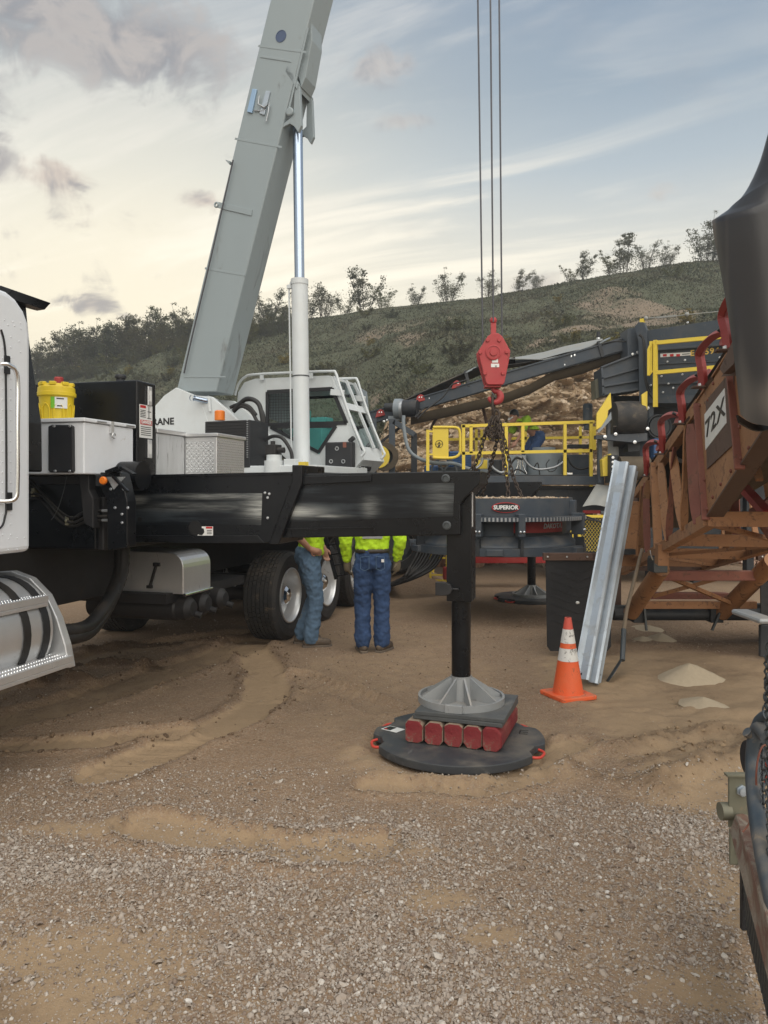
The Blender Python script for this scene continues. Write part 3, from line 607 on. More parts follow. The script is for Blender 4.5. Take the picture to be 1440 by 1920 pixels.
# -- driver cab
cz0, cz1 = 1.29, 2.76
prof = [(-7.0, cz0), (-4.0, cz0), (-4.0, cz1 - .22)] + [(-4.22 + .22 * math.cos(R(a)), cz1 - .22 + .22 * math.sin(R(a))) for a in (20, 40, 60, 80)] + [(-4.3, cz1), (-6.2, cz1 + .03), (-6.9, 2.1), (-7.0, 1.9)]
cab = part(T, lambda b: b.prism(prof, 'x', -2.3, 0), 'driver_cab', 'cab_white', bevel=.035, seg=3)
def f(b):
    b.tube(spline([(.004, *q) for q in sz_(.004, [(2, 618), (9, 650), (11, 720), (12, 930), (9, 970), (0, 990), (-30, 1000)])], 6), .006, 6)
part(T, f, 'door_seal', 'black_plastic', cab)
def f(b):
    for yy in range(0, 20):
        for xx in (12.5 - 8, 20):
            q = th(0, .0, xx, 632 + yy * 19.5); b.sph((.001, q.y, q.z), .0042, 6)
    for xx, yy in [(15, 609), (27, 611), (39, 616), (8, 600), (24, 603), (38, 606), (16, 1010), (32, 1009), (46, 1008), (15, 1031), (32, 1030), (36, 640), (38, 660)]:
        q = th(0, .0, xx, yy); b.sph((.001, q.y, q.z), .0042, 6)
part(T, f, 'rivets', 'cab_white', cab)
def f(b):
    a = th(0, .075, 11, 684); c = th(0, .075, 31, 690); e = th(0, .075, 36, 916); g_ = th(0, .075, 15, 940)
    pts = [(.0, a.y, a.z), (.05, a.y, a.z + .005), (.075, a.y + .03, a.z), (.08, c.y, c.z - .05), (.08, c.y + .002, (c.z + e.z) / 2), (.08, c.y, e.z + .03), (.07, e.y - .03, g_.z + .01), (0, g_.y, g_.z)]
    b.tube(spline(pts, 6), .0125, 10)
gh = part(T, f, 'grab_handle', 'chrome', cab)
for q in (th(0, .0, 11, 684), th(0, .0, 15, 940)): part(T, lambda b: b.box((.001, q.y - .015, q.z - .05), (.012, q.y + .02, q.z + .05)), 'mount', 'black_plastic', gh)
# -- air fairing behind the cab
fa = part(T, lambda b: b.prism(tz(-3.72, [(30, 566), (49, 566), (56, 640), (79, 795), (80, 885), (30, 885)]), 'y', -3.90, -3.72), 'fairing', 'black_paint', bevel=.01)
part(T, lambda b: b.prism(tz(-3.72, [(33, 572), (52, 553), (75, 561), (63, 574), (49, 576)]), 'y', -3.95, -3.62), 'deflector_cap', 'black_paint', fa, bevel=.004)
part(T, lambda b: b.prism(tz(-3.8, [(-60, 570), (37, 563), (37, 560), (-60, 565)]), 'y', -3.9, -3.7), 'deflector_panel', 'crane_white', fa)
# -- fuel tank with steps
ft = part(T, lambda b: (b.cyl((-.33, -6.6, .80), (-.33, -3.80, .80), .315, 36),), 'fuel_tank', 'aluminium')
for yy in (-4.02, -3.86):
    part(T, lambda b: b.lathe([(.318, -.028), (.324, -.028), (.324, .028), (.318, .028)], (-.33, yy, .80), 'y', 36), 'strap', 'hose' if yy < -3.9 else 'black_plastic', ft)
bk = [(-.62, 1.12), (-.36, 1.14), (-.22, 1.10), (-.10, 1.0), (-.02, .86), (.04, .70), (.07, .56), (-.62, .54)]
part(T, lambda b: b.prism(bk, 'y', -3.76, -3.70), 'end_bracket', 'aluminium', ft, bevel=.006)
def step(b, x0, x1, z, e):
    b.box((x0, -6.6, z - .04), (x1, e, z)); b.box((x1 - .008, -6.6, z - .065), (x1, e, z - .041))
def bumps(b, x0, x1, z, e):
    for i in range(5):
        for j in range(34): b.lathe([(.0095, 0), (.006, .006), (.0005, .007)], (x0 + (x1 - x0) * (i + .5) / 5, e - .015 - j * .022, z), 'z', 6)
st = part(T, lambda b: step(b, -.22, .075, .635, -3.73), 'step', 'aluminium', ft, bevel=.003); part(T, lambda b: bumps(b, -.22, .075, .635, -3.73), 'tread', 'chrome', st)
st = part(T, lambda b: step(b, -.26, -.03, 1.01, -3.82), 'step', 'aluminium', ft, bevel=.003); part(T, lambda b: bumps(b, -.26, -.03, 1.01, -3.82), 'tread', 'chrome', st)
part(T, lambda b: (b.box((-.5, -4.3, 1.05), (-.28, -3.95, 1.20)), b.bar((-.30, -4.1, 1.1), (-.22, -3.85, .98), .05, .02)), 'hinge_block', 'black_rough', ft, bevel=.008)
# -- chassis
ch = part(T, lambda b: (b.box((-1.75, -6.5, .80), (-.62, 5.2, 1.27)), b.box((-2.3, -3.3, 1.24), (-.02, 5.2, 1.60))), 'chassis', 'black_rough', bevel=.01)
part(T, lambda b: b.box((-2.36, -2.9, 1.60), (-.005, 5.25, 1.72)), 'deck', 'black_rough', bevel=.006)
part(T, lambda b: b.box((-2.25, -3.33, 1.25), (-.06, -2.92, 1.745)), 'outrigger_box', 'black_paint', bevel=.008)
part(T, lambda b: b.box((-2.0, -3.37, 1.685), (-.07, -3.331, 1.742)), 'ledge', 'black_rough', bevel=.004)
# hydraulic hoses across the outrigger box
hs = [[(38, 885), (62, 905), (76, 922), (100, 948), (118, 966), (134, 973), (150, 964), (168, 957), (186, 957.5), (202, 957.5)],
      [(30, 930), (66, 926), (84, 934), (104, 958), (122, 975), (138, 980), (156, 972), (172, 968), (188, 968.5), (202, 968.5)],
      [(28, 952), (58, 936), (78, 938), (100, 965), (120, 983), (140, 986), (158, 979), (172, 975), (188, 975.5), (202, 975.5)],
      [(40, 900), (70, 916), (92, 938), (112, 958), (132, 970), (150, 968)], [(28, 905), (48, 915), (58, 930), (50, 936), (34, 938)]]
for i, l in enumerate(hs):
    part(T, lambda b: b.tube(spline([(q.x, q.y, q.z) for q in [th(1, -3.372 - (.012 if i % 2 else 0), x, y) for x, y in l]], 6), .0095 if i < 3 else .007, 8), 'hydraulic_hose', 'hose')
for i, l in enumerate(hs[:3]):
    q = th(1, -3.372, 176, l[-1][1]); r0 = th(1, -3.372, 203, l[-1][1])
    part(T, lambda b: (b.cyl((q.x - .03, q.y, q.z), (q.x + .03, q.y, q.z), .0125, 8), b.cyl((r0.x - .045, r0.y, r0.z), (r0.x, r0.y, r0.z), .011, 6)), 'hose_fitting', 'rib_grey')
for x, y in ((70, 923), (133, 976)):
    q = th(1, -3.34, x, y); part(T, lambda b: (b.box((q.x - .014, -3.385, q.z - .03), (q.x + .014, -3.334, q.z + .03)), b.sph((q.x, -3.39, q.z), .011, 8)), 'hose_clamp', 'khaki_plate', bevel=.003)
part(T, lambda b: b.tube(spline([(lambda q: (q.x, q.y, q.z))(th(1, -3.40, x, y)) for x, y in [(127, 884), (122, 910), (112, 945), (103, 965), (96, 975)]], 5), .0022, 5), 'thin_wire', 'steel_dark')
# big corrugated hoses under the deck
for k in range(2):
    pts = spline([P(226 + k * 6, 1020, 5.75), P(224 + k * 4, 1075, 5.7), P(204, 1125 + k * 8, 5.5), P(172, 1168 + k * 12, 5.25), P(140, 1182 + k * 12, 5.0), P(100, 1182 + k * 14, 4.85)], 10)
    MB().tube(pts, [.047 + .003 * (i % 2) for i in range(len(pts))], 12).build('intake_hose', 'hose', truck)
# -- bracket plate with marker lamp at the sleeve root
br = part(T, lambda b: b.prism(tz(-3.34, [(198, 886), (236, 886), (241, 905), (249, 940), (249, 1025), (212, 1031), (211, 938), (199, 915)]), 'y', -3.40, -3.30), 'bracket_plate', 'black_paint', bevel=.006)
part(T, lambda b: b.prism(tz(-3.345, [(163, 892), (166, 878), (174, 868), (182, 864), (182, 918), (190, 935), (190, 990), (172, 980), (166, 915)]), 'y', -3.43, -3.36), 'curved_guard', 'black_rough', bevel=.006)
q = th(1, -3.3, 215, 880); part(T, lambda b: b.tube([(q.x - .22, -3.12, 1.745), (q.x + .10, -3.12, 1.745)], .10, 24), 'drum_cover', 'black_paint')
part(T, lambda b: (b.bar(th(1, -3.42, 203, 886), th(1, -3.42, 229, 876), .07, .025), b.bar(th(1, -3.42, 229, 876), th(1, -3.42, 252, 890), .05, .015), b.bar(th(1, -3.42, 212, 893), th(1, -3.42, 240, 922), .02, .02)), 'folded_bracket', 'black_paint', bevel=.003)
part(T, lambda b: b.poly3([th(1, -3.405, x, y) for x, y in [(199, 894), (235, 894), (213, 918)]][::-1], .004), 'scuffed_panel', 'brushed')
lamp = part(T, lambda b: b.prism(tz(-3.42, [(186, 890), (198, 890), (198, 912), (186, 912)]), 'y', -3.46, -3.42), 'lamp_bracket', 'black_plastic', bevel=.004)
q = th(1, -3.47, 193, 901); part(T, lambda b: b.lathe([(.026, 0), (.026, -.012), (.021, -.02), (.001, -.022)], (q.x, -3.46, q.z), 'y', 16), 'marker_lens', 'amber', lamp, label='orange marker lamp lens')
def bolts(lst, plane, r, m_='bolt_steel'):
    def f(b):
        for x, y in lst:
            q = th(1, plane, x, y); b.lathe([(r * 1.5, 0), (r * 1.5, -.003), (r, -.003), (r, -.010), (.0005, -.011)], (q.x, plane, q.z), 'y', 8)
    return part(T, f, 'bolts', m_)
bolts([(216, 952), (240, 952), (229, 964), (229, 980), (208, 917), (232, 917)], -3.401, .0065)
# -- outrigger (front right); the same local pieces are used again at the rear
SL = -2.95
sleeve_poly = tz(SL, [(236, 1018), (522, 1019), (566, 905), (567, 873), (549, 873), (548, 886), (236, 893)])
sleeve_main = tz(SL, [(236, 1017), (506, 1018), (548, 905), (549, 887), (236, 893)])
collar = tz(SL, [(505, 1020), (524, 1020), (567, 908), (568, 872), (549, 872), (549, 905)])
beam_poly = tz(SL + .03, [(530, 1009), (863, 1003), (863, 948), (870, 936), (899, 907), (900, 883), (530, 889)])
leg_l, leg_r = th(1, SL + .08, 837, 1100).x, th(1, SL + .08, 884, 1100).x
lx = (leg_l + leg_r) / 2; ly = SL + .08 + .09
def outrigger(dy, full_detail, dz=0.0):
    M = T @ Matrix.Translation((0, dy, 0)); y0 = SL; rear = not full_detail
    sl = part(M, lambda b: b.prism(sleeve_main, 'y', y0, y0 + .42), 'outrigger_sleeve', 'black_paint', bevel=.006)
    part(M, lambda b: b.prism(collar, 'y', y0 - .014, y0 + .434), 'end_collar', 'black_paint', sl, bevel=.005)
    bmn = part(M, lambda b: b.prism(beam_poly, 'y', y0 + .03, y0 + .39), 'outrigger_beam', 'black_paint', bevel=.006)
    lg = part(M, lambda b: (b.box((leg_l, y0 + .08, .925), (leg_r, y0 + .27, 1.745)),), 'jack_housing', 'black_paint', bevel=.006)
    M = M @ Matrix.Translation((0, 0, dz))
    part(M, lambda b: b.cyl((lx, ly, .44), (lx, ly, 1.0 - dz), .063, 28), 'jack_cylinder', 'black_paint', lg)
    part(M, lambda b: b.cyl((lx, ly, .39), (lx, ly, .45), .034, 20), 'ball_neck', 'hose', lg)
    fl = part(M, lambda b: (b.lathe([(.245, .287), (.283, .287), (.283, .330), (.268, .330), (.268, .305), (.05, .302)], (lx, ly, 0), 'z', 48), b.lathe([(.080, .30), (.068, .44), (.068, .455), (.04, .455), (.04, .38)], (lx, ly, 0), 'z', 28),
                         b.box((lx - .055, ly - .298, .287), (lx + .055, ly - .268, .338))), 'jack_float', 'cast_grey', bevel=.003)
    for k in range(8):
        a = R(22 + k * 45); c, s_ = math.cos(a), math.sin(a)
        part(M, lambda b: b.poly3([(lx + c * r, ly + s_ * r, z) for r, z in [(.06, .303), (.262, .303), (.262, .325), (.07, .446), (.06, .446)]], .012), 'rib', 'cast_grey', fl)
    return sl, bmn, lg
sl, bmn, lg = outrigger(0, True, -.025); outrigger(6.47, False, -.224)
def scraped(name, marks):        # bare black steel polished by the sliding beam, with pale scuffs around given points of the face
    m = bpy.data.materials.new(name); m.use_nodes = True; t = NT(m.node_tree); b = m.node_tree.nodes['Principled BSDF']; MAT[name] = m
    co = t.n('ShaderNodeTexCoord').outputs['Object']; st = t.noise(t.v('MULTIPLY', co, (.7, .7, 11)), 2.2, 5, .6); st2 = t.noise(t.v('MULTIPLY', co, (3, 3, 60)), 2.0, 4, .6); bl = t.noise(co, 2.6, 4, .6)
    col = t.mix(t.m('MULTIPLY', t.m('MULTIPLY', t.ss(st, .42, .72), t.ss(bl, .35, .65)), .7), (.007, .009, .012), (.050, .062, .072)); k = None
    for x, z, sx, sz, a_ in marks:
        v = t.v('MULTIPLY', t.v('SUBTRACT', co, (x, 0, z)), (1 / sx, 0, 1 / sz)); e = t.m('MULTIPLY', t.m('EXPONENT', t.m('MULTIPLY', t.v('DOT_PRODUCT', v, v), -1.0)), a_); k = e if k is None else t.m('MAXIMUM', k, e)
    k = t.m('MULTIPLY', k, t.m('ADD', .25, t.m('MULTIPLY', t.ss(t.m('ADD', t.m('MULTIPLY', st, .5), t.m('MULTIPLY', st2, .5)), .40, .62), .75)))
    t.set(b.inputs['Base Color'], t.mix(k, col, (.50, .51, .48))); b.inputs['Metallic'].default_value = .1; b.inputs['Specular IOR Level'].default_value = .4; t.set(b.inputs['Roughness'], t.m('ADD', .22, t.m('MULTIPLY', st2, .22)))
scraped('scraped_sleeve', [(.50, .02, .13, .10, 1.0), (.2, .09, .35, .02, .5), (-.45, .06, .07, .035, .55), (.0, .02, .5, .03, .25)]); scraped('scraped_beam', [(-.50, -.06, .18, .035, .95), (.02, -.03, .05, .07, .40), (.48, .03, .10, .12, .22), (-.25, -.09, .10, .012, .8)])
part(T, lambda b: b.prism(tz(SL, [(250, 926), (375, 924), (492, 925), (490, 984), (250, 984)]), 'y', SL - .004, SL), 'worn_face', 'scraped_sleeve', sl)
part(T, lambda b: b.prism(tz(SL + .03, [(560, 912), (852, 905), (850, 968), (536, 979)]), 'y', SL + .026, SL + .03), 'worn_face', 'scraped_beam', bmn)
part(T, lambda b: b.prism(tz(SL, [(250, 1004), (345, 1005), (485, 1004), (498, 1018), (250, 1018), (332, 1018)][:1] + [(344, 1004), (484, 1004), (497, 1018), (332, 1018)]), 'y', SL - .012, SL), 'lower_stiffener', 'black_paint', sl, bevel=.003)
part(T, lambda b: b.prism(tz(SL, [(236, 891), (549, 885), (549, 889), (236, 895)]), 'y', SL - .015, SL + .43), 'top_flange', 'black_paint', sl)
part(T, lambda b: b.prism(tz(SL + .03, [(560, 893), (697, 890), (697, 903), (556, 909)]), 'y', SL + .015, SL + .03), 'guide_strip', 'black_paint', bmn, bevel=.003)
part(T, lambda b: b.prism(tz(SL + .03, [(532, 994), (700, 990), (700, 988), (532, 991)]), 'y', SL + .018, SL + .03), 'guide_strip', 'black_paint', bmn)
for x, y in [(836, 897), (838, 985)]:
    q = th(1, SL + .03, x, y); part(T, lambda b: b.lathe([(.028, 0), (.028, -.010), (.019, -.012), (.017, -.004), (.0005, -.004)], (q.x, SL + .03, q.z), 'y', 20), 'pin_boss', 'steel_dark', bmn)
q = th(1, SL, 367, 990); part(T, lambda b: b.lathe([(.051, 0), (.051, -.003), (.0005, -.003)], (q.x, SL - .0045, q.z), 'y', 28), 'access_hole', 'label_black', sl)
q = th(1, SL, 263, 974); part(T, lambda b: b.lathe([(.018, 0), (.018, -.003), (.0005, -.003)], (q.x, SL - .0045, q.z), 'y', 16), 'access_hole', 'label_black', sl)
bolts([(502, 933), (502, 971), (497, 924), (505, 926)], SL - .001, .006)
lab = part(T, lambda b: b.prism(tz(SL, [(371, 987), (400, 987), (400, 1004), (371, 1004)]), 'y', SL - .006, SL - .004), 'warning_label', 'label_white', sl)
part(T, lambda b: b.prism(tz(SL, [(387, 987.5), (399, 987.5), (399, 991), (387, 991)]), 'y', SL - .008, SL - .0062), 'label_print', 'label_red', lab)
part(T, lambda b: ([b.prism(tz(SL, [(389, y), (398, y), (398, y + 1.1), (389, y + 1.1)]), 'y', SL - .008, SL - .0062) for y in (994, 997, 1000)], b.prism(tz(SL, [(374, 1003), (376, 994), (379, 990), (383, 991), (384, 998), (380, 1003)]), 'y', SL - .008, SL - .0062)), 'label_print', 'label_black', lab)
q = th(1, SL + .06, 834, 1104)
part(T, lambda b: (b.prism([(q.x - .058, q.z - .042), (q.x + .01, q.z - .042), (q.x + .04, q.z - .03), (q.x + .052, q.z), (q.x + .04, q.z + .03), (q.x + .01, q.z + .042), (q.x - .058, q.z + .042)], 'y', SL + .035, SL + .075), b.cyl((q.x + .05, SL + .06, q.z), (q.x + .09, SL + .06, q.z), .008, 8)), 'locking_tab', 'black_rough', lg, bevel=.006)
part(T, lambda b: b.box((leg_r + .0005, SL + .10, 1.41), (leg_r + .003, SL + .13, 1.66)), 'scale_strip', 'label_white', lg)
# -- white tool box on the deck with black panel
tb = part(T, lambda b: b.box((-.75, -3.53, 1.75), (0, -2.99, 2.085)), 'white_toolbox', 'white_paint', bevel=.008)
part(T, lambda b: b.box((-.76, -3.545, 2.087), (.012, -2.975, 2.112)), 'lid', 'white_paint', tb, bevel=.005)
part(T, lambda b: b.prism(tz(-3.53, [(95, 800), (101, 797), (136, 797), (141, 800), (142, 884), (138, 886), (98, 886), (95, 882)]), 'y', -3.556, -3.531), 'black_panel', 'black_plastic', tb, bevel=.006)
bolts([(102, 799), (131, 799), (104, 883), (131, 883)], -3.557, .006)
part(T, lambda b: (b.box((.001, -3.27, 2.03), (.018, -3.24, 2.11)), b.tube(arc((.02, -3.245, 2.015), .018, 0, 330, 10, (0, 1, 0), (0, 0, 1)), .005, 6)), 'latch', 'aluminium', tb)
part(T, lambda b: [b.cyl((.014, yy, 2.1), (.014, yy + .10, 2.1), .007, 8) for yy in (-3.42, -3.10)], 'hinge', 'aluminium', tb)
# -- black hydraulic tank
ht = part(T, lambda b: b.box((-.95, -2.94, 1.75), (0, -2.70, 2.44)), 'hydraulic_tank', 'black_paint', bevel=.012)
q = th(1, -2.82, 226, 705); part(T, lambda b: b.lathe([(.033, 0), (.033, .035), (.042, .035), (.042, .05), (.033, .062), (.0005, .062)], (q.x, -2.82, 2.44), 'z', 20), 'filler_cap', 'black_plastic', ht)
for y0, y1 in ((726, 760), (825, 859)):
    a = th(0, 0, 275, y1); c = th(0, 0, 282, y0)
    gg = part(T, lambda b: b.box((.001, a.y, a.z), (.016, c.y, c.z)), 'sight_gauge', 'aluminium', ht, bevel=.004)
    part(T, lambda b: b.box((.0165, a.y + .012, a.z + .03), (.019, c.y - .012, c.z - .03)), 'sight_glass', 'label_white', gg)
a = th(0, 0, 261, 820); c = th(0, 0, 285, 762)
lab = part(T, lambda b: b.box((.001, a.y, a.z), (.003, c.y, c.z)), 'danger_label', 'label_white', ht)
dyl = (c.y - a.y); dzl = c.z - a.z
def lb(u0, v0, u1, v1, x0=.0031): return ((x0, a.y + dyl * u0, a.z + dzl * v0), (x0 + .0012, a.y + dyl * u1, a.z + dzl * v1))
part(T, lambda b: (b.box(*lb(.06, .40, .97, .54)), b.box(*lb(.05, .90, .48, .98))), 'label_print', 'label_red', lab)
part(T, lambda b: ([b.box(*lb(.06, v, .46, v + .02)) for v in (.62, .67, .72, .77, .82)] + [b.box(*lb(.1, v, .9, v + .02)) for v in (.08, .14, .20, .26, .32)] + [b.box(*lb(.70, .60, .74, .95)), b.box(*lb(.6, .60, .9, .62)), b.box(*lb(.62, .80, .9, .82))]), 'label_print', 'label_black', lab)
text('label_print', 'DANGER', 'label_white', face_M(T @ Vector((.0046, a.y + dyl * .52, a.z + dzl * .47)), T.to_3x3() @ Vector((0, 1, 0)), (0, 0, 1)), .032, lab, bold=.0012)
# -- aluminium tool boxes with tread plate
xa = part(T, lambda b: b.box((-.7, -2.69, 1.73), (0, -2.29, 2.075)), 'aluminium_toolbox', 'brushed', bevel=.004)
part(T, lambda b: b.box((-.71, -2.70, 2.077), (.012, -2.285, 2.11)), 'lid', 'aluminium', xa, bevel=.004)
xb = part(T, lambda b: b.box((-.5, -2.28, 1.73), (.28, -1.785, 2.07)), 'tread_plate_toolbox', 'aluminium', bevel=.004)
part(T, lambda b: b.box((-.51, -2.292, 2.072), (.292, -1.775, 2.10)), 'lid', 'aluminium', xb, bevel=.004)
def tread(b, org, ux, uz, w_, h_, nrm):
    ux, uz, nrm, org = Vector(ux), Vector(uz), Vector(nrm), Vector(org); p = .021; ni, nj = int(w_ / p), int(h_ / p)
    for i in range(ni):
        for j in range(nj):
            c_ = org + ux * (p * (i + .5)) + uz * (p * (j + .5)); s_ = 1 if (i + j) % 2 else -1
            d_ = (ux + uz * s_).normalized(); e_ = (ux * -s_ + uz).normalized()
            b.add([c_ - d_ * .0105, c_ - e_ * .0032, c_ + d_ * .0105, c_ + e_ * .0032, c_ + nrm * .0028], [(0, 1, 4), (1, 2, 4), (2, 3, 4), (3, 0, 4)], True)
part(T, lambda b: tread(b, (0.005, -2.281, 1.74), (1, 0, 0), (0, 0, 1), .27, .30, (0, -1, 0)), 'tread_pattern', 'chrome', xb)
part(T, lambda b: tread(b, (.281, -2.275, 1.74), (0, 1, 0), (0, 0, 1), .48, .32, (1, 0, 0)), 'tread_pattern', 'chrome', xb)
# -- aluminium step fender with rubber latch, air tanks
fx0, fx1, fy0, fy1 = -.66, -.005, -2.30, -1.85
rr = .12; fp = [(fx0, .81), (fx1, .81), (fx1, 1.14 - rr)] + [(fx1 - rr + rr * math.cos(R(a_)), 1.14 - rr + rr * math.sin(R(a_))) for a_ in (15, 30, 45, 60, 75)] + [(fx1 - rr, 1.14), (fx0, 1.15)]
fe = part(T, lambda b: b.prism(fp, 'y', fy0, fy1), 'battery_cover', 'aluminium', bevel=.006)
part(T, lambda b: (b.bar((-.30, fy0 - .012, .87), (-.24, fy0 - .012, 1.05), .02, .02, (0, 1, 0)), b.box((-.27, fy0 - .02, 1.03), (-.21, fy0 - .001, 1.06)), b.box((-.33, fy0 - .02, .85), (-.28, fy0 - .001, .875))), 'rubber_latch', 'hose', fe, bevel=.003)
part(T, lambda b: b.cyl((fx1 + .012, fy0, .805), (fx1 + .012, fy1, .805), .012, 10), 'edge_roll', 'chrome', fe)
for k, yy in enumerate((-2.18, -1.93, -1.62)):
    at_ = part(T, lambda b: b.lathe([(.001, -.95), (.10, -.93), (.105, -.9), (.105, -.12), (.095, -.10), (.095, -.02), (.06, .02), (.001, .025)], (0, yy, .68), 'x', 20), 'air_tank', 'black_rough')
    part(T, lambda b: b.tube([(-.03, yy + .03, .645), (.05, yy + .045, .62), (.065, yy + .05, .615)], [.026, .026, .030], 10), 'drain_stub', 'black_rough', at_)
part(T, lambda b: b.box((-1.0, -2.4, .74), (-.1, -1.0, .82)), 'tank_rack', 'black_rough')
# -- wheels
def make_wheel(b_side=1):
    b = MB(); R0, W2 = .49, .19
    b.lathe([(.30, -W2 + .02), (.36, -W2 - .0), (.44, -W2 + .0), (.475, -W2 + .03), (R0 - .006, -W2 + .06)], (0, 0, 0), 'x', 56)
    b.lathe([(R0 - .006, W2 - .06), (.475, W2 - .03), (.44, W2 + .0), (.36, W2), (.30, W2 - .02), (.285, W2 - .05)], (0, 0, 0), 'x', 56)
    b.lathe([(R0 - .012, -W2 + .05), (R0 - .012, W2 - .05)], (0, 0, 0), 'x', 56)
    ribs = 7; wr = (2 * W2 - .06) / ribs
    for i in range(ribs):
        x0 = -W2 + .03 + i * wr; n = 56
        for k in range(n):
            a0 = 2 * math.pi * (k + .06 + .25 * (i % 2)) / n; a1 = 2 * math.pi * (k + .94 + .25 * (i % 2)) / n; zz = .006 * (1 if (k + i) % 2 else -1)
            rO = R0 if 0 < i < ribs - 1 else R0 - .003
            q_ = [(x0 + .006 + zz * .3, a0), (x0 + wr - .004 + zz * .3, a0), (x0 + wr - .004 - zz * .3, a1), (x0 + .006 - zz * .3, a1)]
            b.hexa([(x_, math.cos(a_) * (R0 - .014), math.sin(a_) * (R0 - .014)) for x_, a_ in q_], [(x_, math.cos(a_) * rO, math.sin(a_) * rO) for x_, a_ in q_])
    tyre = b.build('tyre', 'rubber')
    b = MB(); b.lathe([(.302, W2 - .02), (.302, W2 - .008), (.288, W2 - .004), (.278, W2 - .02), (.268, W2 - .06), (.255, W2 - .15), (.235, W2 - .19), (.13, W2 - .19), (.115, W2 - .17)], (0, 0, 0), 'x', 48)
    b.lathe([(.302, -W2 + .02), (.28, -W2 + .02), (.26, 0), (.235, W2 - .19)], (0, 0, 0), 'x', 48)
    rim = b.build('rim', 'aluminium')
    b = MB(); b.lathe([(.115, W2 - .19), (.112, W2 - .10), (.10, W2 - .06), (.07, W2 - .035), (.03, W2 - .022), (.001, W2 - .02)], (0, 0, 0), 'x', 32)
    for k in range(10):
        a_ = R(36 * k); b.cyl((W2 - .19, .19 * math.cos(a_), .19 * math.sin(a_)), (W2 - .165, .19 * math.cos(a_), .19 * math.sin(a_)), .014, 6)
    hub = b.build('hub_cap', 'chrome')
    return tyre, rim, hub
tyre, rim, hub = make_wheel()
OFF = {o.data.name: o.location.copy() for o in (tyre, rim, hub)}
TR = T.to_3x3().to_4x4()
first = True
for yy in (0, 1.22, 2.44, -6.2):
    for side in (0, 1):
        if yy == -6.2 and side == 0: continue
        base = T @ Matrix.Translation((-.20 if side == 0 else -2.12, yy, .49)) @ Matrix.Rotation(math.pi if side else 0, 4, 'Z') @ Matrix.Rotation(R(rng.uniform(0, 360)), 4, 'X')
        if first: a_, r1_, h1_ = tyre, rim, hub; first = False
        else: a_, r1_, h1_ = tyre.copy(), rim.copy(), hub.copy(); [C.objects.link(o) for o in (a_, r1_, h1_)]
        wr_ = bpy.data.objects.new('wheel', None); C.objects.link(wr_); wr_.location = base.translation; adopt(wr_, truck)
        for o in (a_, r1_, h1_):
            o.matrix_basis = base @ Matrix.Translation(OFF[o.data.name])
            adopt(o, wr_)
for yy in (0, 1.22, 2.44): part(T, lambda b: b.cyl((-2.0, yy, .49), (-.3, yy, .49), .075, 12), 'axle', 'black_rough')
# -- folding ladder beside the tyres
def f(b):
    for xa_, xb_ in ((608, 631), (628, 649)): b.bar(P(xa_, 1000, 8.95), P(xb_, 1086 if xa_ < 620 else 1078, 8.95), .03, .05)
    for y in (1022, 1040, 1060, 1080): b.bar(P(609 + (y - 1000) * .27, y, 8.95), P(628 + (y - 1000) * .27, y - 3, 8.95), .03, .02)
MB_ = MB(); f(MB_); MB_.build('access_ladder', 'black_paint', truck, .003)
# -- rear deck edge and tail
part(T, lambda b: b.box((-2.2, 3.4, 1.25), (-.06, 3.95, 1.745)), 'outrigger_box', 'black_paint', bevel=.008)
# ================================================================== crane superstructure (parts of the same truck)
UC = Vector((-1.55, 11.15, 0)); HOOK = Vector((1.5, 9.9, 0)); UD = (HOOK - UC).normalized()
U = frame(UC, math.atan2(UD.y, UD.x))         # x along the boom's bearing, y away from us, z up
def uh(v, x, y): return hit(U, 1, v, x, y)
def uz(v, pts): return [(lambda q: (q.x, q.z))(uh(v, x, y)) for x, y in pts]
def ext(p, q, z): k = (z - p[1]) / (q[1] - p[1]); return (p[0] + (q[0] - p[0]) * k, z)
part(U, lambda b: b.lathe([(.001, 1.72), (.75, 1.72), (.75, 1.9), (.001, 1.9)], (0, 0, 0), 'z', 40), 'slew_ring', 'black_rough')
# boom: base section (photo outline), then two thinner sections up to the head above the hook
BW = .235
L0, L1 = uz(-BW, [(330, 735), (500, 29)]); R0_, R1_ = uz(-BW, [(405, 735), (582, 29)])
sec1 = [L0, R0_, ext(R0_, R1_, 11.5), ext(L0, L1, 11.9)]
boom = part(U, lambda b: b.prism(sec1, 'y', -BW, BW), 'boom', 'boom_grey', bevel=.02, seg=3)
def inner(z0, z1, ins):
    def mid(z): l, r = ext(L0, L1, z), ext(R0_, R1_, z); return (l[0] + r[0]) / 2, (r[0] - l[0]) / 2 - ins
    (m0, h0), (m1, h1) = mid(z0), mid(z1); return [(m0 - h0, z0), (m0 + h0, z0), (m1 + h1, z1), (m1 - h1, z1)]
part(U, lambda b: b.prism(inner(11.4, 16, .05), 'y', -BW + .05, BW - .05), 'boom_section', 'boom_grey', boom, bevel=.015)
part(U, lambda b: b.prism(inner(15.9, 19.6, .09), 'y', -BW + .09, BW - .09), 'boom_section', 'boom_grey', boom, bevel=.015)
hu = (U.inverted() @ HOOK).x
for dv in (-.12, .0, .12): part(U, lambda b: b.lathe([(.06, -.03), (.2, -.03), (.2, .03), (.06, .03)], (hu - .17, dv, 19.7), 'y', 24), 'head_sheave', 'steel_dark', boom)
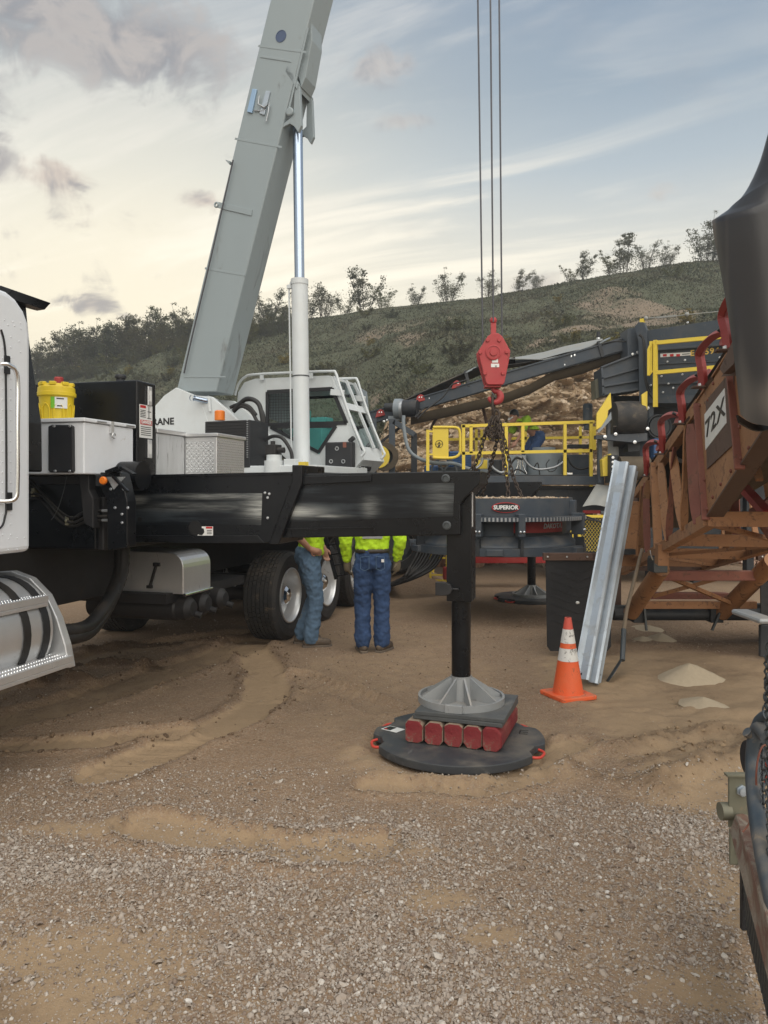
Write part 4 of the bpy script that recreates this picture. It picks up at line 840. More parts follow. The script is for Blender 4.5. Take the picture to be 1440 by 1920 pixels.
# side plates and fittings on the boom
def bplate(pts, d0, d1, name, m_='boom_grey', bev=.003): return part(U, lambda b: b.prism(uz(-BW, pts), 'y', -BW - d1, -BW - d0), name, m_, boom, bevel=bev)
bplate([(488, 108), (546, 117), (544, 112), (490, 104)], .0005, .008, 'doubler_plate')
bplate([(410, 379), (474, 394), (472, 405), (408, 390)], .0005, .014, 'lug_plate')
q = uh(-BW - .012, 406, 384); part(U, lambda b: b.tube([q + Vector((math.cos(a_) * .032, 0, math.sin(a_) * .032)) for a_ in [k * math.pi / 8 for k in range(16)]], .015, 8, closed=True), 'lug_eye', 'boom_grey', boom)
bplate([(423, 300), (433, 303), (431, 309)], -.03, .02, 'stop_lug')
q = uh(-BW, 527, 68); part(U, lambda b: b.lathe([(.088, 0), (.088, -.006), (.080, -.006), (.079, -.002), (.0005, -.002)], (q.x, -BW - .001, q.z), 'y', 32), 'port_hole', mat('port_blue', (.07, .10, .18), .35, var=.1), boom)
bplate([(475, 168), (483, 169), (474, 213), (465, 211)], .0005, .03, 'latch_plate', mat('latch_steel', (.40, .55, .72), .3, .6, var=.1))
bplate([(500, 171), (508, 173), (497, 217), (488, 214)], .0005, .025, 'latch_plate', 'galvanised')
part(U, lambda b: b.tube([uh(-BW - .04, x, y) for x, y in [(486, 180), (484, 195), (496, 202), (505, 194), (503, 210), (499, 228)]], .012, 8), 'latch_pin', 'rib_grey', boom)
part(U, lambda b: b.tube([uh(-BW - .02, x, y) for x, y in [(476, 207), (492, 208)]], .01, 8), 'latch_bar', 'rib_grey', boom)
bplate([(345, 708), (346, 705), (424, 705), (423, 708)], .0005, .006, 'weld_seam')
bplate([(576, 52), (579, 53), (541, 216), (538, 214)], .0005, .007, 'edge_bead')
bplate([(484, 88), (485, 84), (575, 96), (574, 100)], .0005, .004, 'weld_seam'); bplate([(440, 262), (441, 258), (529, 274), (528, 278)], .0005, .004, 'weld_seam'); bplate([(384, 505), (385, 501), (461, 514), (460, 518)], .0005, .004, 'weld_seam')
# ram bracket under the boom
brp = uz(-.20, [(525, 246), (534, 232), (546, 222), (552, 216), (553, 152), (563, 164), (566, 236), (560, 249), (553, 238), (545, 233), (536, 237)])
for v0 in (-.22, .16): part(U, lambda b: b.prism(brp, 'y', v0, v0 + .06), 'ram_bracket', 'boom_grey', boom, bevel=.006)
rib = uz(.16, [(576, 152), (590, 95), (603, 52), (604, 98), (592, 165), (584, 184)])
part(U, lambda b: b.prism(rib, 'y', -.16, .16), 'stiffener', 'boom_grey', boom, bevel=.008)
part(U, lambda b: b.prism(uz(.2, [(566, 150), (586, 184), (583, 194), (562, 162)]), 'y', -.235, .235), 'cross_plate', 'boom_grey', boom, bevel=.004)
q = uh(-.2, 546, 212); part(U, lambda b: (b.lathe([(.06, 0), (.06, -.03), (.045, -.04), (.0005, -.04)], (q.x, -.22, q.z), 'y', 20),), 'pivot_pin', 'boom_grey', boom)
# lift ram
q0, q1, q2 = uh(0, 566, 876), uh(0, 562, 528), uh(0, 558, 228)
q1.x = q0.x + (q2.x - q0.x) * (q1.z - q0.z) / (q2.z - q0.z)
ram = part(U, lambda b: b.cyl(q0, q1, .122, 32), 'ram_barrel', 'crane_white')
part(U, lambda b: b.cyl(q1, q2, .074, 28), 'ram_rod', 'rod_steel', ram)
part(U, lambda b: b.cyl(q1 + Vector((0, 0, -.05)), q1 + Vector((0, 0, .03)), .13, 32), 'gland', 'crane_white', ram)
part(U, lambda b: b.cyl(q0.lerp(q1, .485), q0.lerp(q1, .492), .126, 24), 'band', 'steel_dark', ram)
part(U, lambda b: b.tube([q1 + Vector((-.11, -.06, .0)), q1 + Vector((-.145, -.06, -.1)), q0.lerp(q1, .5) + Vector((-.14, -.06, 0)), q0 + Vector((-.14, -.06, .1))], .013, 8), 'oil_line', 'crane_white', ram)
part(U, lambda b: b.box((q1.x - .17, -.09, q1.z - .11), (q1.x - .10, -.03, q1.z - .05)), 'port_block', 'crane_white', ram, bevel=.006)
part(U, lambda b: b.tube(spline([uh(-BW - .05, x, y) for x, y in [(437, 300), (396, 480), (358, 640), (345, 700)]], 4), .012, 6), 'boom_cable', 'wire_steel')
# turret side plates, text, pins
tp = uz(-.30, [(262, 890), (262, 800), (289, 766), (310, 742), (332, 727), (368, 742), (398, 744), (432, 772), (470, 812), (478, 890)])
tur = part(U, lambda b: (b.prism(tp, 'y', -.33, -.26)), 'turret', 'crane_white', bevel=.008)
part(U, lambda b: (b.prism(tp, 'y', .26, .33)), 'turret_plate', 'crane_white', tur, bevel=.008)
t0 = uz(-.3, [(262, 890), (480, 890)])
part(U, lambda b: (b.box((t0[0][0] - .9, -.9, 1.88), (t0[0][0] + .1, .9, 2.75)),), 'counterweight', 'crane_white', tur, bevel=.04)
part(U, lambda b: b.box((t0[0][0], -.85, 1.88), (1.05, .85, 1.98)), 'turret_deck', 'crane_white', tur, bevel=.01)
part(U, lambda b: b.box((t0[0][0] + .2, -.259, 1.98), (t0[1][0] - .1, .259, 2.5)), 'winch_housing', 'crane_white', tur, bevel=.02)
c_ = uh(-.332, 306, 791); rt = U.to_3x3() @ Vector((1, 0, 0))
text('lettering', 'CRANE', 'label_black', face_M(U @ Vector((c_.x - .06, -.334, c_.z)), rt, (0, 0, 1)), .145, tur, bold=.004, sx=1.12)
part(U, lambda b: b.poly3([uh(-.335, x, y) for x, y in [(366, 745), (374, 745), (398, 815), (398, 870), (364, 870)]][::-1], .03), 'gusset', 'crane_white', tur, bevel=.005)
part(U, lambda b: (b.cyl(uh(-.48, 362, 746), uh(-.30, 392, 753), .038, 20), b.lathe([(.05, -.01), (.05, .01)], uh(-.49, 361, 746), 'y', 16)), 'pivot_pin', 'rod_steel', tur)
part(U, lambda b: (b.bar(uh(-.36, 392, 745), uh(-.36, 394, 772), .05, .03)), 'pin_keeper', 'crane_white', tur, bevel=.01)
for x in (414, 432): part(U, lambda b: b.tube(spline([uh(-BW + .25 + (x > 420) * .1, xx, yy) for xx, yy in [(x, 708), (x + 1, 700), (x + 5, 696), (x + 5, 692)]], 4), .012, 6), 'hook_bracket', 'crane_white', tur)
# oil cooler box with louvres
V0 = -.86; a = uh(V0, 384, 862); c = uh(V0, 466, 787)
ox = part(U, lambda b: b.box((a.x, V0, a.z - .12), (c.x + .02, V0 + .50, c.z)), 'oil_cooler', 'black_plastic', bevel=.012)
for k in range(13): part(U, lambda b: b.box((a.x + .04, V0 - .010, a.z + .0 + k * .043), (c.x - .03, V0 - .001, a.z + .020 + k * .043)), 'louvre', 'black_rough', ox)
part(U, lambda b: [b.box((c.x - .028, V0 - .008, a.z + .02 + k * .03), (c.x - .004, V0 - .001, a.z + .032 + k * .03)) for k in range(18)], 'grille', 'rib_grey', ox)
part(U, lambda b: b.cyl((c.x + .02, V0 + .42, a.z - .1), (c.x + .021, V0 + .42, a.z - .11), .02, 8), 'drain', 'hose', ox)
q = uh(-.6, 412, 779); be = part(U, lambda b: b.lathe([(.075, -.07), (.075, .055), (.062, .07), (.0005, .07)], q, 'z', 20), 'beacon', 'amber', label='orange warning beacon on the oil cooler')
for l in ([(437, 770), (455, 752), (478, 752), (493, 775), (495, 795)], [(438, 772), (452, 762), (470, 770), (482, 790), (486, 795)], [(440, 768), (462, 748), (484, 756), (492, 785), (491, 800)], [(432, 764), (448, 758), (466, 762), (480, 778)], [(496, 826), (512, 818), (530, 822), (545, 845), (548, 865)], [(452, 858), (470, 868), (495, 858), (520, 852)], [(455, 850), (474, 872), (498, 862)]):
    part(U, lambda b: b.tube(spline([uh(-.45, x, y) for x, y in l], 6), .026 if l[0][0] != 440 else .034, 10), 'hydraulic_hose', 'hose', tur)
# slew motor
q = uh(-.8, 514, 872)
sm = part(U, lambda b: (b.lathe([(.135, 1.85), (.135, q.z + .06), (.105, q.z + .06), (.105, q.z + .14), (.0005, q.z + .14)], (q.x, q.y, 0), 'z', 24)), 'slew_motor', 'crane_white')
part(U, lambda b: (b.box((q.x - .09, q.y - .09, q.z + .14), (q.x + .07, q.y + .09, q.z + .28)), b.cyl((q.x + .06, q.y - .02, q.z + .2), (q.x + .17, q.y - .02, q.z + .2), .04, 10), b.cyl((q.x - .02, q.y, q.z + .28), (q.x - .02, q.y, q.z + .33), .035, 8)), 'valve', 'hose', sm, bevel=.01)
part(U, lambda b: b.box((q.x + .16, q.y - .02, 1.9), (q.x + .34, q.y + .1, q.z + .08)), 'valve_box', 'crane_white', sm, bevel=.008)
part(U, lambda b: b.box((q.x + .46, q.y - .15, 1.96), (q.x + .56, q.y - .05, 2.02)), 'reflector', 'yellow')
# ---- operator cab, hollow, with real panes
VA, VB = .50, 1.36
def cp_(pts): return uz(VA, pts)
side = [cp_(l) for l in (
    [(443, 772), (446, 736), (458, 717), (478, 710), (500, 709), (500, 795), (490, 790)],          # rear panel
    [(500, 709), (616, 704), (624, 727), (500, 733)],                                               # roof rail
    [(624, 727), (616, 704), (622, 706), (674, 838), (662, 838), (652, 793)],                       # front pillar
    [(632, 797), (652, 793), (662, 838), (674, 838), (680, 862), (660, 884), (606, 884), (598, 852)],  # front lower panel
    [(490, 790), (500, 795), (520, 806), (598, 852), (606, 884), (560, 884), (476, 800)])]          # rear skirt
oc = None
for i, pl in enumerate(side):
    for v0 in (VA, VB - .03):
        o_ = part(U, lambda b: b.prism(pl, 'y', v0, v0 + .03), 'operator_cab' if oc is None else 'cab_panel', 'crane_white', oc, bevel=.004)
        if oc is None: oc = o_
def cross(p, q, th_, name, m_, v0=VA + .0305, v1=VB - .0305, **k):      # a panel spanning the cab's width between two outline points
    (x0, z0), (x1, z1) = uz(VA, [p, q]); d_ = Vector((x1 - x0, z1 - z0)).normalized(); n_ = Vector((d_.y, -d_.x)) * th_
    return part(U, lambda b: b.prism([(x0, z0), (x1, z1), (x1 + n_.x, z1 + n_.y), (x0 + n_.x, z0 + n_.y)], 'y', v0, v1), name, m_, oc, **k)
cross((478, 710), (618, 704), .04, 'roof', 'crane_white'); cross((443, 772), (446, 736), .03, 'rear_wall', 'crane_white'); cross((446, 736), (478, 710), .03, 'rear_wall', 'crane_white')
cross((478, 798), (560, 884), .04, 'floor', 'plant_dark'); cross((560, 884), (660, 884), .04, 'floor', 'plant_dark')
# window frames and panes
def ring(pts, w_, v, name, m_):
    for a_, c_ in zip(pts, pts[1:] + pts[:1]):
        (x0, z0), (x1, z1) = uz(VA, [a_, c_]); part(U, lambda b: b.bar((x0, v, z0), (x1, v, z1), .025, w_, (0, 0, 1) if abs(x1 - x0) > abs(z1 - z0) else (1, 0, 0)), name, m_, oc)
w1 = [(502, 735), (623, 729), (650, 793), (502, 796)]; w2 = [(506, 802), (630, 799), (598, 848), (520, 806)]; w2 = [(508, 801), (630, 799), (598, 848)]
for v, vv in ((VA - .008, VA + .012), (VB + .008, VB - .012)):
    ring(w1, .055, v, 'window_frame', 'black_plastic'); ring(w2, .05, v, 'window_frame', 'black_plastic')
    for wq in (w1, w2): part(U, lambda b: b.prism(uz(VA, wq), 'y', vv - .003, vv + .003), 'pane', 'glass', oc)
ring([(556, 733), (556, 795)], .05, VA - .006, 'window_frame', 'black_plastic')
for k in range(10): part(U, lambda b: b.bar(*[(x_, VA - .018, z_) for x_, z_ in uz(VA, [(508 + k * 5.2, 737), (508 + k * 5.2, 794)])], .006, .006), 'guard_bar', 'steel_dark', oc)
for k in range(11): part(U, lambda b: b.bar(*[(x_, VA - .012, z_) for x_, z_ in uz(VA, [(505, 739 + k * 5.2), (556, 738 + k * 5.2)])], .006, .006), 'guard_bar', 'steel_dark', oc)
cross((619, 709), (671, 836), .006, 'windscreen', 'glass')
for v0 in (VA + .02, (VA + VB) / 2 + .05, VB - .07): cross((621, 706), (675, 838), -.035, 'windscreen_bar', 'crane_white', v0, v0 + .05)
cross((640, 755), (646, 768), -.03, 'windscreen_bar', 'crane_white'); cross((671, 836), (681, 862), .03, 'front_wall', 'crane_white'); cross((681, 862), (660, 884), .03, 'front_wall', 'crane_white')
fw = cross((676, 853), (664, 882), -.012, 'lower_window_frame', 'black_plastic', VA + .10, VB - .28); cross((675.5, 856), (666, 878), -.018, 'lower_window', 'glass', VA + .14, VB - .32)
# guard rails over roof and windscreen
rl = [(444, 742), (450, 722), (462, 708), (480, 703), (560, 699), (622, 697), (632, 700), (640, 725), (662, 790), (682, 838), (686, 848), (680, 856)]
for v in (VA - .05, VB - .12):
    part(U, lambda b: b.tube(spline([(x_, v, z_) for x_, z_ in uz(VA, rl)], 4), .02, 10), 'guard_rail', 'crane_white', oc)
    for x, y in ((494, 703), (586, 700)):
        (x0, z0), = uz(VA, [(x, y)]); part(U, lambda b: b.box((x0 - .03, v - .01, z0 - .09), (x0 + .03, v + .01, z0)), 'rail_stay', 'crane_white', oc)
    (x0, z0), (x1, z1) = uz(VA, [(638, 735), (648, 738)]); part(U, lambda b: b.bar((x0 - .14, v, z0), (x1, v, z1), .02, .09, (0, 0, 1)), 'rail_stay', 'crane_white', oc, bevel=.005)
# inside: seat, console, teal wrapped parts
(x0, z0), (x1, z1) = uz(VA + .3, [(560, 800), (612, 838)])
part(U, lambda b: (b.box((x0 - .1, VA + .25, z1 - .12), (x1 - .05, VA + .7, z0)),), 'console', 'teal_blanket', oc, bevel=.02)
part(U, lambda b: (b.box((x0 - .05, VA + .2, z0), (x0 + .1, VA + .55, z0 + .28))), 'seat_back', 'teal_blanket', oc, bevel=.02)
part(U, lambda b: (b.box((x0 + .2, VA + .3, z0), (x0 + .5, VA + .55, z0 + .14))), 'arm_rest', 'teal_blanket', oc, bevel=.02)
# black lamp block on the corner of the cab
a = uh(VA - .16, 609, 878); c = uh(VA - .16, 660, 828)
lbx = part(U, lambda b: b.box((a.x, VA - .16, a.z), (c.x, VA - .03, c.z)), 'corner_step_box', 'black_plastic', oc, bevel=.02)
for x, y in ((632, 841), (621, 865), (644, 865)):
    q = uh(VA - .16, x, y); part(U, lambda b: b.lathe([(.032, 0), (.032, -.01), (.02, -.01), (.02, .0)], (q.x, VA - .161, q.z), 'y', 14), 'bolt', 'bolt_steel', oc)
q = uh(VA - .165, 646, 834); part(U, lambda b: b.box((q.x - .028, VA - .165, q.z - .04), (q.x + .028, VA - .1605, q.z + .04)), 'reflector', 'rust_red', oc)
part(U, lambda b: b.bar(uh(VA - .1, 655, 828), uh(VA - .1, 664, 820), .06, .06), 'mirror_stub', 'black_plastic', oc, bevel=.01)
for x, y, v in ((678, 838, VA + .1), (690, 838, VA + .45), (704, 845, VB - .1)):
    q = uh(v, x, y); part(U, lambda b: b.sph(q, .05, 10, (.6, 1, 1.3)), 'mirror', 'steel_dark', oc)
part(U, lambda b: b.prism(uz(VB, [(676, 728), (686, 734), (690, 775), (684, 772)]), 'y', VB + .03, VB + .05), 'side_screen', 'plant_pale', oc)
# ---- hoist ropes down to the hook block
hk = 9.9
for (xa, ya, xb, yb, dy_) in ((896, 0, 905.5, 668, 0), (919.5, 0, 925, 604, -.03), (936, 0, 941.5, 668, 0.02)):
    p0, p1 = P(xa, ya, hk + dy_), P(xb, yb, hk + dy_); k = (19.6 - p1.z) / (p0.z - p1.z)
    MB().cyl(p1, p1 + (p0 - p1) * k, .0115, 8).build('hoist_rope', 'wire_steel', truck)

# ================================================================== hook block
hb = thing('hook_block', 'red steel crane hook block hanging on three wire ropes above the crusher bowl', 'hook block', P(925, 690, hk))
H = lambda l, Y=hk: [(lambda q: (q.x, q.z))(P(x, y, Y)) for x, y in l]
ch_ = [(912, 634), (920, 628), (931, 628), (939, 634), (954, 661), (953, 672), (943, 720), (940, 724), (912, 724), (909, 720), (896, 672), (895, 661)]
for y0 in (hk - .13, hk + .08): MB().prism(H(ch_), 'y', y0, y0 + .05).build('cheek_plate', 'hook_red', hb, .01)
MB().prism(H([(914, 640), (937, 640), (949, 664), (938, 716), (914, 716), (900, 664)]), 'y', hk - .079, hk + .079).build('sheave_guard', 'rust_brown', hb)
q = P(925, 661, hk - .13); bs = MB().lathe([(.10, 0), (.10, -.016), (.085, -.02), (.085, -.012), (.05, -.012), (.045, -.03), (.0005, -.032)], q, 'y', 32).build('centre_boss', 'hook_red', hb)
for x, y in [(914, 638), (936, 638), (900, 661), (950, 660), (909, 700), (943, 700)]:
    q = P(x, y, hk - .13); MB().lathe([(.028, 0), (.028, -.012), (.022, -.02), (.0005, -.02)], q, 'y', 6).build('bolt', 'hook_red', hb)
lab = MB().prism(H([(920, 674), (931, 674), (931, 683), (920, 683)]), 'y', hk - .133, hk - .1305).build('rating_label', 'label_white', hb)
lab = MB().prism(H([(918, 685), (933, 685), (933, 691.5), (918, 691.5)]), 'y', hk - .133, hk - .1305).build('rating_label', 'label_white', hb)
text('lettering', 'T', 'label_black', face_M(P(930, 688.3, hk - .1335), (1, 0, 0), (0, 0, 1)), .045, lab, bold=.002)
MB().box(P(910, 726, hk - .09), P(940, 721, hk - .09) + Vector((0, .18, 0))).build('trunnion', 'hook_red', hb, .008)
c = P(928, 744, hk)
hkp = [c + Vector((-.02, 0, .125)), c + Vector((-.02, 0, .09))] + [c + Vector((math.cos(R(a_)) * .075, 0, math.sin(R(a_)) * .075)) for a_ in range(100, -200, -20)]
hr = [.032, .032] + [.03 + .018 * math.sin(math.pi * min(1, i / 11)) for i in range(14)] + [.016]
MB().tube(hkp, hr[:len(hkp)], 12).build('hook', 'hook_red', hb)
MB().bar(c + Vector((-.05, -.03, .06)), c + Vector((.0, -.03, -.01)), .012, .014).build('safety_latch', 'steel_dark', hb)
tl = MB(); tl.bar(P(925, 628, hk), P(925, 606, hk), .05, .07); tl.sph(P(925, 601, hk), .05, 10, (1, .8, 1)); tl.build('rope_socket', 'hook_red', hb, .006)
MB().cyl(P(918, 632, hk - .1), P(933, 632, hk - .1), .02, 10).build('socket_pin', 'rust_red', hb)

# ================================================================== chain sling
cs_ = thing('chain_sling', 'rusty four leg lifting chain hanging from the red crane hook', 'chain sling', P(925, 760, hk))
def link(b, c, t, side, L, wd, r):
    t = t.normalized(); s_ = side.normalized(); pts = []
    for k in range(10):
        a_ = 2 * math.pi * k / 10; pts.append(c + t * (L * math.cos(a_)) * (1.0) + s_ * (wd * math.sin(a_)))
    b.tube(pts, r, 5, closed=True)
def chain(pts, pitch=.062, L=.046, wd=.024, r=.0085):
    b = MB(); pts = spline(pts, 8); i = 0; acc = 0.0
    for a_, c_ in zip(pts, pts[1:]):
        d_ = (c_ - a_); n_ = d_.length
        while acc < n_:
            p = a_ + d_ * (acc / n_); t_ = d_.normalized(); s0 = t_.cross(Vector((0, 1, .2))).normalized(); s1 = t_.cross(s0)
            link(b, p, t_, s0 * .8 + s1 * .6 if i % 2 else s1 * .8 - s0 * .6, L, wd, r); i += 1; acc += pitch
        acc -= n_
    return b
top = P(929, 772, hk)
b = MB(); link(b, P(925, 760, hk), Vector((0, 0, 1)), Vector((.35, 1, 0)), .15, .055, .018); b.build('master_link', 'chain_rust', cs_)
b = MB(); link(b, P(930, 778, hk), Vector((0, .1, 1)), Vector((1, .2, 0)), .07, .045, .02); b.build('coupling_link', 'chain_rust', cs_)
BC = Vector((1.5, 9.9, 0)); RT = 1.54
for l in ([P(927, 785, hk), P(912, 808, hk + .1), P(890, 872, hk + .3), Vector((BC.x - .62, 10.5, RT))], [P(930, 785, hk), P(931, 830, hk + .15), Vector((BC.x - .1, 10.7, RT))],
          [P(933, 785, hk), P(938, 820, hk - .1), P(950, 892, hk - .25), P(953, 928, 9.55)], [P(935, 785, hk), P(944, 818, hk), P(962, 892, hk), P(978, 930, 9.7)]):
    chain(l).build('chain_leg', 'chain_rust', cs_)
for k in range(5):
    z0 = 785 + k * 3; chain([P(922 + k * 4, z0, hk - .06 + .03 * k), P(916 + k * 5, 805 + 3 * k, hk - .08 + .04 * k), P(922 + k * 4, 824 - k * 4, hk - .05 + .03 * k), P(933 - k, 800, hk)], .05).build('slack_chain', 'chain_rust', cs_)

# ================================================================== crusher bowl being lifted
bw = thing('crusher_bowl', 'dark blue cone crusher bowl with SUPERIOR oval badge hanging from chains', 'crusher bowl', BC + Vector((0, 0, .86)))
def bl(prof, name, m_, n=96): return MB().lathe(prof, BC, 'z', n).build(name, m_, bw)
up = bl([(.80, 1.42), (.80, 1.52), (.97, 1.545), (.97, 1.325), (.80, 1.325)], 'upper_ring', 'plant_blue')
bl([(.75, 1.322), (1.13, 1.322), (1.13, 1.268), (.85, 1.268)], 'adjustment_ring', 'plant_blue')
b = MB()
for k in range(150):
    a_ = 2 * math.pi * k / 150; c_, s_ = math.cos(a_), math.sin(a_); M_ = Matrix.Translation(BC) @ Matrix.Rotation(a_, 4, 'Z'); b.M = M_; b.box((1.12, -.011, 1.272), (1.142, .011, 1.318))
o_ = b.build('gear_teeth', 'rib_grey', bw); o_['kind'] = 'stuff'
bl([(.70, 1.265), (.89, 1.265), (.89, 1.09), (.93, 1.075), (1.03, .975), (1.04, .955), (.7, .955)], 'main_shell', 'plant_blue')
lf = bl([(.70, .952), (1.14, .952), (1.14, .86), (1.08, .85), (.7, .85)], 'clamping_ring', 'plant_blue')
b = MB(); b.M = Matrix.Translation(BC)
rows = [[(.897 * math.cos(R(a_)), .897 * math.sin(R(a_)), z) for a_ in range(-86, -30, 4)] for z in (1.125, 1.255)]; b.sheet(rows).build('decal', 'red_plate', bw)
b = MB(); b.M = Matrix.Translation(BC); b.sheet([[(.898 * math.cos(R(a_)), .898 * math.sin(R(a_)), z) for a_ in range(-86, -30, 4)] for z in (1.095, 1.125)]).build('decal', 'label_black', bw)
a_ = R(-50); text('lettering', 'DAKOTA', 'rib_grey', face_M(BC + Vector((.90 * math.cos(a_), .90 * math.sin(a_), 1.20)), (-math.sin(a_), math.cos(a_), 0), (0, 0, 1)), .085, bw, bold=.002, shear=.2)
for deg in (-84, -30, 20, 80, 140, 200, 250):
    M_ = Matrix.Translation(BC) @ Matrix.Rotation(R(deg), 4, 'Z')
    b = MB(M_); b.box((1.0, -.042, 1.09), (1.155, .042, 1.36)); cl_ = b.build('clamp_block', 'plant_blue', bw, .008)
    b = MB(M_); [b.sph((1.157, yy, 1.15), .018, 8) for yy in (-.022, .022)]; bo = b.build('bolts', 'bolt_steel', cl_); bo['kind'] = 'stuff'
    b = MB(M_); b.box((1.05, -.018, .86), (1.155, .018, 1.06)); b.build('clamp_stem', 'plant_dark', cl_)
for deg in (-28, -150): b = MB(Matrix.Translation(BC) @ Matrix.Rotation(R(deg), 4, 'Z')); b.box((.96, -.05, 1.33), (1.04, .05, 1.52)); b.build('lifting_ear', 'plant_blue', bw, .01)
for deg in (-40, -100, -160, 60): b = MB(Matrix.Translation(BC) @ Matrix.Rotation(R(deg), 4, 'Z')); b.box((1.1, -.10, .865), (1.18, .10, .945)); b.build('ring_lug', 'plant_blue', bw, .008)
lo = Vector((1.455, 9.9 - .985, 1.435)); el_ = [(lo.x + .165 * math.cos(R(a_)), lo.z + .062 * math.sin(R(a_))) for a_ in range(0, 360, 10)]
MB().prism(el_, 'y', lo.y, lo.y + .03).build('badge_rim', 'label_red', bw)
bd = MB().prism([(lo.x + (x - lo.x) * .94, lo.z + (z - lo.z) * .88) for x, z in el_], 'y', lo.y - .004, lo.y - .0005).build('badge', 'label_black', bw)
text('lettering', 'SUPERIOR', 'label_white', face_M((lo.x, lo.y - .0055, lo.z), (1, 0, 0), (0, 0, 1)), .066, bd, bold=.0026, sx=1.0)
rs = np.random.default_rng(3); n = 650; a_ = rs.uniform(0, 2 * np.pi, n); r__ = rs.uniform(.3, .95, n); sz = np.clip(rs.lognormal(-4.1, .4, n), .006, .04)
o_ = stones('rock_crumbs', np.stack([BC.x + r__ * np.cos(a_), BC.y + r__ * np.sin(a_), np.full(n, 1.535)], -1), sz, 'rock_face_stone', 5); o_['kind'] = 'stuff'; adopt(o_, bw)
MB().lathe([(.05, 1.50), (.85, 1.53)], BC, 'z', 40).build('liner', 'rust_brown', bw)
# ================================================================== crusher plant behind the bowl
def qb(name, m_, x0, y0, x1, y1, Y, dep, parent, bevel=.006):
    a, c = P(x0, y1, Y), P(x1, y0, Y); return MB().box(a, (c.x, Y + dep, c.z)).build(name, m_, parent, bevel)
def qbar(name, m_, p, q, Y, w_, parent, Y2=None, h_=None, bevel=0.0):
    return MB().bar(P(*p, Y), P(*q, Y if Y2 is None else Y2), w_, h_ or w_, (0, 1, 0)).build(name, m_, parent, bevel)
def qt(name, m_, pts, Y, r, parent, k=6, n=8): return MB().tube(spline([P(x, y, Y) for x, y in pts], k), r, n).build(name, m_, parent)
cp = thing('crusher_plant', 'dark blue portable cone crusher plant with yellow handrails around its platform', 'crusher plant', P(1000, 1020, 14))
qb('chassis_beam', 'plant_dark', 770, 911, 1440, 962, 13.7, 1.6, cp); qb('chassis_beam', 'plant_dark', 700, 962, 1090, 985, 13.9, 1.4, cp)
qb('deck_channel', 'plant_blue', 780, 893, 1133, 909, 13.45, .12, cp); qb('deck_plate', 'plant_dark', 700, 890, 1135, 894, 13.5, 3.2, cp)
MB().box(P(880, 916, 13.62), P(1135, 911, 13.62) + Vector((0, .1, 0))).build('perforated_lip', 'plant_dark', cp)
sg = qb('sign_plate', 'label_white', 919, 921, 947, 926, 13.6, .02, cp); text('lettering', 'MED GRAN', 'label_black', face_M(P(934, 923.5, 13.596), (1, 0, 0), (0, 0, 1)), .055, sg, bold=.001)
qb('red_frame', 'red_plate', 884, 1037, 1032, 1056, 12.4, .3, cp); qb('frame_rail', 'plant_dark', 1030, 985, 1440, 1040, 13.6, .5, cp)
# handrails
Yr = 13.5
for p, q in (((865, 799), (1114, 791)), ((865, 850), (1110, 845)), ((802, 806), (802, 883)), ((869, 797), (869, 880)), ((883, 800), (883, 850)), ((949, 800), (949, 893)), ((980, 798), (980, 848)), ((1059, 795), (1059, 891)), ((1108, 792), (1108, 912)), ((1114, 800), (1114, 844))):
    qbar('handrail', 'yellow', p, q, Yr, .055, cp)
for p, q in (((840, 824), (1110, 820)), ((840, 850), (1110, 846)), ((893, 805), (893, 860)), ((903, 805), (903, 870)), ((1088, 800), (1088, 860)), ((985, 800), (985, 850))): qbar('handrail', 'yellow', p, q, 16.2, .055, cp)
gt = qb('gate_panel', 'yellow', 811, 802, 841, 858, 13.5, .015, cp); qt('gate_loop', 'yellow', [(812, 801), (840, 801), (856, 802), (862, 810), (863, 835), (862, 850), (854, 857), (838, 859), (812, 858)], 13.5, .026, gt, 6, 10)
for y in (809, 852): qbar('hinge', 'yellow', (800, y), (812, y), 13.49, .03, gt)
c = P(823.5, 832.5, 13.494); MB().tube([c + Vector((math.cos(k * math.pi / 12) * .066, 0, math.sin(k * math.pi / 12) * .066)) for k in range(24)], .0045, 5, closed=True).build('round_symbol', 'label_black', gt)
MB().box(c + Vector((-.06, -.003, -.004)), c + Vector((.06, .002, .004))).build('round_symbol', 'label_black', gt)
MB().prism([(c.x - .02, c.z + .01), (c.x + .02, c.z + .01), (c.x, c.z + .045)], 'y', c.y - .003, c.y).build('round_symbol', 'label_black', gt); MB().prism([(c.x - .03, c.z - .05), (c.x + .015, c.z - .05), (c.x + .02, c.z - .012), (c.x - .015, c.z - .02)], 'y', c.y - .003, c.y).build('round_symbol', 'label_black', gt)
# machinery on the deck
mo = qb('electric_motor', 'blue_motor', 842, 846, 884, 876, 14.6, .6, cp, .02)
for k in range(8): qb('cooling_fin', 'blue_motor', 843, 848 + k * 3.4, 883, 849.4 + k * 3.4, 14.58, .02, mo, 0)
qb('motor_base', 'plant_dark', 815, 876, 890, 884, 14.4, .9, cp)
c = P(832, 884, 14.2); pu = MB().lathe([(.22, 0), (.26, 0), (.26, -.10), (.22, -.10), (.22, 0)], c, 'y', 32).build('fan_pulley', 'steel_dark', cp)
for k in range(6): MB().bar(c + Vector((0, -.05, 0)), c + Vector((math.cos(k * math.pi / 3) * .23, -.05, math.sin(k * math.pi / 3) * .23)), .03, .03).build('spoke', 'steel_dark', pu)
qb('blue_cowl', 'blue_motor', 797, 872, 822, 892, 14.3, .4, cp, .03); qb('panel', 'plant_pale', 900, 860, 922, 890, 14.6, .3, cp); qb('panel', 'yellow', 893, 862, 914, 879, 14.3, .05, cp)
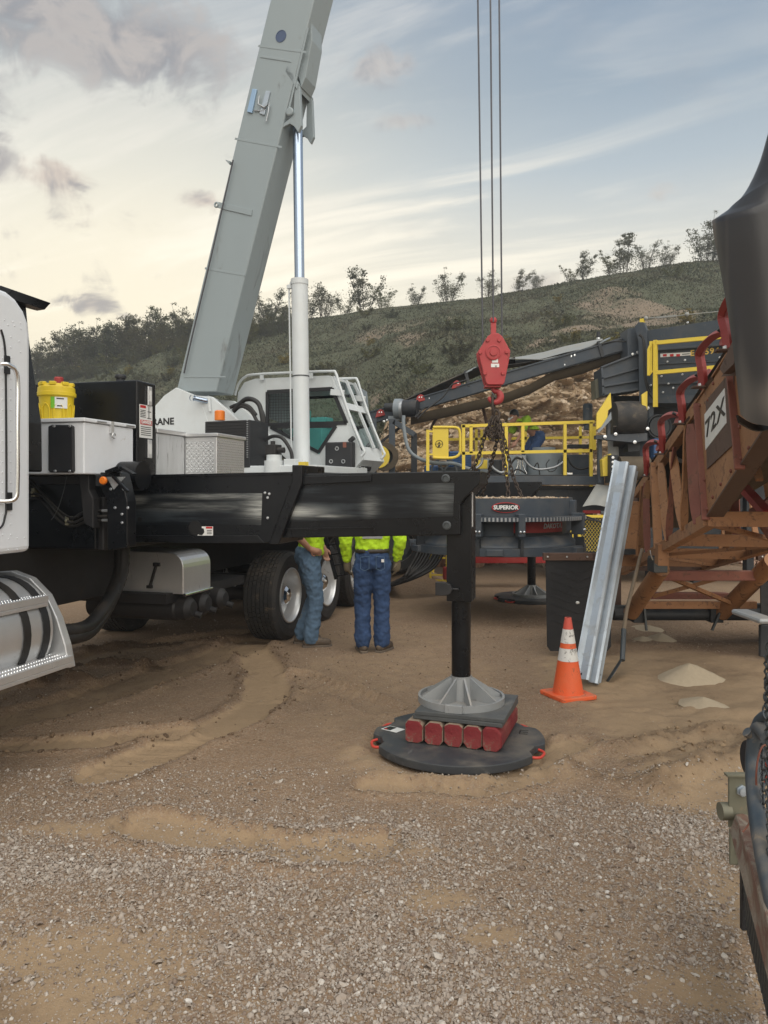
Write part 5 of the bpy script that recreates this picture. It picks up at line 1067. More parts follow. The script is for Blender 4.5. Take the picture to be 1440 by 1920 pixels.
c = P(929, 893, 14.0); MB().lathe([(.001, .31), (.12, .31), (.13, .29), (.13, 0)], c, 'z', 24).build('oil_filter', 'plant_dark', cp)
qb('valve_cabinet', 'plant_pale', 952, 853, 987, 893, 14.4, .5, cp, .01); qb('cabinet', 'plant_blue', 1064, 852, 1112, 892, 14.3, .5, cp, .02)
c = P(1020, 892, 14.6); tk = MB().lathe([(.36, 0), (.36, .42), (.34, .46), (.22, .50), (.22, .55), (.001, .56)], c, 'z', 40).build('crusher_head', 'plant_pale', cp)
c = P(1102, 806, 14.2); mt = MB().lathe([(.001, .51), (.075, .50), (.09, .47), (.09, .10), (.075, .09), (.075, 0)], c, 'z', 20).build('vertical_motor', 'blue_pipe', cp)
qb('motor_bracket', 'plant_dark', 1068, 833, 1112, 840, 14.2, .2, cp)
for l, r in (([(757, 779), (757, 800), (765, 840), (783, 858), (815, 868), (850, 869), (870, 876), (884, 880)], .034), ([(918, 868), (925, 878), (938, 886), (948, 884)], .028), ([(980, 856), (992, 872), (1010, 880), (1040, 876), (1056, 866)], .022), ([(1064, 858), (1074, 874), (1090, 880), (1110, 874)], .02), ([(958, 870), (968, 858), (980, 862)], .02), ([(893, 878), (902, 870), (905, 858)], .026), ([(1000, 880), (1008, 868), (1012, 890)], .012), ([(955, 890), (970, 880), (986, 888)], .014), ([(1030, 862), (1024, 872), (1030, 884), (1042, 880), (1048, 862)], .008)):
    qt('hose', 'plant_pale' if r > .03 else 'hose' if r < .021 else 'rib_grey', l, 13.85 if r < .03 else 13.7, r, cp)
for x in (975, 971, 980): qt('valve_pipe', 'chrome', [(x, 856), (x, 872), (x + (x - 975) * 1.5, 888)], 13.9, .014, cp, 2)
qb('valve_block', 'rib_grey', 968, 856, 984, 862, 13.9, .12, cp); qb('drain_valve', 'chrome', 1063, 886, 1074, 890, 13.5, .05, cp)
# expanded metal guard with yellow frame, lights bar, tarp
qb('guard_back', 'plant_dark', 1085, 968, 1140, 1036, 12.9, .05, cp)
for p, q in (((1086, 968), (1138, 968)), ((1086, 968), (1086, 1036)), ((1072, 972), (1072, 1034)), ((1133, 970), (1133, 1036))): qbar('guard_frame', 'yellow', p, q, 12.7, .045, cp)
b = MB()
for k in range(-10, 11):
    for s_ in (1, -1):
        p0, p1 = Vector((1110 + k * 6 - s_ * 24, 1034)), Vector((1110 + k * 6 + s_ * 24, 971)); 
        pts = [p0 + (p1 - p0) * t_ for t_ in (np.linspace(0, 1, 40))]; pts = [p for p in pts if 1087 < p.x < 1132]
        if len(pts) > 1: b.bar(P(pts[0].x, pts[0].y, 12.72 + s_ * .002), P(pts[-1].x, pts[-1].y, 12.72 + s_ * .002), .004, .007, (0, 1, 0))
o_ = b.build('expanded_mesh', 'yellow', cp); o_['kind'] = 'stuff'
qb('lamp_bar', 'red_plate', 1094, 957, 1126, 963, 13.3, .06, cp); qb('lamp_bar', 'plant_pale', 1127, 958, 1140, 963, 13.3, .06, cp)
rows = []
for i in range(7):
    t_ = i / 6; rows.append([P(1092 + 26 * t_ + j * 8.5 * (1 - .0 * t_), 950 - 42 * t_ - 6 * math.sin(j / 7 * math.pi) * (1 - t_) + j * 1.0, 12.9 - .25 * (1 - t_) + .05 * math.sin(j * 1.3)) for j in range(8)])
MB().sheet(rows, .004).build('tarp_flap', 'belt_pale', cp)
for l in ([(1068, 955), (1090, 965), (1118, 975), (1138, 985)], [(1066, 958), (1095, 972), (1130, 978)]): qt('cable', 'hose', l, 12.6, .014, cp)
# front axle tyre and leveling stand of the plant seen behind the worker
c = P(742, 1020, 12.2); pt_ = MB().lathe([(.30, 0), (.44, -.02), (.49, .04), (.49, .28), (.44, .34)], c, 'y', 40).build('tyre', 'rubber', cp); MB().lathe([(.30, .02), (.25, .1), (.001, .1)], c, 'y', 24).build('rim', 'steel_dark', pt_)
# ------------------------------------------------------------------ feed conveyor
fc = thing('feed_conveyor', 'dark steel belt conveyor with sagging return belt climbing right behind the hook block', 'conveyor', P(740, 880, 14.6))
def FY(x): return 14.9 - (x - 690) / 490 * 1.5
def F3(x, y, dy=0.0): return P(x, y, FY(x) + dy)
for dy in (0, .9):
    MB().bar(F3(690, 785, dy), F3(1185, 641, dy), .06, .25, (0, 0, 1)).build('stringer', 'plant_blue', fc, .004)
    for e in (-10.5, 10.5): MB().bar(F3(690, 785 + e, dy), F3(1185, 641 + e, dy), .11, .015).build('flange', 'plant_blue', fc)
up_ = [(700, 778), (767, 747), (830, 718), (899, 687), (940, 678), (966, 670)]
MB().sheet([[F3(x, y, .0) for x, y in up_], [F3(x, y + 16, .25) for x, y in up_], [F3(x, y + 17, .65) for x, y in up_], [F3(x, y - 1, .95) for x, y in up_]], .012).build('carry_belt', 'belt_rubber', fc)
pl_ = [(950, 673), (985, 668), (1020, 661), (1060, 650), (1108, 640), (1130, 636)]
MB().sheet([[F3(x, y + d_ , dy) for (x, y), d_ in zip(pl_, (0, 6, 14, 17, 10, 2))] if k == 0 else [F3(x, y + (.0 if k == 2 else 3), dy) for x, y in pl_] for k, dy in enumerate((-.03, .45, .9))], .012).build('loose_belt', 'belt_pale', fc)
for x0, x1 in ((950, 1130),): MB().sheet([[F3(x, y + 12, .0) for x, y in pl_], [F3(x, y + 18, .3) for x, y in pl_], [F3(x, y + 6, .9) for x, y in pl_]], .012).build('carry_belt', 'belt_rubber', fc)
rt_ = [(770, 786), (783, 783), (840, 771), (899, 757), (950, 744), (992, 729), (1015, 716), (1040, 703), (1090, 691), (1130, 676), (1180, 655)]
MB().sheet([[F3(x, y - 8, .05) for x, y in rt_], [F3(x, y + 9, .08) for x, y in rt_], [F3(x, y + 11, .85) for x, y in rt_]], .012).build('return_belt', 'belt_under', fc)
for x, y in ((713, 776), (788, 748), (856, 722)):
    c = F3(x, y, -.06); g_ = MB().prism([(c.x - .10, c.z - .08), (c.x + .10, c.z - .03), (c.x + .06, c.z + .07), (c.x - .0, c.z + .09), (c.x - .06, c.z + .05)], 'y', c.y - .03, c.y).build('idler_guard', 'red_plate', fc, .01)
    for dx_ in (-.02, .025): MB().lathe([(.012, 0), (.012, -.008), (.001, -.008)], (c.x + dx_, c.y - .0305, c.z + .03), 'y', 8).build('bolt', 'bolt_steel', g_)
for x, y in ((860, 735), (866, 733), (806, 747), (1003, 687), (1008, 685), (1072, 668), (1078, 666), (860, 736), (720, 790), (726, 788), (1060, 684)):
    c = F3(x, y, -.045); MB().lathe([(.022, 0), (.022, -.012), (.001, -.014)], c, 'y', 10).build('bolt', 'bolt_steel', fc)
dr = MB().cyl(F3(755, 766, -.25), F3(783, 766, -.25), .165, 28).build('drive_drum', 'plant_dark', fc); MB().cyl(F3(741, 766, -.25), F3(753, 766, -.25), .19, 24).build('gearbox', 'plant_pale', dr); MB().cyl(F3(722, 764, -.25), F3(741, 764, -.25), .085, 16).build('motor', 'plant_dark', dr); MB().cyl(F3(752, 768, -.25), F3(757, 768, -.25), .20, 24).build('gearbox_flange', 'rib_grey', dr)
MB().box(F3(728, 788, -.3), F3(754, 781, -.1)).build('motor_mount', 'plant_pale', fc, .004)
qb('support_post', 'plant_blue', 729, 785, 741, 890, 14.4, .12, fc); qb('support_post', 'plant_dark', 771, 812, 782, 890, 14.5, .12, fc); qb('support_post', 'plant_blue', 697, 785, 706, 890, 14.4, .12, fc)
qbar('brace', 'plant_blue', (738, 790), (777, 815), 14.45, .10, fc); qbar('brace', 'plant_dark', (762, 792), (700, 840), 14.6, .05, fc); qbar('brace', 'plant_dark', (795, 765), (778, 782), 14.3, .03, fc)
c = P(709, 856, 14.2); MB().lathe([(.001, -.02), (.22, -.02), (.22, .0), (.2, .02)], c, 'y', 32).build('belt_guard', 'yellow', fc); MB().lathe([(.16, -.0), (.27, .0), (.27, .24), (.16, .24)], c + Vector((.12, 0, 0)), 'y', 32).build('belt_pulley', 'belt_under', fc)
for (x, y) in ((872, 707), (1122, 652)):
    MB().bar(F3(x, y - 12, -.05), F3(x + 8, y + 18, -.05), .06, .05, (0, 1, 0)).build('idler_stand', 'plant_dark', fc, .004); MB().bar(F3(x, y - 8, -.06), F3(x + 20, y - 18, .1), .08, .02).build('idler_plate', 'plant_pale', fc)
MB().cyl(F3(1122, 622, -.06), F3(1122, 632, -.06), .035, 12).build('sensor', 'plant_dark', fc); MB().cyl(F3(1122, 633, -.06), F3(1122, 636, -.06), .032, 12).build('sensor_cap', 'bolt_steel', fc)
qt('wiring', 'hose', [(783, 785), (800, 768), (830, 745), (842, 728), (850, 720), (876, 712)], 14.05, .014, fc); qt('wiring', 'hose', [(1128, 645), (1150, 640), (1175, 640), (1196, 630)], 13.2, .014, fc)
MB().tube(spline([F3(x, y, .6) for x, y in [(905, 762), (908, 775), (912, 795), (913, 815)]], 4), .03, 8).build('rubber_hose', 'rust_brown', fc); MB().tube(spline([F3(x, y, .6) for x, y in [(820, 782), (812, 795), (808, 805)]], 4), .03, 8).build('rubber_hose', 'rust_brown', fc)
# ------------------------------------------------------------------ screen plant with E60594 box
sp = thing('screening_plant', 'tall dark blue screening box lettered E60594 with yellow handrail behind the orange conveyor', 'screening plant', P(1220, 1000, 13))
V = frame(P(1200, HY, 13.0) * 1.0 - Vector((0, 0, CH)), R(-37.8))
def vz(d_, pts): return [(lambda q: (q.x, q.z))(hit(V, 1, d_, x, y)) for x, y in pts]
def vp(pts, d0, d1, name, m_, parent=None, bevel=.004): return part(V, lambda b: b.prism(vz(d0, pts), 'y', d0, d1), name, m_, parent or sp, bevel)
bx_ = vp([(1197, 622), (1460, 583), (1460, 756), (1206, 756)], 0, .9, 'screen_box', 'plant_blue')
vp([(1190, 612), (1197, 604), (1207, 604), (1212, 618), (1214, 890), (1200, 890), (1197, 640)], -.10, -.001, 'corner_post', 'plant_blue', bx_)
vp([(1212, 659), (1460, 640), (1460, 636), (1212, 655)], -.05, -.001, 'stiffener', 'plant_blue', bx_); vp([(1212, 685), (1460, 672), (1460, 671), (1212, 683)], -.02, -.001, 'stiffener', 'plant_blue', bx_)
vp([(1212, 722), (1460, 712), (1460, 708), (1212, 718)], -.04, -.001, 'stiffener', 'plant_blue', bx_); vp([(1206, 742), (1460, 742), (1460, 756), (1206, 756)], -.06, -.001, 'lower_rail', 'plant_blue', bx_); vp([(1262, 722), (1263, 722), (1263, 741), (1262, 741)], -.02, -.001, 'stiffener', 'plant_blue', bx_)
for x, y in [(1253, 679), (1286, 676), (1351, 671), (1222, 723), (1255, 720), (1291, 606), (1232, 705), (1281, 703), (1242, 706), (1262, 693), (1334, 701), (1245, 736), (1264, 728), (1288, 728), (1211, 632), (1325, 676)]:
    q = hit(V, 1, -.001, x, y); part(V, lambda b: b.lathe([(.019, 0), (.019, -.008), (.014, -.014), (.001, -.015)], (q.x, -.052 if y > 0 else 0, q.z), 'y', 10), 'bolt', 'bolt_steel' if rng.random() < .6 else 'plant_dark', bx_)
st_ = vp([(1238, 663), (1296, 660), (1296, 666), (1238, 670)], -.004, -.0015, 'warning_strip', 'label_white', bx_)
for x in (1243, 1256, 1268): vp([(x, 664), (x + 7, 663.5), (x + 7, 668), (x, 668.5)], -.008, -.005, 'label_print', 'label_red', st_)
vp([(1279, 663.5), (1293, 662.5), (1293, 664), (1279, 665)], -.008, -.005, 'label_print', 'label_black', st_)
q = hit(V, 1, -.003, 1321, 660); text('lettering', 'E60594', 'decal_yellow', face_M(V @ Vector((q.x, -.006, q.z)), V.to_3x3() @ Vector((1, 0, .0)), (0, 0, 1)), .135, bx_, bold=.003, spacing=1.15)
def vb(p, q, d_, w_, name, m_): a, c = hit(V, 1, d_, *p), hit(V, 1, d_, *q); return part(V, lambda b: b.bar(a, c, w_, w_, (0, 1, 0)), name, m_, sp)
for p, q in (((1229, 643), (1440, 624)), ((1229, 699), (1440, 680)), ((1229, 638), (1229, 763)),): vb(p, q, -.35, .062, 'handrail', 'yellow')
vb((1221, 640), (1221, 697), -.35, .045, 'handrail', 'yellow'); vb((1216, 655), (1216, 704), -.5, .035, 'handrail', 'yellow'); vb((1216, 655), (1223, 640), -.45, .03, 'handrail', 'yellow'); vb((1216, 704), (1223, 695), -.45, .03, 'handrail', 'yellow')
vb((1204.5, 598), (1204.5, 616), .0, .07, 'cable_post', 'yellow')
part(V, lambda b: b.tube([hit(V, 1, 0, x, y) for x, y in [(1208, 597), (1250, 594), (1288, 590), (1330, 586), (1365, 582)]], .009, 6), 'guy_cable', 'belt_pale', sp)
part(V, lambda b: (b.bar(hit(V, 1, -.01, 1232, 595.5), hit(V, 1, -.01, 1268, 592), .03, .03), b.sph(hit(V, 1, -.01, 1288, 589.5), .04, 8), b.sph(hit(V, 1, -.01, 1211, 597), .04, 8)), 'turnbuckle', 'belt_pale', sp)
# left chute
def fp_(pts, Y, dep, name, m_, parent=None, bevel=.004): return MB().prism(H(pts, Y), 'y', Y, Y + dep).build(name, m_, parent or sp, bevel)
cu = fp_([(1128, 690), (1206, 660), (1208, 730), (1131, 742)], 13.05, .5, 'chute', 'plant_blue')
for l in ([(1128, 711), (1206, 689), (1206, 686), (1128, 708)], [(1129, 726), (1207, 713), (1207, 710), (1129, 723)], [(1129, 741), (1207, 730), (1207, 726), (1129, 738)], [(1127, 690), (1206, 660), (1206, 656), (1127, 687)], [(1127, 688), (1131, 688), (1134, 742), (1130, 742)]): fp_(l, 12.99, .06, 'chute_rib', 'plant_blue', cu, .002)
for k in range(8): 
    c = P(1201, 664 + k * 9, 12.98); MB().lathe([(.018, 0), (.018, -.012), (.001, -.013)], c, 'y', 8).build('bolt', 'plant_dark', cu)
for x, y in ((1186, 664), (1196, 662), (1195, 660)): c = P(x, y, 12.98); MB().lathe([(.022, 0), (.022, -.012), (.001, -.013)], c, 'y', 8).build('bolt', 'bolt_steel', cu)
fp_([(1116, 712), (1128, 706), (1130, 742), (1118, 748)], 13.3, .3, 'chute_wing', 'khaki_plate', cu); fp_([(1176, 617), (1200, 612), (1203, 662), (1177, 668)], 13.12, .4, 'hood', 'plant_blue')
# head pulley with belt, lower frames
qb('dark_back', 'plant_dark', 1150, 742, 1470, 900, 13.6, .3, sp)
hp = MB().tube([P(1150, 784, 12.8), P(1156, 784, 12.8), P(1180, 784, 12.8), P(1198, 784, 12.8), P(1204, 784, 12.8)], [.27, .285, .295, .285, .27], 36).build('head_pulley', 'belt_rubber', sp)
MB().sheet([[P(x, y, Y) for x in (1150, 1175, 1202)] for y, Y in ((800, 12.62), (812, 12.72), (828, 12.9), (842, 13.2))], .02).build('pulley_belt', 'belt_rubber', hp)
fp_([(1118, 806), (1119, 776), (1145, 736), (1147, 764), (1140, 770), (1139, 783), (1128, 800)], 12.6, .05, 'side_guard', 'yellow'); fp_([(1120, 808), (1128, 800), (1146, 772), (1147, 786), (1123, 812)], 12.58, .02, 'guard_plate', 'plant_pale')
fp_([(1203, 740), (1214, 733), (1214, 770), (1205, 775)], 12.6, .04, 'side_guard', 'yellow')
fp_([(1117, 816), (1214, 812), (1214, 826), (1190, 830), (1117, 823)], 12.7, .12, 'cross_beam', 'plant_blue'); qb('post', 'plant_blue', 1139, 792, 1145, 816, 12.7, .1, sp); qb('post', 'plant_blue', 1195, 792, 1200, 816, 12.7, .1, sp); qb('post', 'plant_blue', 1122, 824, 1129, 906, 12.9, .1, sp); qb('post', 'plant_blue', 1210, 750, 1226, 900, 12.9, .2, sp)
MB().sheet([[P(x + (y - 828) * .06, y, 13.1 + .04 * math.sin(x)) for x in (1139, 1144, 1150, 1156, 1159)] for y in (826, 840, 855, 872)], .01).build('hanging_belt', 'belt_pale', sp)
fp_([(1177, 830), (1200, 826), (1203, 845), (1178, 848)], 12.9, .3, 'hopper', 'plant_dark'); fp_([(1129, 862), (1146, 850), (1146, 892), (1131, 893)], 12.75, .2, 'gear_guard', 'yellow')
gd = qb('drive_unit', 'plant_dark', 1144, 853, 1160, 905, 12.6, .3, sp, .01); MB().cyl(P(1160, 878, 12.6), P(1215, 878, 12.6), .20, 28).build('tail_drum', 'belt_under', gd)
for k in range(6): c = P(1149, 858 + k * 8.5, 12.595); MB().lathe([(.024, 0), (.024, -.012), (.001, -.013)], c, 'y', 10).build('bolt', 'bolt_steel', gd)
for x, y in ((1214, 804), (1154, 814), (1134, 819), (1190, 829), (1206, 760), (1214, 765)): c = P(x, y, 12.68); MB().lathe([(.03, 0), (.03, -.012), (.001, -.015)], c, 'y', 10).build('bolt', 'bolt_steel', sp)
for l in ([(1198, 628), (1206, 640), (1208, 700), (1214, 730), (1226, 750)], [(1200, 626), (1209, 645), (1211, 705), (1220, 735)]): qt('wiring', 'hose', l, 12.75, .016, sp)
c = P(1236, 800, 12.8); MB().tube([c + Vector((math.cos(k * math.pi / 12) * .20, 0, math.sin(k * math.pi / 12) * .20)) for k in range(24)], .02, 6, closed=True).build('flywheel_rim', 'plant_dark', sp); MB().lathe([(.001, -.02), (.17, -.02), (.17, .1)], c, 'y', 24).build('flywheel', 'plant_dark', sp)
qb('blue_pump', 'blue_motor', 1226, 822, 1242, 860, 12.7, .2, sp, .02)
# side and legs so that the box stands on the ground
for x in (1150, 1215, 1300, 1400): qb('leg', 'plant_dark', x, 880, x + 14, 1095, 13.2, .16, sp)
qb('skid', 'plant_dark', 1120, 1010, 1470, 1040, 13.1, .5, sp)
for x in (800, 870, 1040, 1100): qb('leg', 'plant_dark', x, 960, x + 12, 1080, 14.0, .14, cp)
# ================================================================== orange radial conveyor, right foreground
cv = thing('orange_conveyor', 'rusty orange truss conveyor on wheels rising towards us at the right edge', 'conveyor', P(1290, 1150, 8.0))
DV = Vector((.226, 1, -.162))                # from near/high to far/low
n0 = P(1378, 655, 4.0)                        # top chord at the fifth idler
def top_at(Y): return n0 + DV * (Y - 4.0)
CW = .86; SX = Vector((1, -.226, 0)).normalized()   # across the conveyor (to the right)
KM = Matrix.Identity(4); d2 = Vector((.226, 1, 0)).normalized()
KM = Matrix((SX, d2, Vector((0, 0, 1)))).transposed().to_4x4(); KM.translation = n0   # local: x across, y away, z up
def kh(x0, x, y): return hit(KM, 0, x0, x, y)
def kz(x0, pts): return [(lambda q: (q.y, q.z))(kh(x0, x, y)) for x, y in pts]
def kp(fn, name, m_, parent=None, bevel=0.0, **k): return part(KM, fn, name, m_, parent or cv, bevel, **k)
# head girder with the number plate
gird = kz(0, [(1305, 757), (1322, 976), (1470, 752), (1470, 500), (1378, 652)])
gr_ = kp(lambda b: b.prism(gird, 'x', 0, .012), 'head_girder', 'rust_orange', bevel=.002)
kp(lambda b: b.prism(gird, 'x', CW - .012, CW), 'head_girder', 'rust_orange', bevel=.002)
def kstrip(p, q, w_, name, m_, x0=0.0, h_=.012, d_=None):
    a, c = kh(x0, *p), kh(x0, *q); return kp(lambda b: b.bar((x0 + w_ / 2 - .01, a.y, a.z), (x0 + w_ / 2 - .01, c.y, c.z), w_, h_), name, m_, gr_)
kstrip((1322, 976), (1470, 752), .10, 'bottom_flange', 'rust_brown'); kstrip((1300, 764), (1470, 500), .09, 'top_flange', 'rust_orange')
for p, q in (((1302, 757), (1318, 975)), ((1363, 690), (1380, 880)), ((1440, 570), (1452, 780))):
    a, c = kh(-.03, *p), kh(-.03, *q); kp(lambda b: b.bar((-.012, a.y, a.z), (-.012, c.y, c.z), .05, .022, (0, 1, 0)), 'stiffener', 'rust_red', gr_, .003)
kp(lambda b: b.poly3([kh(-.004, x, y) for x, y in [(1324, 752), (1376, 690), (1379, 830), (1326, 880)]], .003), 'bare_patch', 'rust_brown', gr_)
npl = [(1320.5, 777), (1358, 728), (1361.5, 793), (1322.5, 844)]
pl = kp(lambda b: b.poly3([kh(-.010, x, y) for x, y in npl][::-1], .003), 'number_plate', 'number_white', gr_)
ca = [kh(-.012, x, y) for x, y in npl]
cc = (ca[0] + ca[1] + ca[2] + ca[3]) / 4; rgt = (ca[1] + ca[2] - ca[0] - ca[3]) / 2; upv = (ca[0] + ca[1] - ca[2] - ca[3]) / 2
Mtx = Matrix((rgt.normalized(), upv.normalized(), Vector((-1, 0, 0)))).transposed().to_4x4(); Mtx.translation = cc
text('lettering', '72X', 'label_black', KM @ Mtx, upv.length * .70, pl, bold=.0015, sx=rgt.length / (upv.length * 1.28), spacing=1.05)
for x, y in [(1338, 719), (1329, 750), (1316, 838), (1322, 900), (1375, 727), (1379, 790), (1388, 800), (1352, 908), (1371, 883), (1337, 932), (1390, 860), (1327, 955), (1313, 760), (1400, 690), (1405, 840), (1420, 760)]:
    a = kh(-.002, x, y); kp(lambda b: b.lathe([(.011, 0), (.011, -.008), (.004, -.012), (.0005, -.012)], (-.001, a.y, a.z), 'x', 8), 'bolt', 'rust_red', gr_)
# truss chords and twisted lacing
far = 11.0
def chord(p, q, x0, name, m_='rust_orange'):
    a, c = kh(0, *p), kh(0, *q); k = 1.25; c = a + (c - a) * k
    return kp(lambda b: (b.bar((x0, a.y, a.z), (x0, c.y, c.z), .012, .09), b.bar((x0 + (.03 if x0 < .4 else -.03), a.y, a.z - .042), (x0 + (.03 if x0 < .4 else -.03), c.y, c.z - .042), .07, .010)), name, m_)
for x0 in (0, CW): chord((1326, 972), (1180, 1062), x0, 'bottom_chord'); chord((1306, 760), (1205, 905), x0, 'top_chord')
def lace(p, q, w_, x0, tw, m_):               # flat strap twisted along its length
    a, c = kh(0, *p), kh(0, *q); a.x = c.x = x0; rows = []
    for i in range(9):
        t_ = i / 8; o = a.lerp(c, t_); an = tw * (.35 + .65 * float(sst(np.array(t_), .62, .95))); wf = 1.0 if .12 < t_ < .62 else .62 if t_ <= .12 else 1.0 - (t_ - .62) * 1.7; u_ = Vector((math.sin(an), math.cos(an), 0)) * (w_ * wf / 2)
        rows.append([o - u_, o + u_])
    return kp(lambda b: b.sheet(rows, .010), 'lacing_strap', m_)
tops = [(1290, 785), (1272, 815), (1258, 838), (1245, 855), (1232, 872), (1221, 888)]; bots = [(1308, 985), (1285, 998), (1272, 1006), (1254, 1017), (1246, 1022), (1215, 1040), (1211, 1043), (1200, 1048)]
prs = [((1296, 795), (1306, 983)), ((1288, 800), (1283, 994)), ((1262, 848), (1281, 996)), ((1266, 838), (1254, 1014)), ((1240, 868), (1252, 1016)), ((1223, 885), (1233, 1024)), ((1212, 905), (1214, 1036)), ((1205, 912), (1198, 1046)), ((1216, 900), (1201, 1047))]
for i, (p, q) in enumerate(prs):
    for x0 in (0, CW): lace(p, q, .115 if i != 5 else .12, x0, 1.25 if i % 2 else -1.25, 'rust_orange' if i % 3 else 'rust_red')
a, c = kh(0, 1229, 868), kh(0, 1236, 1030); kp(lambda b: b.bar((-.01, a.y, a.z), (-.01, c.y, c.z), .075, .05, (0, 1, 0)), 'truss_post', 'rust_orange', bevel=.004)
a, c = kh(0, 1185, 930), kh(0, 1192, 1052); kp(lambda b: b.bar((.0, a.y, a.z), (.0, c.y, c.z), .12, .10, (0, 1, 0)), 'truss_post', 'rust_brown', bevel=.004)
# cross members between the two side frames
bc0, bc1 = kh(0, 1326, 972), kh(0, 1180, 1062)
for t_ in (.0, .28, .55, .8, 1.0):
    p = bc0.lerp(bc1, t_); kp(lambda b: (b.box((.0, p.y - .03, p.z - .05), (CW, p.y + .03, p.z + .045))), 'cross_member', 'rust_orange' if t_ < .9 else 'rust_brown', bevel=.003)
for t_, s_ in ((0, 1), (.28, -1), (.55, 1)):
    p, q = bc0.lerp(bc1, t_), bc0.lerp(bc1, t_ + .27); kp(lambda b: b.bar((0 if s_ > 0 else CW, p.y, p.z - .03), (CW if s_ > 0 else 0, q.y, q.z - .03), .05, .03), 'diagonal_brace', 'rust_orange')
cb = bc0.lerp(bc1, .42); kp(lambda b: b.box((-.04, cb.y - .12, cb.z - .16), (.05, cb.y + .12, cb.z + .03)), 'splice_block', 'rust_orange', bevel=.004)
# belt in the trough, carried by idlers with red brackets
rows = []
for Y in np.linspace(-1.2, 6, 14):
    z = DV.z / math.hypot(DV.x, 1) * Y; rows.append([(.02, Y, z + .11), (.22, Y, z - .01), (.64, Y, z - .01), (.84, Y, z + .11)])
kp(lambda b: b.sheet(rows, .012), 'carry_belt', 'belt_rubber')
rows = [[(.06, Y, DV.z / math.hypot(DV.x, 1) * Y - .30), (.80, Y, DV.z / math.hypot(DV.x, 1) * Y - .30)] for Y in np.linspace(-.6, 6, 8)]
kp(lambda b: b.sheet(rows, .012), 'return_belt', 'belt_under')
ids = [((1213, 892), (1211, 838), (1224, 830)), ((1243, 850), (1240, 790), (1258, 778)), ((1281, 793), (1276, 733), (1300, 706)), ((1319, 724), (1313, 660), (1342, 622)), ((1367, 655), (1356, 590), (1372, 540))]
for i, (p0, p1, p2) in enumerate(ids):
    a, m1, e = kh(-.02, *p0), kh(-.04, *p1), kh(-.05, *p2); sc_ = (4.0 + a.y) / 4.6
    ib = kp(lambda b: b.tube(spline([a, a.lerp(m1, .55), m1, m1.lerp(e, .6) + Vector((.02, 0, .02)), e + Vector((.06, 0, 0))], 4), [.031] * 12 + [.029, .027, .025, .022, .019], 4, smooth=False), 'idler_bracket', 'idler_red', bevel=.004)
    kp(lambda b: (b.box((-.09, a.y - .035, a.z - .012), (.06, a.y + .035, a.z)),), 'foot_plate', 'rust_brown', ib, bevel=.002)
    kp(lambda b: b.lathe([(.018, 0), (.018, .014), (.012, .02), (.0005, .02)], (-.035, a.y, a.z + .002), 'z', 6), 'bolt', 'bolt_steel', ib)
    rr_ = .068; r0_, r1__ = Vector((.0, e.y + .03, e.z + .0)), Vector((.24, e.y + .08, e.z - .13)); dd_ = (r1__ - r0_).normalized()
    rl_ = kp(lambda b: b.tube([r0_ + dd_ * .02, r0_ + dd_ * .09], rr_ + .004, 18), 'idler_roll_cap', 'idler_red', ib)
    kp(lambda b: b.tube([r0_ + dd_ * .091, r1__], rr_, 18), 'idler_roll', 'galvanised', ib); kp(lambda b: b.tube([r0_ - dd_ * .04, r0_ + dd_ * .02], .012, 8), 'roll_shaft', 'hose', ib)
    kp(lambda b: b.poly3([(-.02, a.y + .05, a.z - .005), (-.02, a.y - .20, a.z - .005 + .03), (.04, a.y - .20, a.z - .02), (.04, a.y + .05, a.z - .05)][::-1], .01), 'brown_plate', 'rust_brown', ib)  # thin rust-brown plate beside the idler foot
# hanging rubber flap at the head, curved sheet
fl_l = [(1440, 250), (1427, 300), (1408, 345), (1388, 375), (1362, 395), (1338, 411), (1342, 450), (1350, 500), (1360, 570), (1370, 650), (1377, 720), (1383, 778)]
Yf = 3.25; rows = []
LE = spline([P(x, y, Yf) for x, y in fl_l[:6]], 3) + spline([P(x, y, Yf) for x, y in fl_l[5:]], 3)[1:]
for i, p in enumerate(LE):
    t_ = i / (len(LE) - 1); row = []
    for j in range(14):
        s_ = j / 13; ang = s_ * (1.3 + .9 * t_); rad = .20 + .10 * (1 - t_)
        x_ = p.x + rad * (1 - math.cos(ang)) * 1.15 + .0 * s_ ; y_ = Yf - rad * math.sin(ang) * .62 + .02 * math.sin(5 * t_ + 3 * s_) + .007 * math.sin(17 * s_ + 4 * t_) * t_; z_ = p.z - .06 * math.sin(math.pi * s_) * t_ + .22 * (1 - t_) * s_ * (.35 if t_ > .35 else 1.0)
        row.append((x_, y_, z_))
    rows.append(row)
MB().sheet(rows, .012).build('rubber_flap', 'belt_flap', cv, label='large curved black rubber flap hanging at the head of the conveyor')
hl = P(1395, 373, Yf - .035); MB().lathe([(.0005, -.016), (.0075, -.014)], hl, 'y', 16).build('flap_rivet', 'number_white', cv)
MB().sheet([[P(1384 + 80 * s_, 778 + 18 * math.sin(math.pi * s_) + 0 * s_, Yf + .02 + .12 * math.sin(math.pi * s_)) for s_ in np.linspace(0, 1, 10)], [P(1388 + 76 * s_, 792 + 16 * math.sin(math.pi * s_), Yf + .03 + .10 * math.sin(math.pi * s_)) for s_ in np.linspace(0, 1, 10)]], .01).build('flap_hem', 'hose', cv)
kp(lambda b: b.prism(kz(.0, [(1392, 690), (1440, 600), (1470, 640), (1400, 700)]), 'x', -.11, -.02), 'brown_bracket', 'rust_brown')  # rust-brown block on the outer side of the girder
a, c = kh(.05, 1354, 705), kh(.05, 1378, 672); kp(lambda b: b.poly3([kh(-.07, x, y) for x, y in [(1352, 706), (1376, 676), (1380, 704)]][::-1], .05), 'gusset', 'rust_brown')
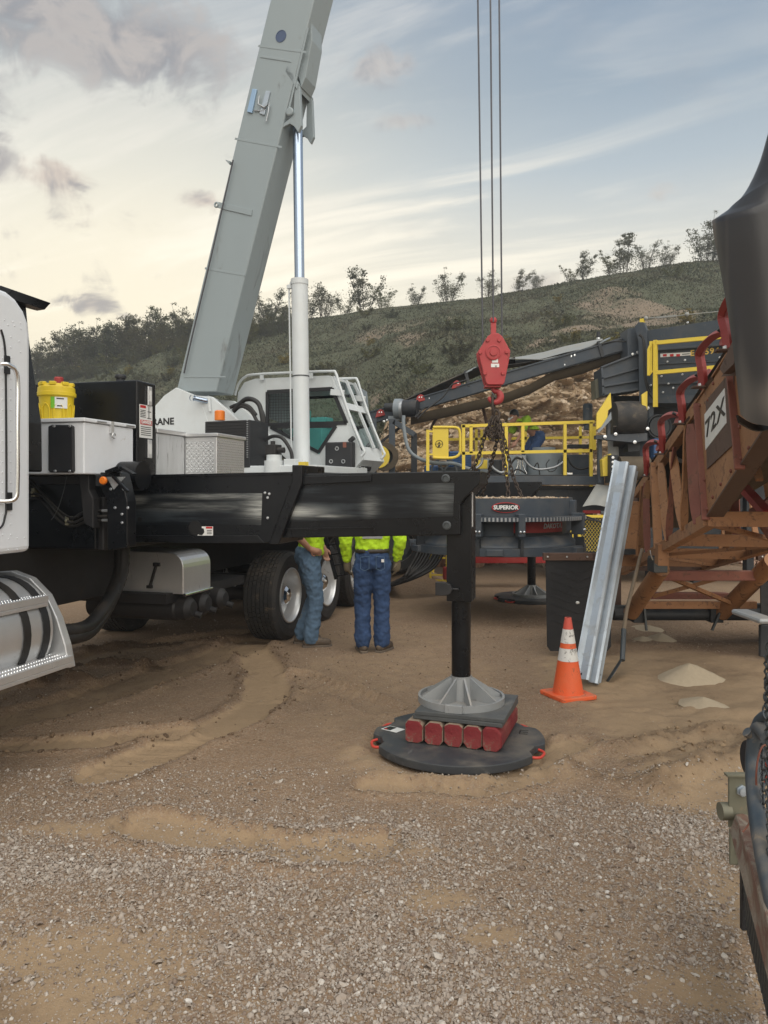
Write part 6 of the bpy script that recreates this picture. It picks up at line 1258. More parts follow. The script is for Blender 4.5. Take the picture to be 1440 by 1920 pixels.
# under carriage: axle, tubes, braces, mud flaps, tyres
YA = 8.05; axl = MB().cyl(P(1150, 1152, YA), P(1470, 1152, YA), .065, 16).build('axle', 'plant_dark', cv); MB().bar(P(1146, 1140, YA + .1), P(1440, 1136, YA + .1), .10, .05).build('axle_beam', 'steel_dark', cv)
t1_ = MB().tube([P(1183, 1150, YA - .05), P(1203, 1120, YA - .25), P(1240, 1066, 7.25)], .082, 20).build('support_tube', 'rust_orange', cv)
MB().tube([P(1352, 1150, YA - .05), P(1385, 1118, YA - .3), P(1450, 1052, 7.1)], .085, 20).build('support_tube', 'rust_orange', cv)
for x in (1200, 1345): MB().box(P(x - 12, 1168, YA - .1), P(x + 12, 1134, YA - .1) + Vector((0, .22, 0))).build('axle_clamp', 'plant_dark', cv, .006); MB().bar(P(x + 8, 1140, YA - .13), P(x + 12 - (x > 1300) * 22, 1182, YA - .13), .03, .02).build('clamp_pin', 'steel_dark', cv)
MB().box(P(1240, 1089, 7.3), P(1450, 1071, 7.3) + Vector((0, .1, 0))).build('spreader_beam', 'rust_red', cv, .006); MB().box(P(1195, 1142, 7.9), P(1420, 1128, 7.9) + Vector((0, .08, 0))).build('spreader_beam', 'rust_orange', cv, .006)
MB().bar(P(1262, 1085, 7.4), P(1372, 1132, 7.8), .06, .04).build('brace', 'rust_orange', cv, .004); MB().bar(P(1226, 1118, 7.8), P(1345, 1085, 7.4), .06, .04).build('brace', 'rust_orange', cv, .004)
MB().box(P(1210, 1124, 8.1), P(1368, 1112, 8.1) + Vector((0, .1, 0))).build('spreader_beam', 'rust_red', cv, .006)
MB().box(P(1226, 1074, 7.05), P(1252, 1048, 7.05) + Vector((0, .18, 0))).build('pivot_bracket', 'steel_dark', cv, .005); MB().cyl(P(1216, 1046, 7.02), P(1238, 1046, 7.02), .022, 12).build('pivot_pin', 'steel_dark', cv); MB().tube(spline([P(1219, 1032, 7.0), P(1221, 1042, 6.99), P(1224, 1050, 7.0)], 3), .006, 6).build('pin_clip', 'bolt_steel', cv)
MB().box(P(1150, 1148, 8.4), P(1440, 1050, 8.4) + Vector((0, .02, 0))).build('dark_panel', 'plant_dark', cv) if False else None
for x0, x1, hd in ((1023, 1146, 1), (1425, 1550, 0)):
    Ym = 7.35; mf = MB().prism(H([(x0 + 3, 1212), (x0 + 9, 1221), (x1 - 7, 1221), (x1, 1212), (x1, 1040), (x0, 1040)], Ym), 'y', Ym, Ym + .016).build('mud_flap', 'black_plastic', cv, .003, label='flat square black rubber mud flap')
    for k in range(9):
        for s_ in (1, -1):
            p0 = (x0 + x1) / 2 + s_ * 2; a_, c_ = P(p0, 1075 + k * 15, Ym - .002), P(p0 + s_ * 50, 1075 + k * 15 + 30 * 1 - 48, Ym - .002)
            if 1050 < 1075 + k * 15 + 30 < 1215: MB().bar(a_, c_ if c_.z < P(0, 1052, Ym).z else a_.lerp(c_, .6), .006, .006).build('moulded_rib', 'black_plastic', mf)
    hr_ = MB().box(P(x0 - 4, 1051, Ym - .03), P(x1 + 2, 1037, Ym - .03) + Vector((0, .05, 0))).build('flap_hanger', 'rust_brown', cv, .003)
    for x in (x0 + 4, x0 + 40, x0 + 78): MB().lathe([(.010, 0), (.010, -.008), (.0005, -.009)], P(x, 1044, Ym - .0305), 'y', 8).build('bolt', 'bolt_steel', hr_)
    cw = P((x0 + x1) / 2 + 6, 1150, 7.95); cw.z = .42; ty = MB().lathe([(.22, -.16), (.36, -.18), (.42, -.12), (.42, .12), (.36, .18), (.22, .16)], cw, 'x', 40).build('tyre', 'rubber', cv); MB().lathe([(.001, -.1), (.22, -.12)], cw, 'x', 24).build('rim', 'rust_brown', ty)
    MB().sph(P(x0 + 60, 1130, Ym - .006), .02, 7, (1.1, .3, .7)).build('mud_splat', 'number_white', mf)
MB().box(P(1130, 1150, 8.3), P(1165, 1060, 8.3) + Vector((0, .1, 0))).build('side_frame', 'rust_brown', cv, .005)
MB().box(P(1165, 1062, 8.6), P(1200, 940, 8.6) + Vector((0, .1, 0))).build('rear_post', 'rust_orange', cv, .005); MB().box(P(1168, 1040, 8.5), P(1192, 1030, 8.5) + Vector((0, .1, 0))).build('rear_tie', 'plant_dark', cv)
# orange leg and dark strut at the right edge
MB().hexa([P(1404, 960, 5.2), P(1416, 958, 5.0), P(1452, 1010, 5.0), P(1445, 1020, 5.2)], [P(1404, 955, 5.3), P(1450, 925, 5.1), P(1470, 980, 5.1), P(1452, 1004, 5.3)]).build('leg_shroud', 'rust_red', cv)
kp(lambda b: b.bar(kh(.35, 1395, 915), kh(.35, 1440, 965), .06, .05), 'strut', 'red_plate'); kp(lambda b: b.bar(kh(.5, 1412, 850), kh(.5, 1424, 900), .05, .03), 'strut', 'rust_orange')
kp(lambda b: b.box((.02, -.2, -.55), (CW - .02, .6, -.50)), 'pan_plate', 'rust_brown')

# ================================================================== foreground frame with mesh guard, lower right corner
gm = thing('mesh_guard_stand', 'worn steel machine frame with mesh guard and bolted plate at the bottom right edge', 'machine frame', G(1450, 1800))
Yg = 2.75; bp0 = P(1366, 1455, Yg)
pl1 = MB().box(P(1367, 1552, Yg), P(1420, 1456, Yg) + Vector((0, .012, 0))).build('bolt_plate', 'khaki_plate', gm, .003)
MB().box(P(1369, 1622, Yg - .03), P(1420, 1556, Yg - .03) + Vector((0, .012, 0))).build('lower_plate', 'khaki_plate', gm, .003)
MB().box(P(1364, 1458, Yg - .01), P(1424, 1453, Yg - .01) + Vector((0, .03, 0))).build('plate_lip', 'khaki_plate', gm, .002)
for x, y, m_ in ((1391, 1482, 'galvanised'), (1390, 1595, 'galvanised')): MB().lathe([(.022, 0), (.022, -.006), (.016, -.006), (.016, -.018), (.0005, -.019)], P(x, y, Yg - .031 * (y > 1550)), 'y', 6).build('hex_bolt', m_, pl1)
MB().cyl(P(1350, 1521, Yg + .02), P(1368, 1521, Yg + .02), .032, 16).build('stub_shaft', 'khaki_plate', gm)
MB().hexa([P(1368, 1560, 2.72), P(1384, 1532, 2.78), P(1500, 1850, 1.72), P(1452, 1890, 1.72)], [P(1380, 1526, 2.72), P(1402, 1522, 2.80), P(1530, 1740, 1.75), P(1450, 1765, 1.72)]).build('frame_beam', 'peel_orange', gm, .006)
MB().tube(spline([P(1441, 1385, 2.5), P(1424, 1365, 2.6), P(1415, 1390, 2.62), P(1412, 1440, 2.6), P(1416, 1500, 2.45), P(1426, 1570, 2.25), P(1445, 1660, 2.0), P(1480, 1790, 1.75)], 6), .026, 12).build('guard_pipe', 'blue_pipe', gm)
MB().tube(spline([P(1440, 1340, 2.55), P(1424, 1350, 2.6), P(1412, 1378, 2.62), P(1400, 1372, 2.62)], 5), .018, 10).build('pipe_stub', 'blue_pipe', gm)
MB().cyl(P(1404, 1425, 2.95), P(1424, 1425, 2.95), .075, 24).build('roller_end', 'plant_dark', gm)
MB().box(P(1424, 1171, 3.0), P(1460, 1160, 3.0) + Vector((0, .25, 0))).build('end_plate', 'cast_grey', gm, .01)
def mesh_panel(cor, nu, nv, r, name, m_):       # expanded metal between four corners
    A, B_, C_, D_ = cor; b = MB()
    def at(u, v): return A.lerp(B_, u).lerp(D_.lerp(C_, u), v)
    for s_ in (0, 1):
        for i in range(-nv, nu + nv):
            pts = []
            for k in range(0, 2 * nv + 1):
                u = (i + (k / 2 if s_ else (2 * nv - k) / 2)) / nu * 1.0; v = k / (2 * nv)
                if 0 <= u <= 1: pts.append(at(u, v))
            if len(pts) > 1: b.tube([pts[0], pts[-1]], r, 4)
    o = b.build(name, m_, gm); o['kind'] = 'stuff'; return o
mesh_panel((P(1433, 1230, 2.75), P(1520, 1200, 2.3), P(1560, 1900, 1.75), P(1440, 1640, 2.05)), 7, 22, .0045, 'mesh_guard', 'steel_dark')
mesh_panel((P(1394, 1630, 2.68), P(1452, 1790, 1.9), P(1500, 2150, 1.75), P(1402, 1740, 2.62)), 18, 7, .0065, 'lower_mesh', 'steel_dark')
MB().box(P(1392, 1745, 2.70), P(1400, 1618, 2.70) + Vector((0, .02, 0))).build('mesh_edge', 'black_plastic', gm)
MB().sheet([[P(1402, 1740, 2.66), P(1520, 2150, 1.79)], [P(1396, 1632, 2.72), P(1470, 1790, 1.95)]], .004).build('mesh_backing', 'black_plastic', gm)
for k, l in enumerate(([(1440, 1395), (1428, 1402), (1420, 1430), (1418, 1470), (1424, 1505), (1404, 1545), (1392, 1560)], [(1436, 1430), (1440, 1450), (1430, 1475)])):
    MB().tube(spline([P(x, y, 2.5 - .004 * i) for i, (x, y) in enumerate(l)], 6), .0032, 6).build('loose_wire', 'handle_red' if k else 'rust_red', gm)
b = MB(); b = chain([P(1442, 1200, 2.6), P(1438, 1300, 2.6), P(1430, 1400, 2.55), P(1432, 1500, 2.4), P(1440, 1600, 2.3)], .022, .017, .009, .0032); o_ = b.build('guard_chain', 'steel_dark', gm); o_['kind'] = 'stuff'
MB().box(P(1426, 1232, 3.1), P(1450, 1172, 3.1) + Vector((0, .02, 0))).build('dark_flap', 'plant_dark', gm, .004)
for x_ in (1.45,): MB().box((1.5, 2.6, 0), (1.62, 2.75, .55)).build('stand', 'rust_brown', gm, .005); MB().box((1.42, 1.7, 0), (1.5, 1.8, .3)).build('stand', 'rust_brown', gm, .005)
# ================================================================== pads and cribbing under the jacks
YAW = R(-19.9)
def round_pad(c, rot, label):
    t_ = thing('outrigger_pad', label, 'outrigger pad', c, 'round black outrigger pads'); M = frame(c, rot); z_ = .018; Rp = .55; pts = []; nt = [188, -30, 26, 150]; hands = []
    for a_ in range(0, 360, 3):
        aa = a_; dmin = min(abs((aa - x + 180) % 360 - 180) for x in nt)
        r = Rp - (.052 if dmin < 7.5 else .026 if dmin < 10.5 else 0); pts.append((r * math.cos(R(aa)), r * math.sin(R(aa))))
    MB(M).prism(pts, 'z', .012, .063).build('pad_disc', 'pad_plastic', t_, .006)
    for x in nt:
        a0, a1 = R(x - 9), R(x + 9); am = R(x)
        MB(M).tube(spline([(Rp * .93 * math.cos(a0), Rp * .93 * math.sin(a0), .034), (Rp * 1.01 * math.cos(a0 + .06), Rp * 1.01 * math.sin(a0 + .06), .030), (Rp * 1.02 * math.cos(am), Rp * 1.02 * math.sin(am), .026), (Rp * 1.01 * math.cos(a1 - .06), Rp * 1.01 * math.sin(a1 - .06), .030), (Rp * .93 * math.cos(a1), Rp * .93 * math.sin(a1), .034)], 4), .009, 8).build('rope_handle', 'handle_red', t_)
    return t_, M
pad, PM = round_pad(PADC, 0.0, 'round black plastic outrigger pad under the red timber blocks')
lab = part(PM, lambda b: b.poly3([(-.50, .12, .0645), (-.40, .045, .0645), (-.34, .11, .0645), (-.44, .185, .0645)], .0012), 'maker_label', 'label_white', pad)
part(PM, lambda b: (b.poly3([(-.485, .12, .066), (-.44, .086, .066), (-.395, .14, .066), (-.44, .172, .066)], .0008)), 'label_print', 'label_black', lab); part(PM, lambda b: (b.poly3([(-.478, .112, .067), (-.465, .102, .067), (-.455, .115, .067), (-.468, .124, .067)], .0008)), 'label_print', 'label_red', lab)
part(PM, lambda b: [b.tube([(.40 + dx, .02 + dy, .064), (.40 + ex, .02 + ey, .064)], .004, 5) for dx, dy, ex, ey in ((0, 0, .02, .07), (.0, .0, .05, -.01), (.02, .07, .07, .06), (.01, .035, .06, .025))], 'moulded_mark', 'hose', pad)['kind'] = 'stuff'
rp = T @ Vector((lx, ly + 6.47, 0)); rp.z = 0
pad2, _ = round_pad(rp, .6, 'round black outrigger pad on the ground beneath the lifted crusher bowl')
KC = Vector((.542, 4.863, 0)); KMx = frame(KC, YAW)
names = ['leftmost of the five red ended timber blocks on the round pad', 'second from the left of the five red ended timber blocks', 'middle one of the five red ended timber blocks on the pad', 'fourth from the left of the five red ended timber blocks', 'rightmost red ended timber block with its long side in view']
for k in range(5):
    x0 = -.325 + k * .1215; ww, hh_ = .118, .145 + rng.uniform(-.002, .0); y0 = -.29 + rng.uniform(-.012, .012); y1 = .30
    M = KMx @ Matrix.Translation((x0 + ww / 2, 0, .0635)) @ Matrix.Rotation(R(rng.uniform(-1.0, 1.0)), 4, 'Z')
    tb_ = thing('timber_block', names[k], 'timber block', M @ Vector((0, 0, 0)), 'red ended timber blocks under the jack'); c_ = .022
    cj = lambda: c_ * rng.uniform(.55, 1.7); oc_ = [(-ww / 2 + cj(), 0), (ww / 2 - cj(), 0), (ww / 2, cj()), (ww / 2, hh_ - cj()), (ww / 2 - cj(), hh_), (-ww / 2 + cj(), hh_), (-ww / 2, hh_ - cj()), (-ww / 2, cj())]
    part(M, lambda b: b.prism(oc_, 'y', y0, y1), 'timber_body', 'timber_red' if k == 4 else 'timber_raw', tb_, .008)
    part(M, lambda b: b.prism([(x_ * .93, hh_ / 2 + (z_ - hh_ / 2) * .94) for x_, z_ in oc_], 'y', y0 - .004, y0 + .001), 'painted_end', 'timber_red', tb_, .003)
for k, lb_ in enumerate(('lower square black plastic cribbing plate on the timber blocks', 'upper square black plastic cribbing plate beneath the grey jack foot')):
    M = KMx @ Matrix.Translation((.006 * k, .006, .2095 + k * .0268)) @ Matrix.Rotation(R(1.5 * k), 4, 'Z'); o_ = MB(M).box((-.283, -.283, 0), (.283, .283, .026)).build('cribbing_plate', 'plate_plastic', None, .004); tag(o_, lb_, 'cribbing plate', 'square cribbing plates')
# ================================================================== traffic cone
cc = G(1065, 1304); cone = thing('traffic_cone', 'orange traffic cone with two scuffed white bands beside the galvanised rail', 'traffic cone', cc); M = frame(cc, R(22))
part(M, lambda b: b.prism([(-.15, -.165), (.15, -.165), (.165, -.15), (.165, .15), (.15, .165), (-.15, .165), (-.165, .15), (-.165, -.15)], 'z', -.008, .026), 'base', 'orange_cone', cone, .008)
def rc(z): return .026 + (.122 - .026) * (1 - (z - .026) / .60)
for z0, z1, nm, m_, e in ((.026, .285, 'cone_body', 'orange_cone', 0), (.285, .385, 'reflective_band', 'cone_white', .0015), (.385, .425, 'cone_body', 'orange_cone', 0), (.425, .535, 'reflective_band', 'cone_white', .0015), (.535, .626, 'cone_tip', mat('cone_pink', (.62, .10, .07), .6, var=.1), 0)):
    zs = np.linspace(z0, z1, 5); part(M, lambda b: b.lathe([(rc(z) + e, z) for z in zs] + ([(rc(z1) - .012, z1)] if z1 > .6 else []), (0, 0, 0), 'z', 36), nm, m_, cone)
# ================================================================== galvanised guard rail leaning on the conveyor
gb, gt_ = G(1100, 1283) + Vector((0, 0, .02)), P(1174, 874, 7.05); ax_ = (gt_ - gb).normalized(); sd_ = ax_.cross(Vector((-.35, 1, 0))).normalized(); nn_ = sd_.cross(ax_)
if nn_.y > 0: nn_ = -nn_; 
W_ = [(-.155, .0), (-.145, .012), (-.10, .018), (-.072, .075), (-.05, .083), (-.028, .075), (.0, .022), (.028, .075), (.05, .083), (.072, .075), (.10, .018), (.145, .012), (.155, 0)]
gl = (gt_ - gb).length; rows = [[gb + ax_ * (gl * t_) + sd_ * a_ * .95 + nn_ * d_ for a_, d_ in W_] for t_ in (0, .25, .5, .75, 1)]
rail = thing('guard_rail', 'galvanised steel w-beam guard rail leaning upright against the orange conveyor', 'guard rail', gb); MB().sheet(rows, .004, False).build('rail_beam', 'galvanised', rail)
for t_, a_ in ((.045, -.10), (.045, .012), (.13, -.09), (.13, .03), (.02, .09)): 
    p = gb + ax_ * (gl * t_) + sd_ * a_ * .95 + nn_ * (.030 if a_ > -.05 else .032); MB().tube([p - nn_ * .004, p + nn_ * .004], .011, 12).build('bolt_hole', 'label_black', rail)
# ================================================================== shovel
s0, s1 = G(1141, 1277), P(1204, 1030, 7.35); dsh = (s1 - s0); sh = thing('shovel', 'long handled dirty shovel leaning beside the galvanised rail', 'shovel', s0)
MB().tube([s0 + dsh * .30 + Vector((.03, 0, 0)), s0 + dsh * .5, s1], [.019, .018, .017], 12).build('handle', 'wood_handle', sh)
MB().tube(spline([s0 + dsh * .14 + Vector((.075, 0, 0)), s0 + dsh * .2 + Vector((.06, 0, 0)), s0 + dsh * .36 + Vector((.02, 0, 0))], 4), .023, 12).build('socket', 'steel_dark', sh)
q0 = s0 + dsh * .15 + Vector((.075, 0, 0)); rows = [[q0.lerp(s0, t_) + Vector((.35, .94, 0)) * (u_ * w_) + Vector((-.02, 0, 0)) * (1 - 4 * u_ * u_) for u_ in (-.5, -.25, 0, .25, .5)] for t_, w_ in ((0, .10), (.3, .2), (.7, .2), (.92, .12), (1, .04))]
MB().sheet(rows, .003).build('blade', 'steel_dark', sh)
# ================================================================== sand heaps
mat('sand', (.45, .37, .265), .95, var=.12, vs=30, bump=.4, bs=160, spec=.1)
def heap(c, rx, ry, h, label, seed, m_='sand'):
    rs_ = np.random.default_rng(seed); n, mm = 40, 14; v = []; b = MB()
    rows = [[(lambda a_, r_: (c.x + rx * r_ * math.cos(a_) * (1 + .10 * math.sin(2 * a_ + seed) + .06 * math.sin(5 * a_ + seed * 2)), c.y + ry * r_ * math.sin(a_) * (1 + .10 * math.sin(2 * a_ + seed)), c.z - .012 + h * max(0, 1 - r_ ** 1.15) * (1 + .10 * math.sin(3 * a_ + seed) * r_) + rs_.normal() * h * .012))(2 * math.pi * (k % n) / n, i / mm) for k in range(n + 1)] for i in range(mm + 1)]
    for r_ in rows: r_[-1] = r_[0]
    o = b.sheet(rows[::-1]).build('sand_heap', m_, None); return tag(o, label, 'sand heap', 'sand heaps under the conveyor')
def GH_(x, y): p = G(x, y); hgt, _ = ground_fn(np.array([p.x]), np.array([p.y])); p.z = float(hgt[0]); return p
heap(GH_(1292, 1272), .30, .25, .155, 'largest pale sand heap under the orange conveyor', 1); heap(GH_(1318, 1322), .16, .20, .06, 'low pale sand heap nearest to us under the conveyor', 2)
heap(GH_(1240, 1196), .17, .22, .085, 'small sand heap behind the largest one near the axle', 3); heap(GH_(1215, 1176), .22, .3, .05, 'flat sand heap under the conveyor axle', 4)
heap(GH_(1205, 1197), .13, .15, .05, 'tiny sand heap left of the axle heaps', 7)
o_ = heap(P(775, 1085, 12.6) * 1.0 - Vector((0, 0, P(775, 1085, 12.6).z)), .9, .9, .42, 'dark soil heap behind the hydraulic hoses', 5, 'dirt'); o_['group'] = ''; del o_['group']; o_.name = 'soil_heap'; o_['category'] = 'soil heap'
# ================================================================== hoses on the ground, yellow stand, red can
hsn = thing('hydraulic_hose_bundle', 'bundle of long black hydraulic hoses drooping from the plant to the ground', 'hoses', G(760, 1098))
for k in range(9):
    x0 = 786 + k * 6; pts = [P(x0, 1012, 11.4), P(x0 - 2, 1035, 11.35), P(x0 - 16 - k * 1.5, 1062 + k, 11.3), P(755 - k * 2, 1084 + k * 1.6, 11.2), G(715 - k * 4, 1099 + k * .8, .025), G(660, 1101 + k, .025)]
    MB().tube(spline(pts, 7), .020 if k % 3 else .028, 8).build('hose', 'hose', hsn)
mn = MB(); mn.box(P(768, 1025, 11.3), P(845, 1012, 11.3) + Vector((0, .2, 0))); mn.build('hose_manifold', 'plant_blue', hsn, .01)
ys = thing('yellow_stand', 'small yellow steel stand behind the outrigger jack', 'stand', G(820, 1105)); Ys = 12.2
for p, q in (((807, 1034), (807, 1104)), ((838, 1034), (838, 1104)), ((807, 1046), (838, 1046)), ((807, 1078), (838, 1078)), ((807, 1088), (838, 1088))): qbar('bar', 'yellow', p, q, Ys, .035 if p[0] == q[0] else .025, ys)
for dx in (0,): qbar('bar', 'yellow', (812, 1036), (812, 1098), Ys + .5, .035, ys)
cn = P(836, 1086, 12.0); tag(MB().box((cn.x - .05, 11.9, cn.z), (cn.x + .07, 12.05, cn.z + .2)).build('red_can', 'red_plate', None, .02), 'red metal can standing on the small yellow stand', 'can')
# ================================================================== yellow overpack drum on the white tool box
dc = th(1, -3.18, 106, 786); dc = T @ Vector((dc.x, -3.18, 2.113)); dm = thing('overpack_drum', 'yellow plastic screw top drum standing on the white tool box', 'drum', dc)
MB().lathe([(.001, 0), (.098, 0), (.104, .006), (.114, .17), (.116, .19)], dc, 'z', 36).build('drum_body', 'drum_yellow', dm)
ld = MB().lathe([(.118, .188), (.130, .192), (.130, .215), (.124, .218), (.122, .250), (.110, .262), (.104, .275), (.001, .277)], dc, 'z', 36).build('lid', 'drum_yellow', dm)
for k in range(8): MB(frame(dc, R(k * 45 + 10))).box((.085, -.022, .262), (.118, .022, .287)).build('grip_lug', 'drum_yellow', ld, .005)
for k in range(8): MB(frame(dc, R(k * 45 + 30))).tube(spline([(.104, -.028, .02), (.110, -.028, .10), (.113, 0, .135), (.110, .028, .10), (.104, .028, .02)], 4), .006, 6).build('moulded_arch', 'drum_yellow', dm)
vw = (Vector((0, 0, CH)) - dc); ang = math.atan2(vw.y, vw.x)
MB(frame(dc)).sheet([[(.1185 * math.cos(ang + a_), .1185 * math.sin(ang + a_), z) for a_ in np.linspace(-.1, .62, 8)] for z in (.10, .178)], .0).build('drum_label', 'label_white', dm)
MB(frame(dc)).sheet([[(.119 * math.cos(ang + a_), .119 * math.sin(ang + a_), z) for a_ in np.linspace(-.32, -.1, 5)] for z in (.10, .178)], .0).build('drum_label', 'label_green', dm)
MB(frame(dc)).sheet([[(.1193 * math.cos(ang + a_), .1193 * math.sin(ang + a_), z) for a_ in np.linspace(0, .4, 5)] for z in (.162, .170)], .0).build('label_print', 'label_black', dm)
MB(frame(dc)).sheet([[(.1193 * math.cos(ang + a_), .1193 * math.sin(ang + a_), z) for a_ in np.linspace(0.02, .3, 5)] for z in (.112, .120)], .0).build('label_print', 'label_black', dm)
q = th(1, -2.95, 112, 708); MB().lathe([(.033, 0), (.033, .05), (.028, .06), (.001, .062)], T @ Vector((q.x, -2.96, 2.42)), 'z', 16).build('red_beacon', 'red_plate', truck)
# ================================================================== people
wr = bpy.data.textures.new('cloth_folds', 'CLOUDS'); wr.noise_scale = .06; wr.noise_depth = 2
def organic(b, name, m_, parent, vox=.011, sm=5, fold=0.0):
    o = b.build(name, m_, parent)
    r = o.modifiers.new('remesh', 'REMESH'); r.mode = 'VOXEL'; r.voxel_size = vox; r.use_smooth_shade = True
    if sm: s_ = o.modifiers.new('smooth', 'SMOOTH'); s_.factor = .5; s_.iterations = sm
    if fold: d_ = o.modifiers.new('folds', 'DISPLACE'); d_.texture = wr; d_.strength = fold; d_.mid_level = .5; d_.texture_coords = 'GLOBAL'
    return o
def caps(b, pts, rad, n=14, sc=None):
    pts = spline(pts, 4) if len(pts) > 2 else [Vector(p) for p in pts]
    k = len(pts); rr = np.interp(np.linspace(0, 1, k), np.linspace(0, 1, len(rad)), rad)
    b.tube(pts, list(rr), n); b.sph(pts[0], rr[0] * .995, n); b.sph(pts[-1], rr[-1] * .995, n)
def torso(b, rings, n=24):       # rings: (x, y, z, rx, ry)
    rows = [[(x + rx * math.cos(2 * math.pi * (k % n) / n), y + ry * math.sin(2 * math.pi * (k % n) / n), z) for k in range(n)] for x, y, z, rx, ry in rings]
    vs = [p for r in rows for p in r]; m = len(rows)
    b.add(vs, [(i * n + k, i * n + (k + 1) % n, (i + 1) * n + (k + 1) % n, (i + 1) * n + k) for i in range(m - 1) for k in range(n)] + [tuple(range(n - 1, -1, -1)), tuple(range((m - 1) * n, m * n))], True)
def hand(b, w_, d_, pn, r=1.0):   # wrist, finger direction, palm normal
    w_, d_, pn = Vector(w_), Vector(d_).normalized(), Vector(pn).normalized(); sdv = d_.cross(pn).normalized()
    caps(b, [w_, w_ + d_ * .045, w_ + d_ * .085], [.028 * r, .034 * r, .032 * r], 10)
    for i, (o_, L) in enumerate(((-.030, .070), (-.010, .080), (.010, .076), (.029, .060))):
        p0 = w_ + d_ * .085 + sdv * o_; p1 = p0 + d_ * L * .5 + pn * .010; p2 = p1 + d_ * L * .35 + pn * .024
        caps(b, [p0, p1, p2], [.0105 * r, .0095 * r, .008 * r], 8)
    t0 = w_ + d_ * .03 - sdv * .028; caps(b, [t0, t0 - sdv * .025 + d_ * .03 + pn * .012, t0 - sdv * .022 + d_ * .062 + pn * .025], [.013 * r, .011 * r, .009 * r], 8)
def person(label, M, J, col, short=False, gloves=False, cap_=None, hair_=True):
    pr = thing('person', label, 'person', M.translation)
    def mb(): return MB(M)
    hd, nk = Vector(J['head']), Vector(J['neck']); ch, wa, pe = Vector(J['chest']), Vector(J['waist']), Vector(J['pelvis']); fw = Vector(J['look'])
    b = mb()
    b.sph(hd, .098, 16, (.80, .98, 1.2)); b.sph(hd + fw * .03 + Vector((0, 0, -.06)), .065, 12, (.9, 1, .9)); caps(b, [nk - Vector((0, 0, .05)), nk, hd - Vector((0, 0, .06))], [.062, .057, .055], 12)
    rgt_ = fw.cross(Vector((0, 0, 1))).normalized()
    caps(b, [hd + fw * .088 + Vector((0, 0, .01)), hd + fw * .112 + Vector((0, 0, -.025))], [.011, .016], 8)
    for s_ in (-1, 1): b.sph(hd + rgt_ * s_ * .082 + Vector((0, 0, -.01)), .026, 8, (.5, 1, 1.3)); b.sph(hd + fw * .085 + rgt_ * s_ * .03 + Vector((0, 0, .012)), .011, 8)
    caps(b, [hd + fw * .094 + rgt_ * .018 + Vector((0, 0, -.062)), hd + fw * .098 + Vector((0, 0, -.06)), hd + fw * .094 - rgt_ * .018 + Vector((0, 0, -.062))], [.007, .009, .007], 8)
    caps(b, [nk - Vector((0, 0, .08)), ch, wa, pe], [.09, .13, .11, .11], 14)
    for s_ in 'LR':
        sh, el_, wr_ = J['sh' + s_], J['el' + s_], J['wr' + s_]; caps(b, [ch, sh], [.09, .05], 10); caps(b, [sh, el_], [.050, .042], 12); caps(b, [el_, wr_], [.044, .028], 12)
        hand(b, wr_, J['hd' + s_], J['pn' + s_])
        caps(b, [pe, J['hip' + s_]], [.1, .08], 10); caps(b, [J['hip' + s_], J['kn' + s_]], [.08, .055], 12); caps(b, [J['kn' + s_], J['an' + s_]], [.055, .036], 12); caps(b, [J['an' + s_], J['to' + s_]], [.035, .03], 10)
    organic(b, 'body', 'skin', pr, .008, 3)
    # trousers
    b = mb(); x, y, z = pe; dx_, dy_ = (wa - pe).x, (wa - pe).y; torso(b, [(x, y, z - .10, .150, .125), (x, y, z - .04, .178, .138), (x, y, z + .03, .178, .135), (x + dx_ * .3, y + dy_ * .3, z + .09, .165, .125)])
    for s_ in 'LR':
        h, k, a = Vector(J['hip' + s_]), Vector(J['kn' + s_]), Vector(J['an' + s_]); e = a + (k - a).normalized() * .015
        caps(b, [h + Vector((0, 0, -.02)), h.lerp(k, .5), k, k.lerp(e, .45), k.lerp(e, .85), e], [.108, .098, .082, .080, .084, .080], 16)
    tr = organic(b, 'trousers', col[0], pr, .009, 3, .036)
    # shirt
    b = mb(); torso(b, [(wa.x, wa.y, wa.z - .10 if col[3] else wa.z - .015, .175, .135), (wa.x, wa.y, wa.z + .03, .17, .13), ((wa.x + ch.x) / 2, (wa.y + ch.y) / 2, (wa.z + ch.z) / 2, .185, .135), (ch.x, ch.y, ch.z, .195, .135), (nk.x, nk.y, nk.z - .07, .16, .10), (nk.x, nk.y, nk.z - .01, .07, .07)])
    for s_ in 'LR':
        sh, el_, wr_ = Vector(J['sh' + s_]), Vector(J['el' + s_]), Vector(J['wr' + s_]); caps(b, [ch.lerp(sh, .5), sh], [.10, .085], 12)
        if short: caps(b, [sh, sh.lerp(el_, .75)], [.080, .075], 14)
        else: caps(b, [sh, sh.lerp(el_, .5), el_, el_.lerp(wr_, .5), el_.lerp(wr_, .9)], [.078, .070, .066, .060, .048], 14)
    organic(b, 'shirt', col[1], pr, .009, 3, .034)
    for s_ in 'LR':
        a, t_ = Vector(J['an' + s_]), Vector(J['to' + s_]); f_ = (t_ - a); f_.z = 0; f_ = f_.normalized()
        b = mb(); caps(b, [a + Vector((0, 0, .06)), a + Vector((0, 0, -.02))], [.052, .05], 12); caps(b, [a + Vector((0, 0, -.045)) - f_ * .04, a + f_ * .06 + Vector((0, 0, -.035)), t_ + f_ * .02], [.044, .048, .043], 12)
        bo_ = organic(b, 'boot', 'boot', pr, .009, 3)
        sdv = Vector((-f_.y, f_.x, 0)); gz = .0; b = mb(); c0 = Vector((a.x, a.y, 0)) - f_ * .085; c1 = Vector((t_.x, t_.y, 0)) + f_ * .065
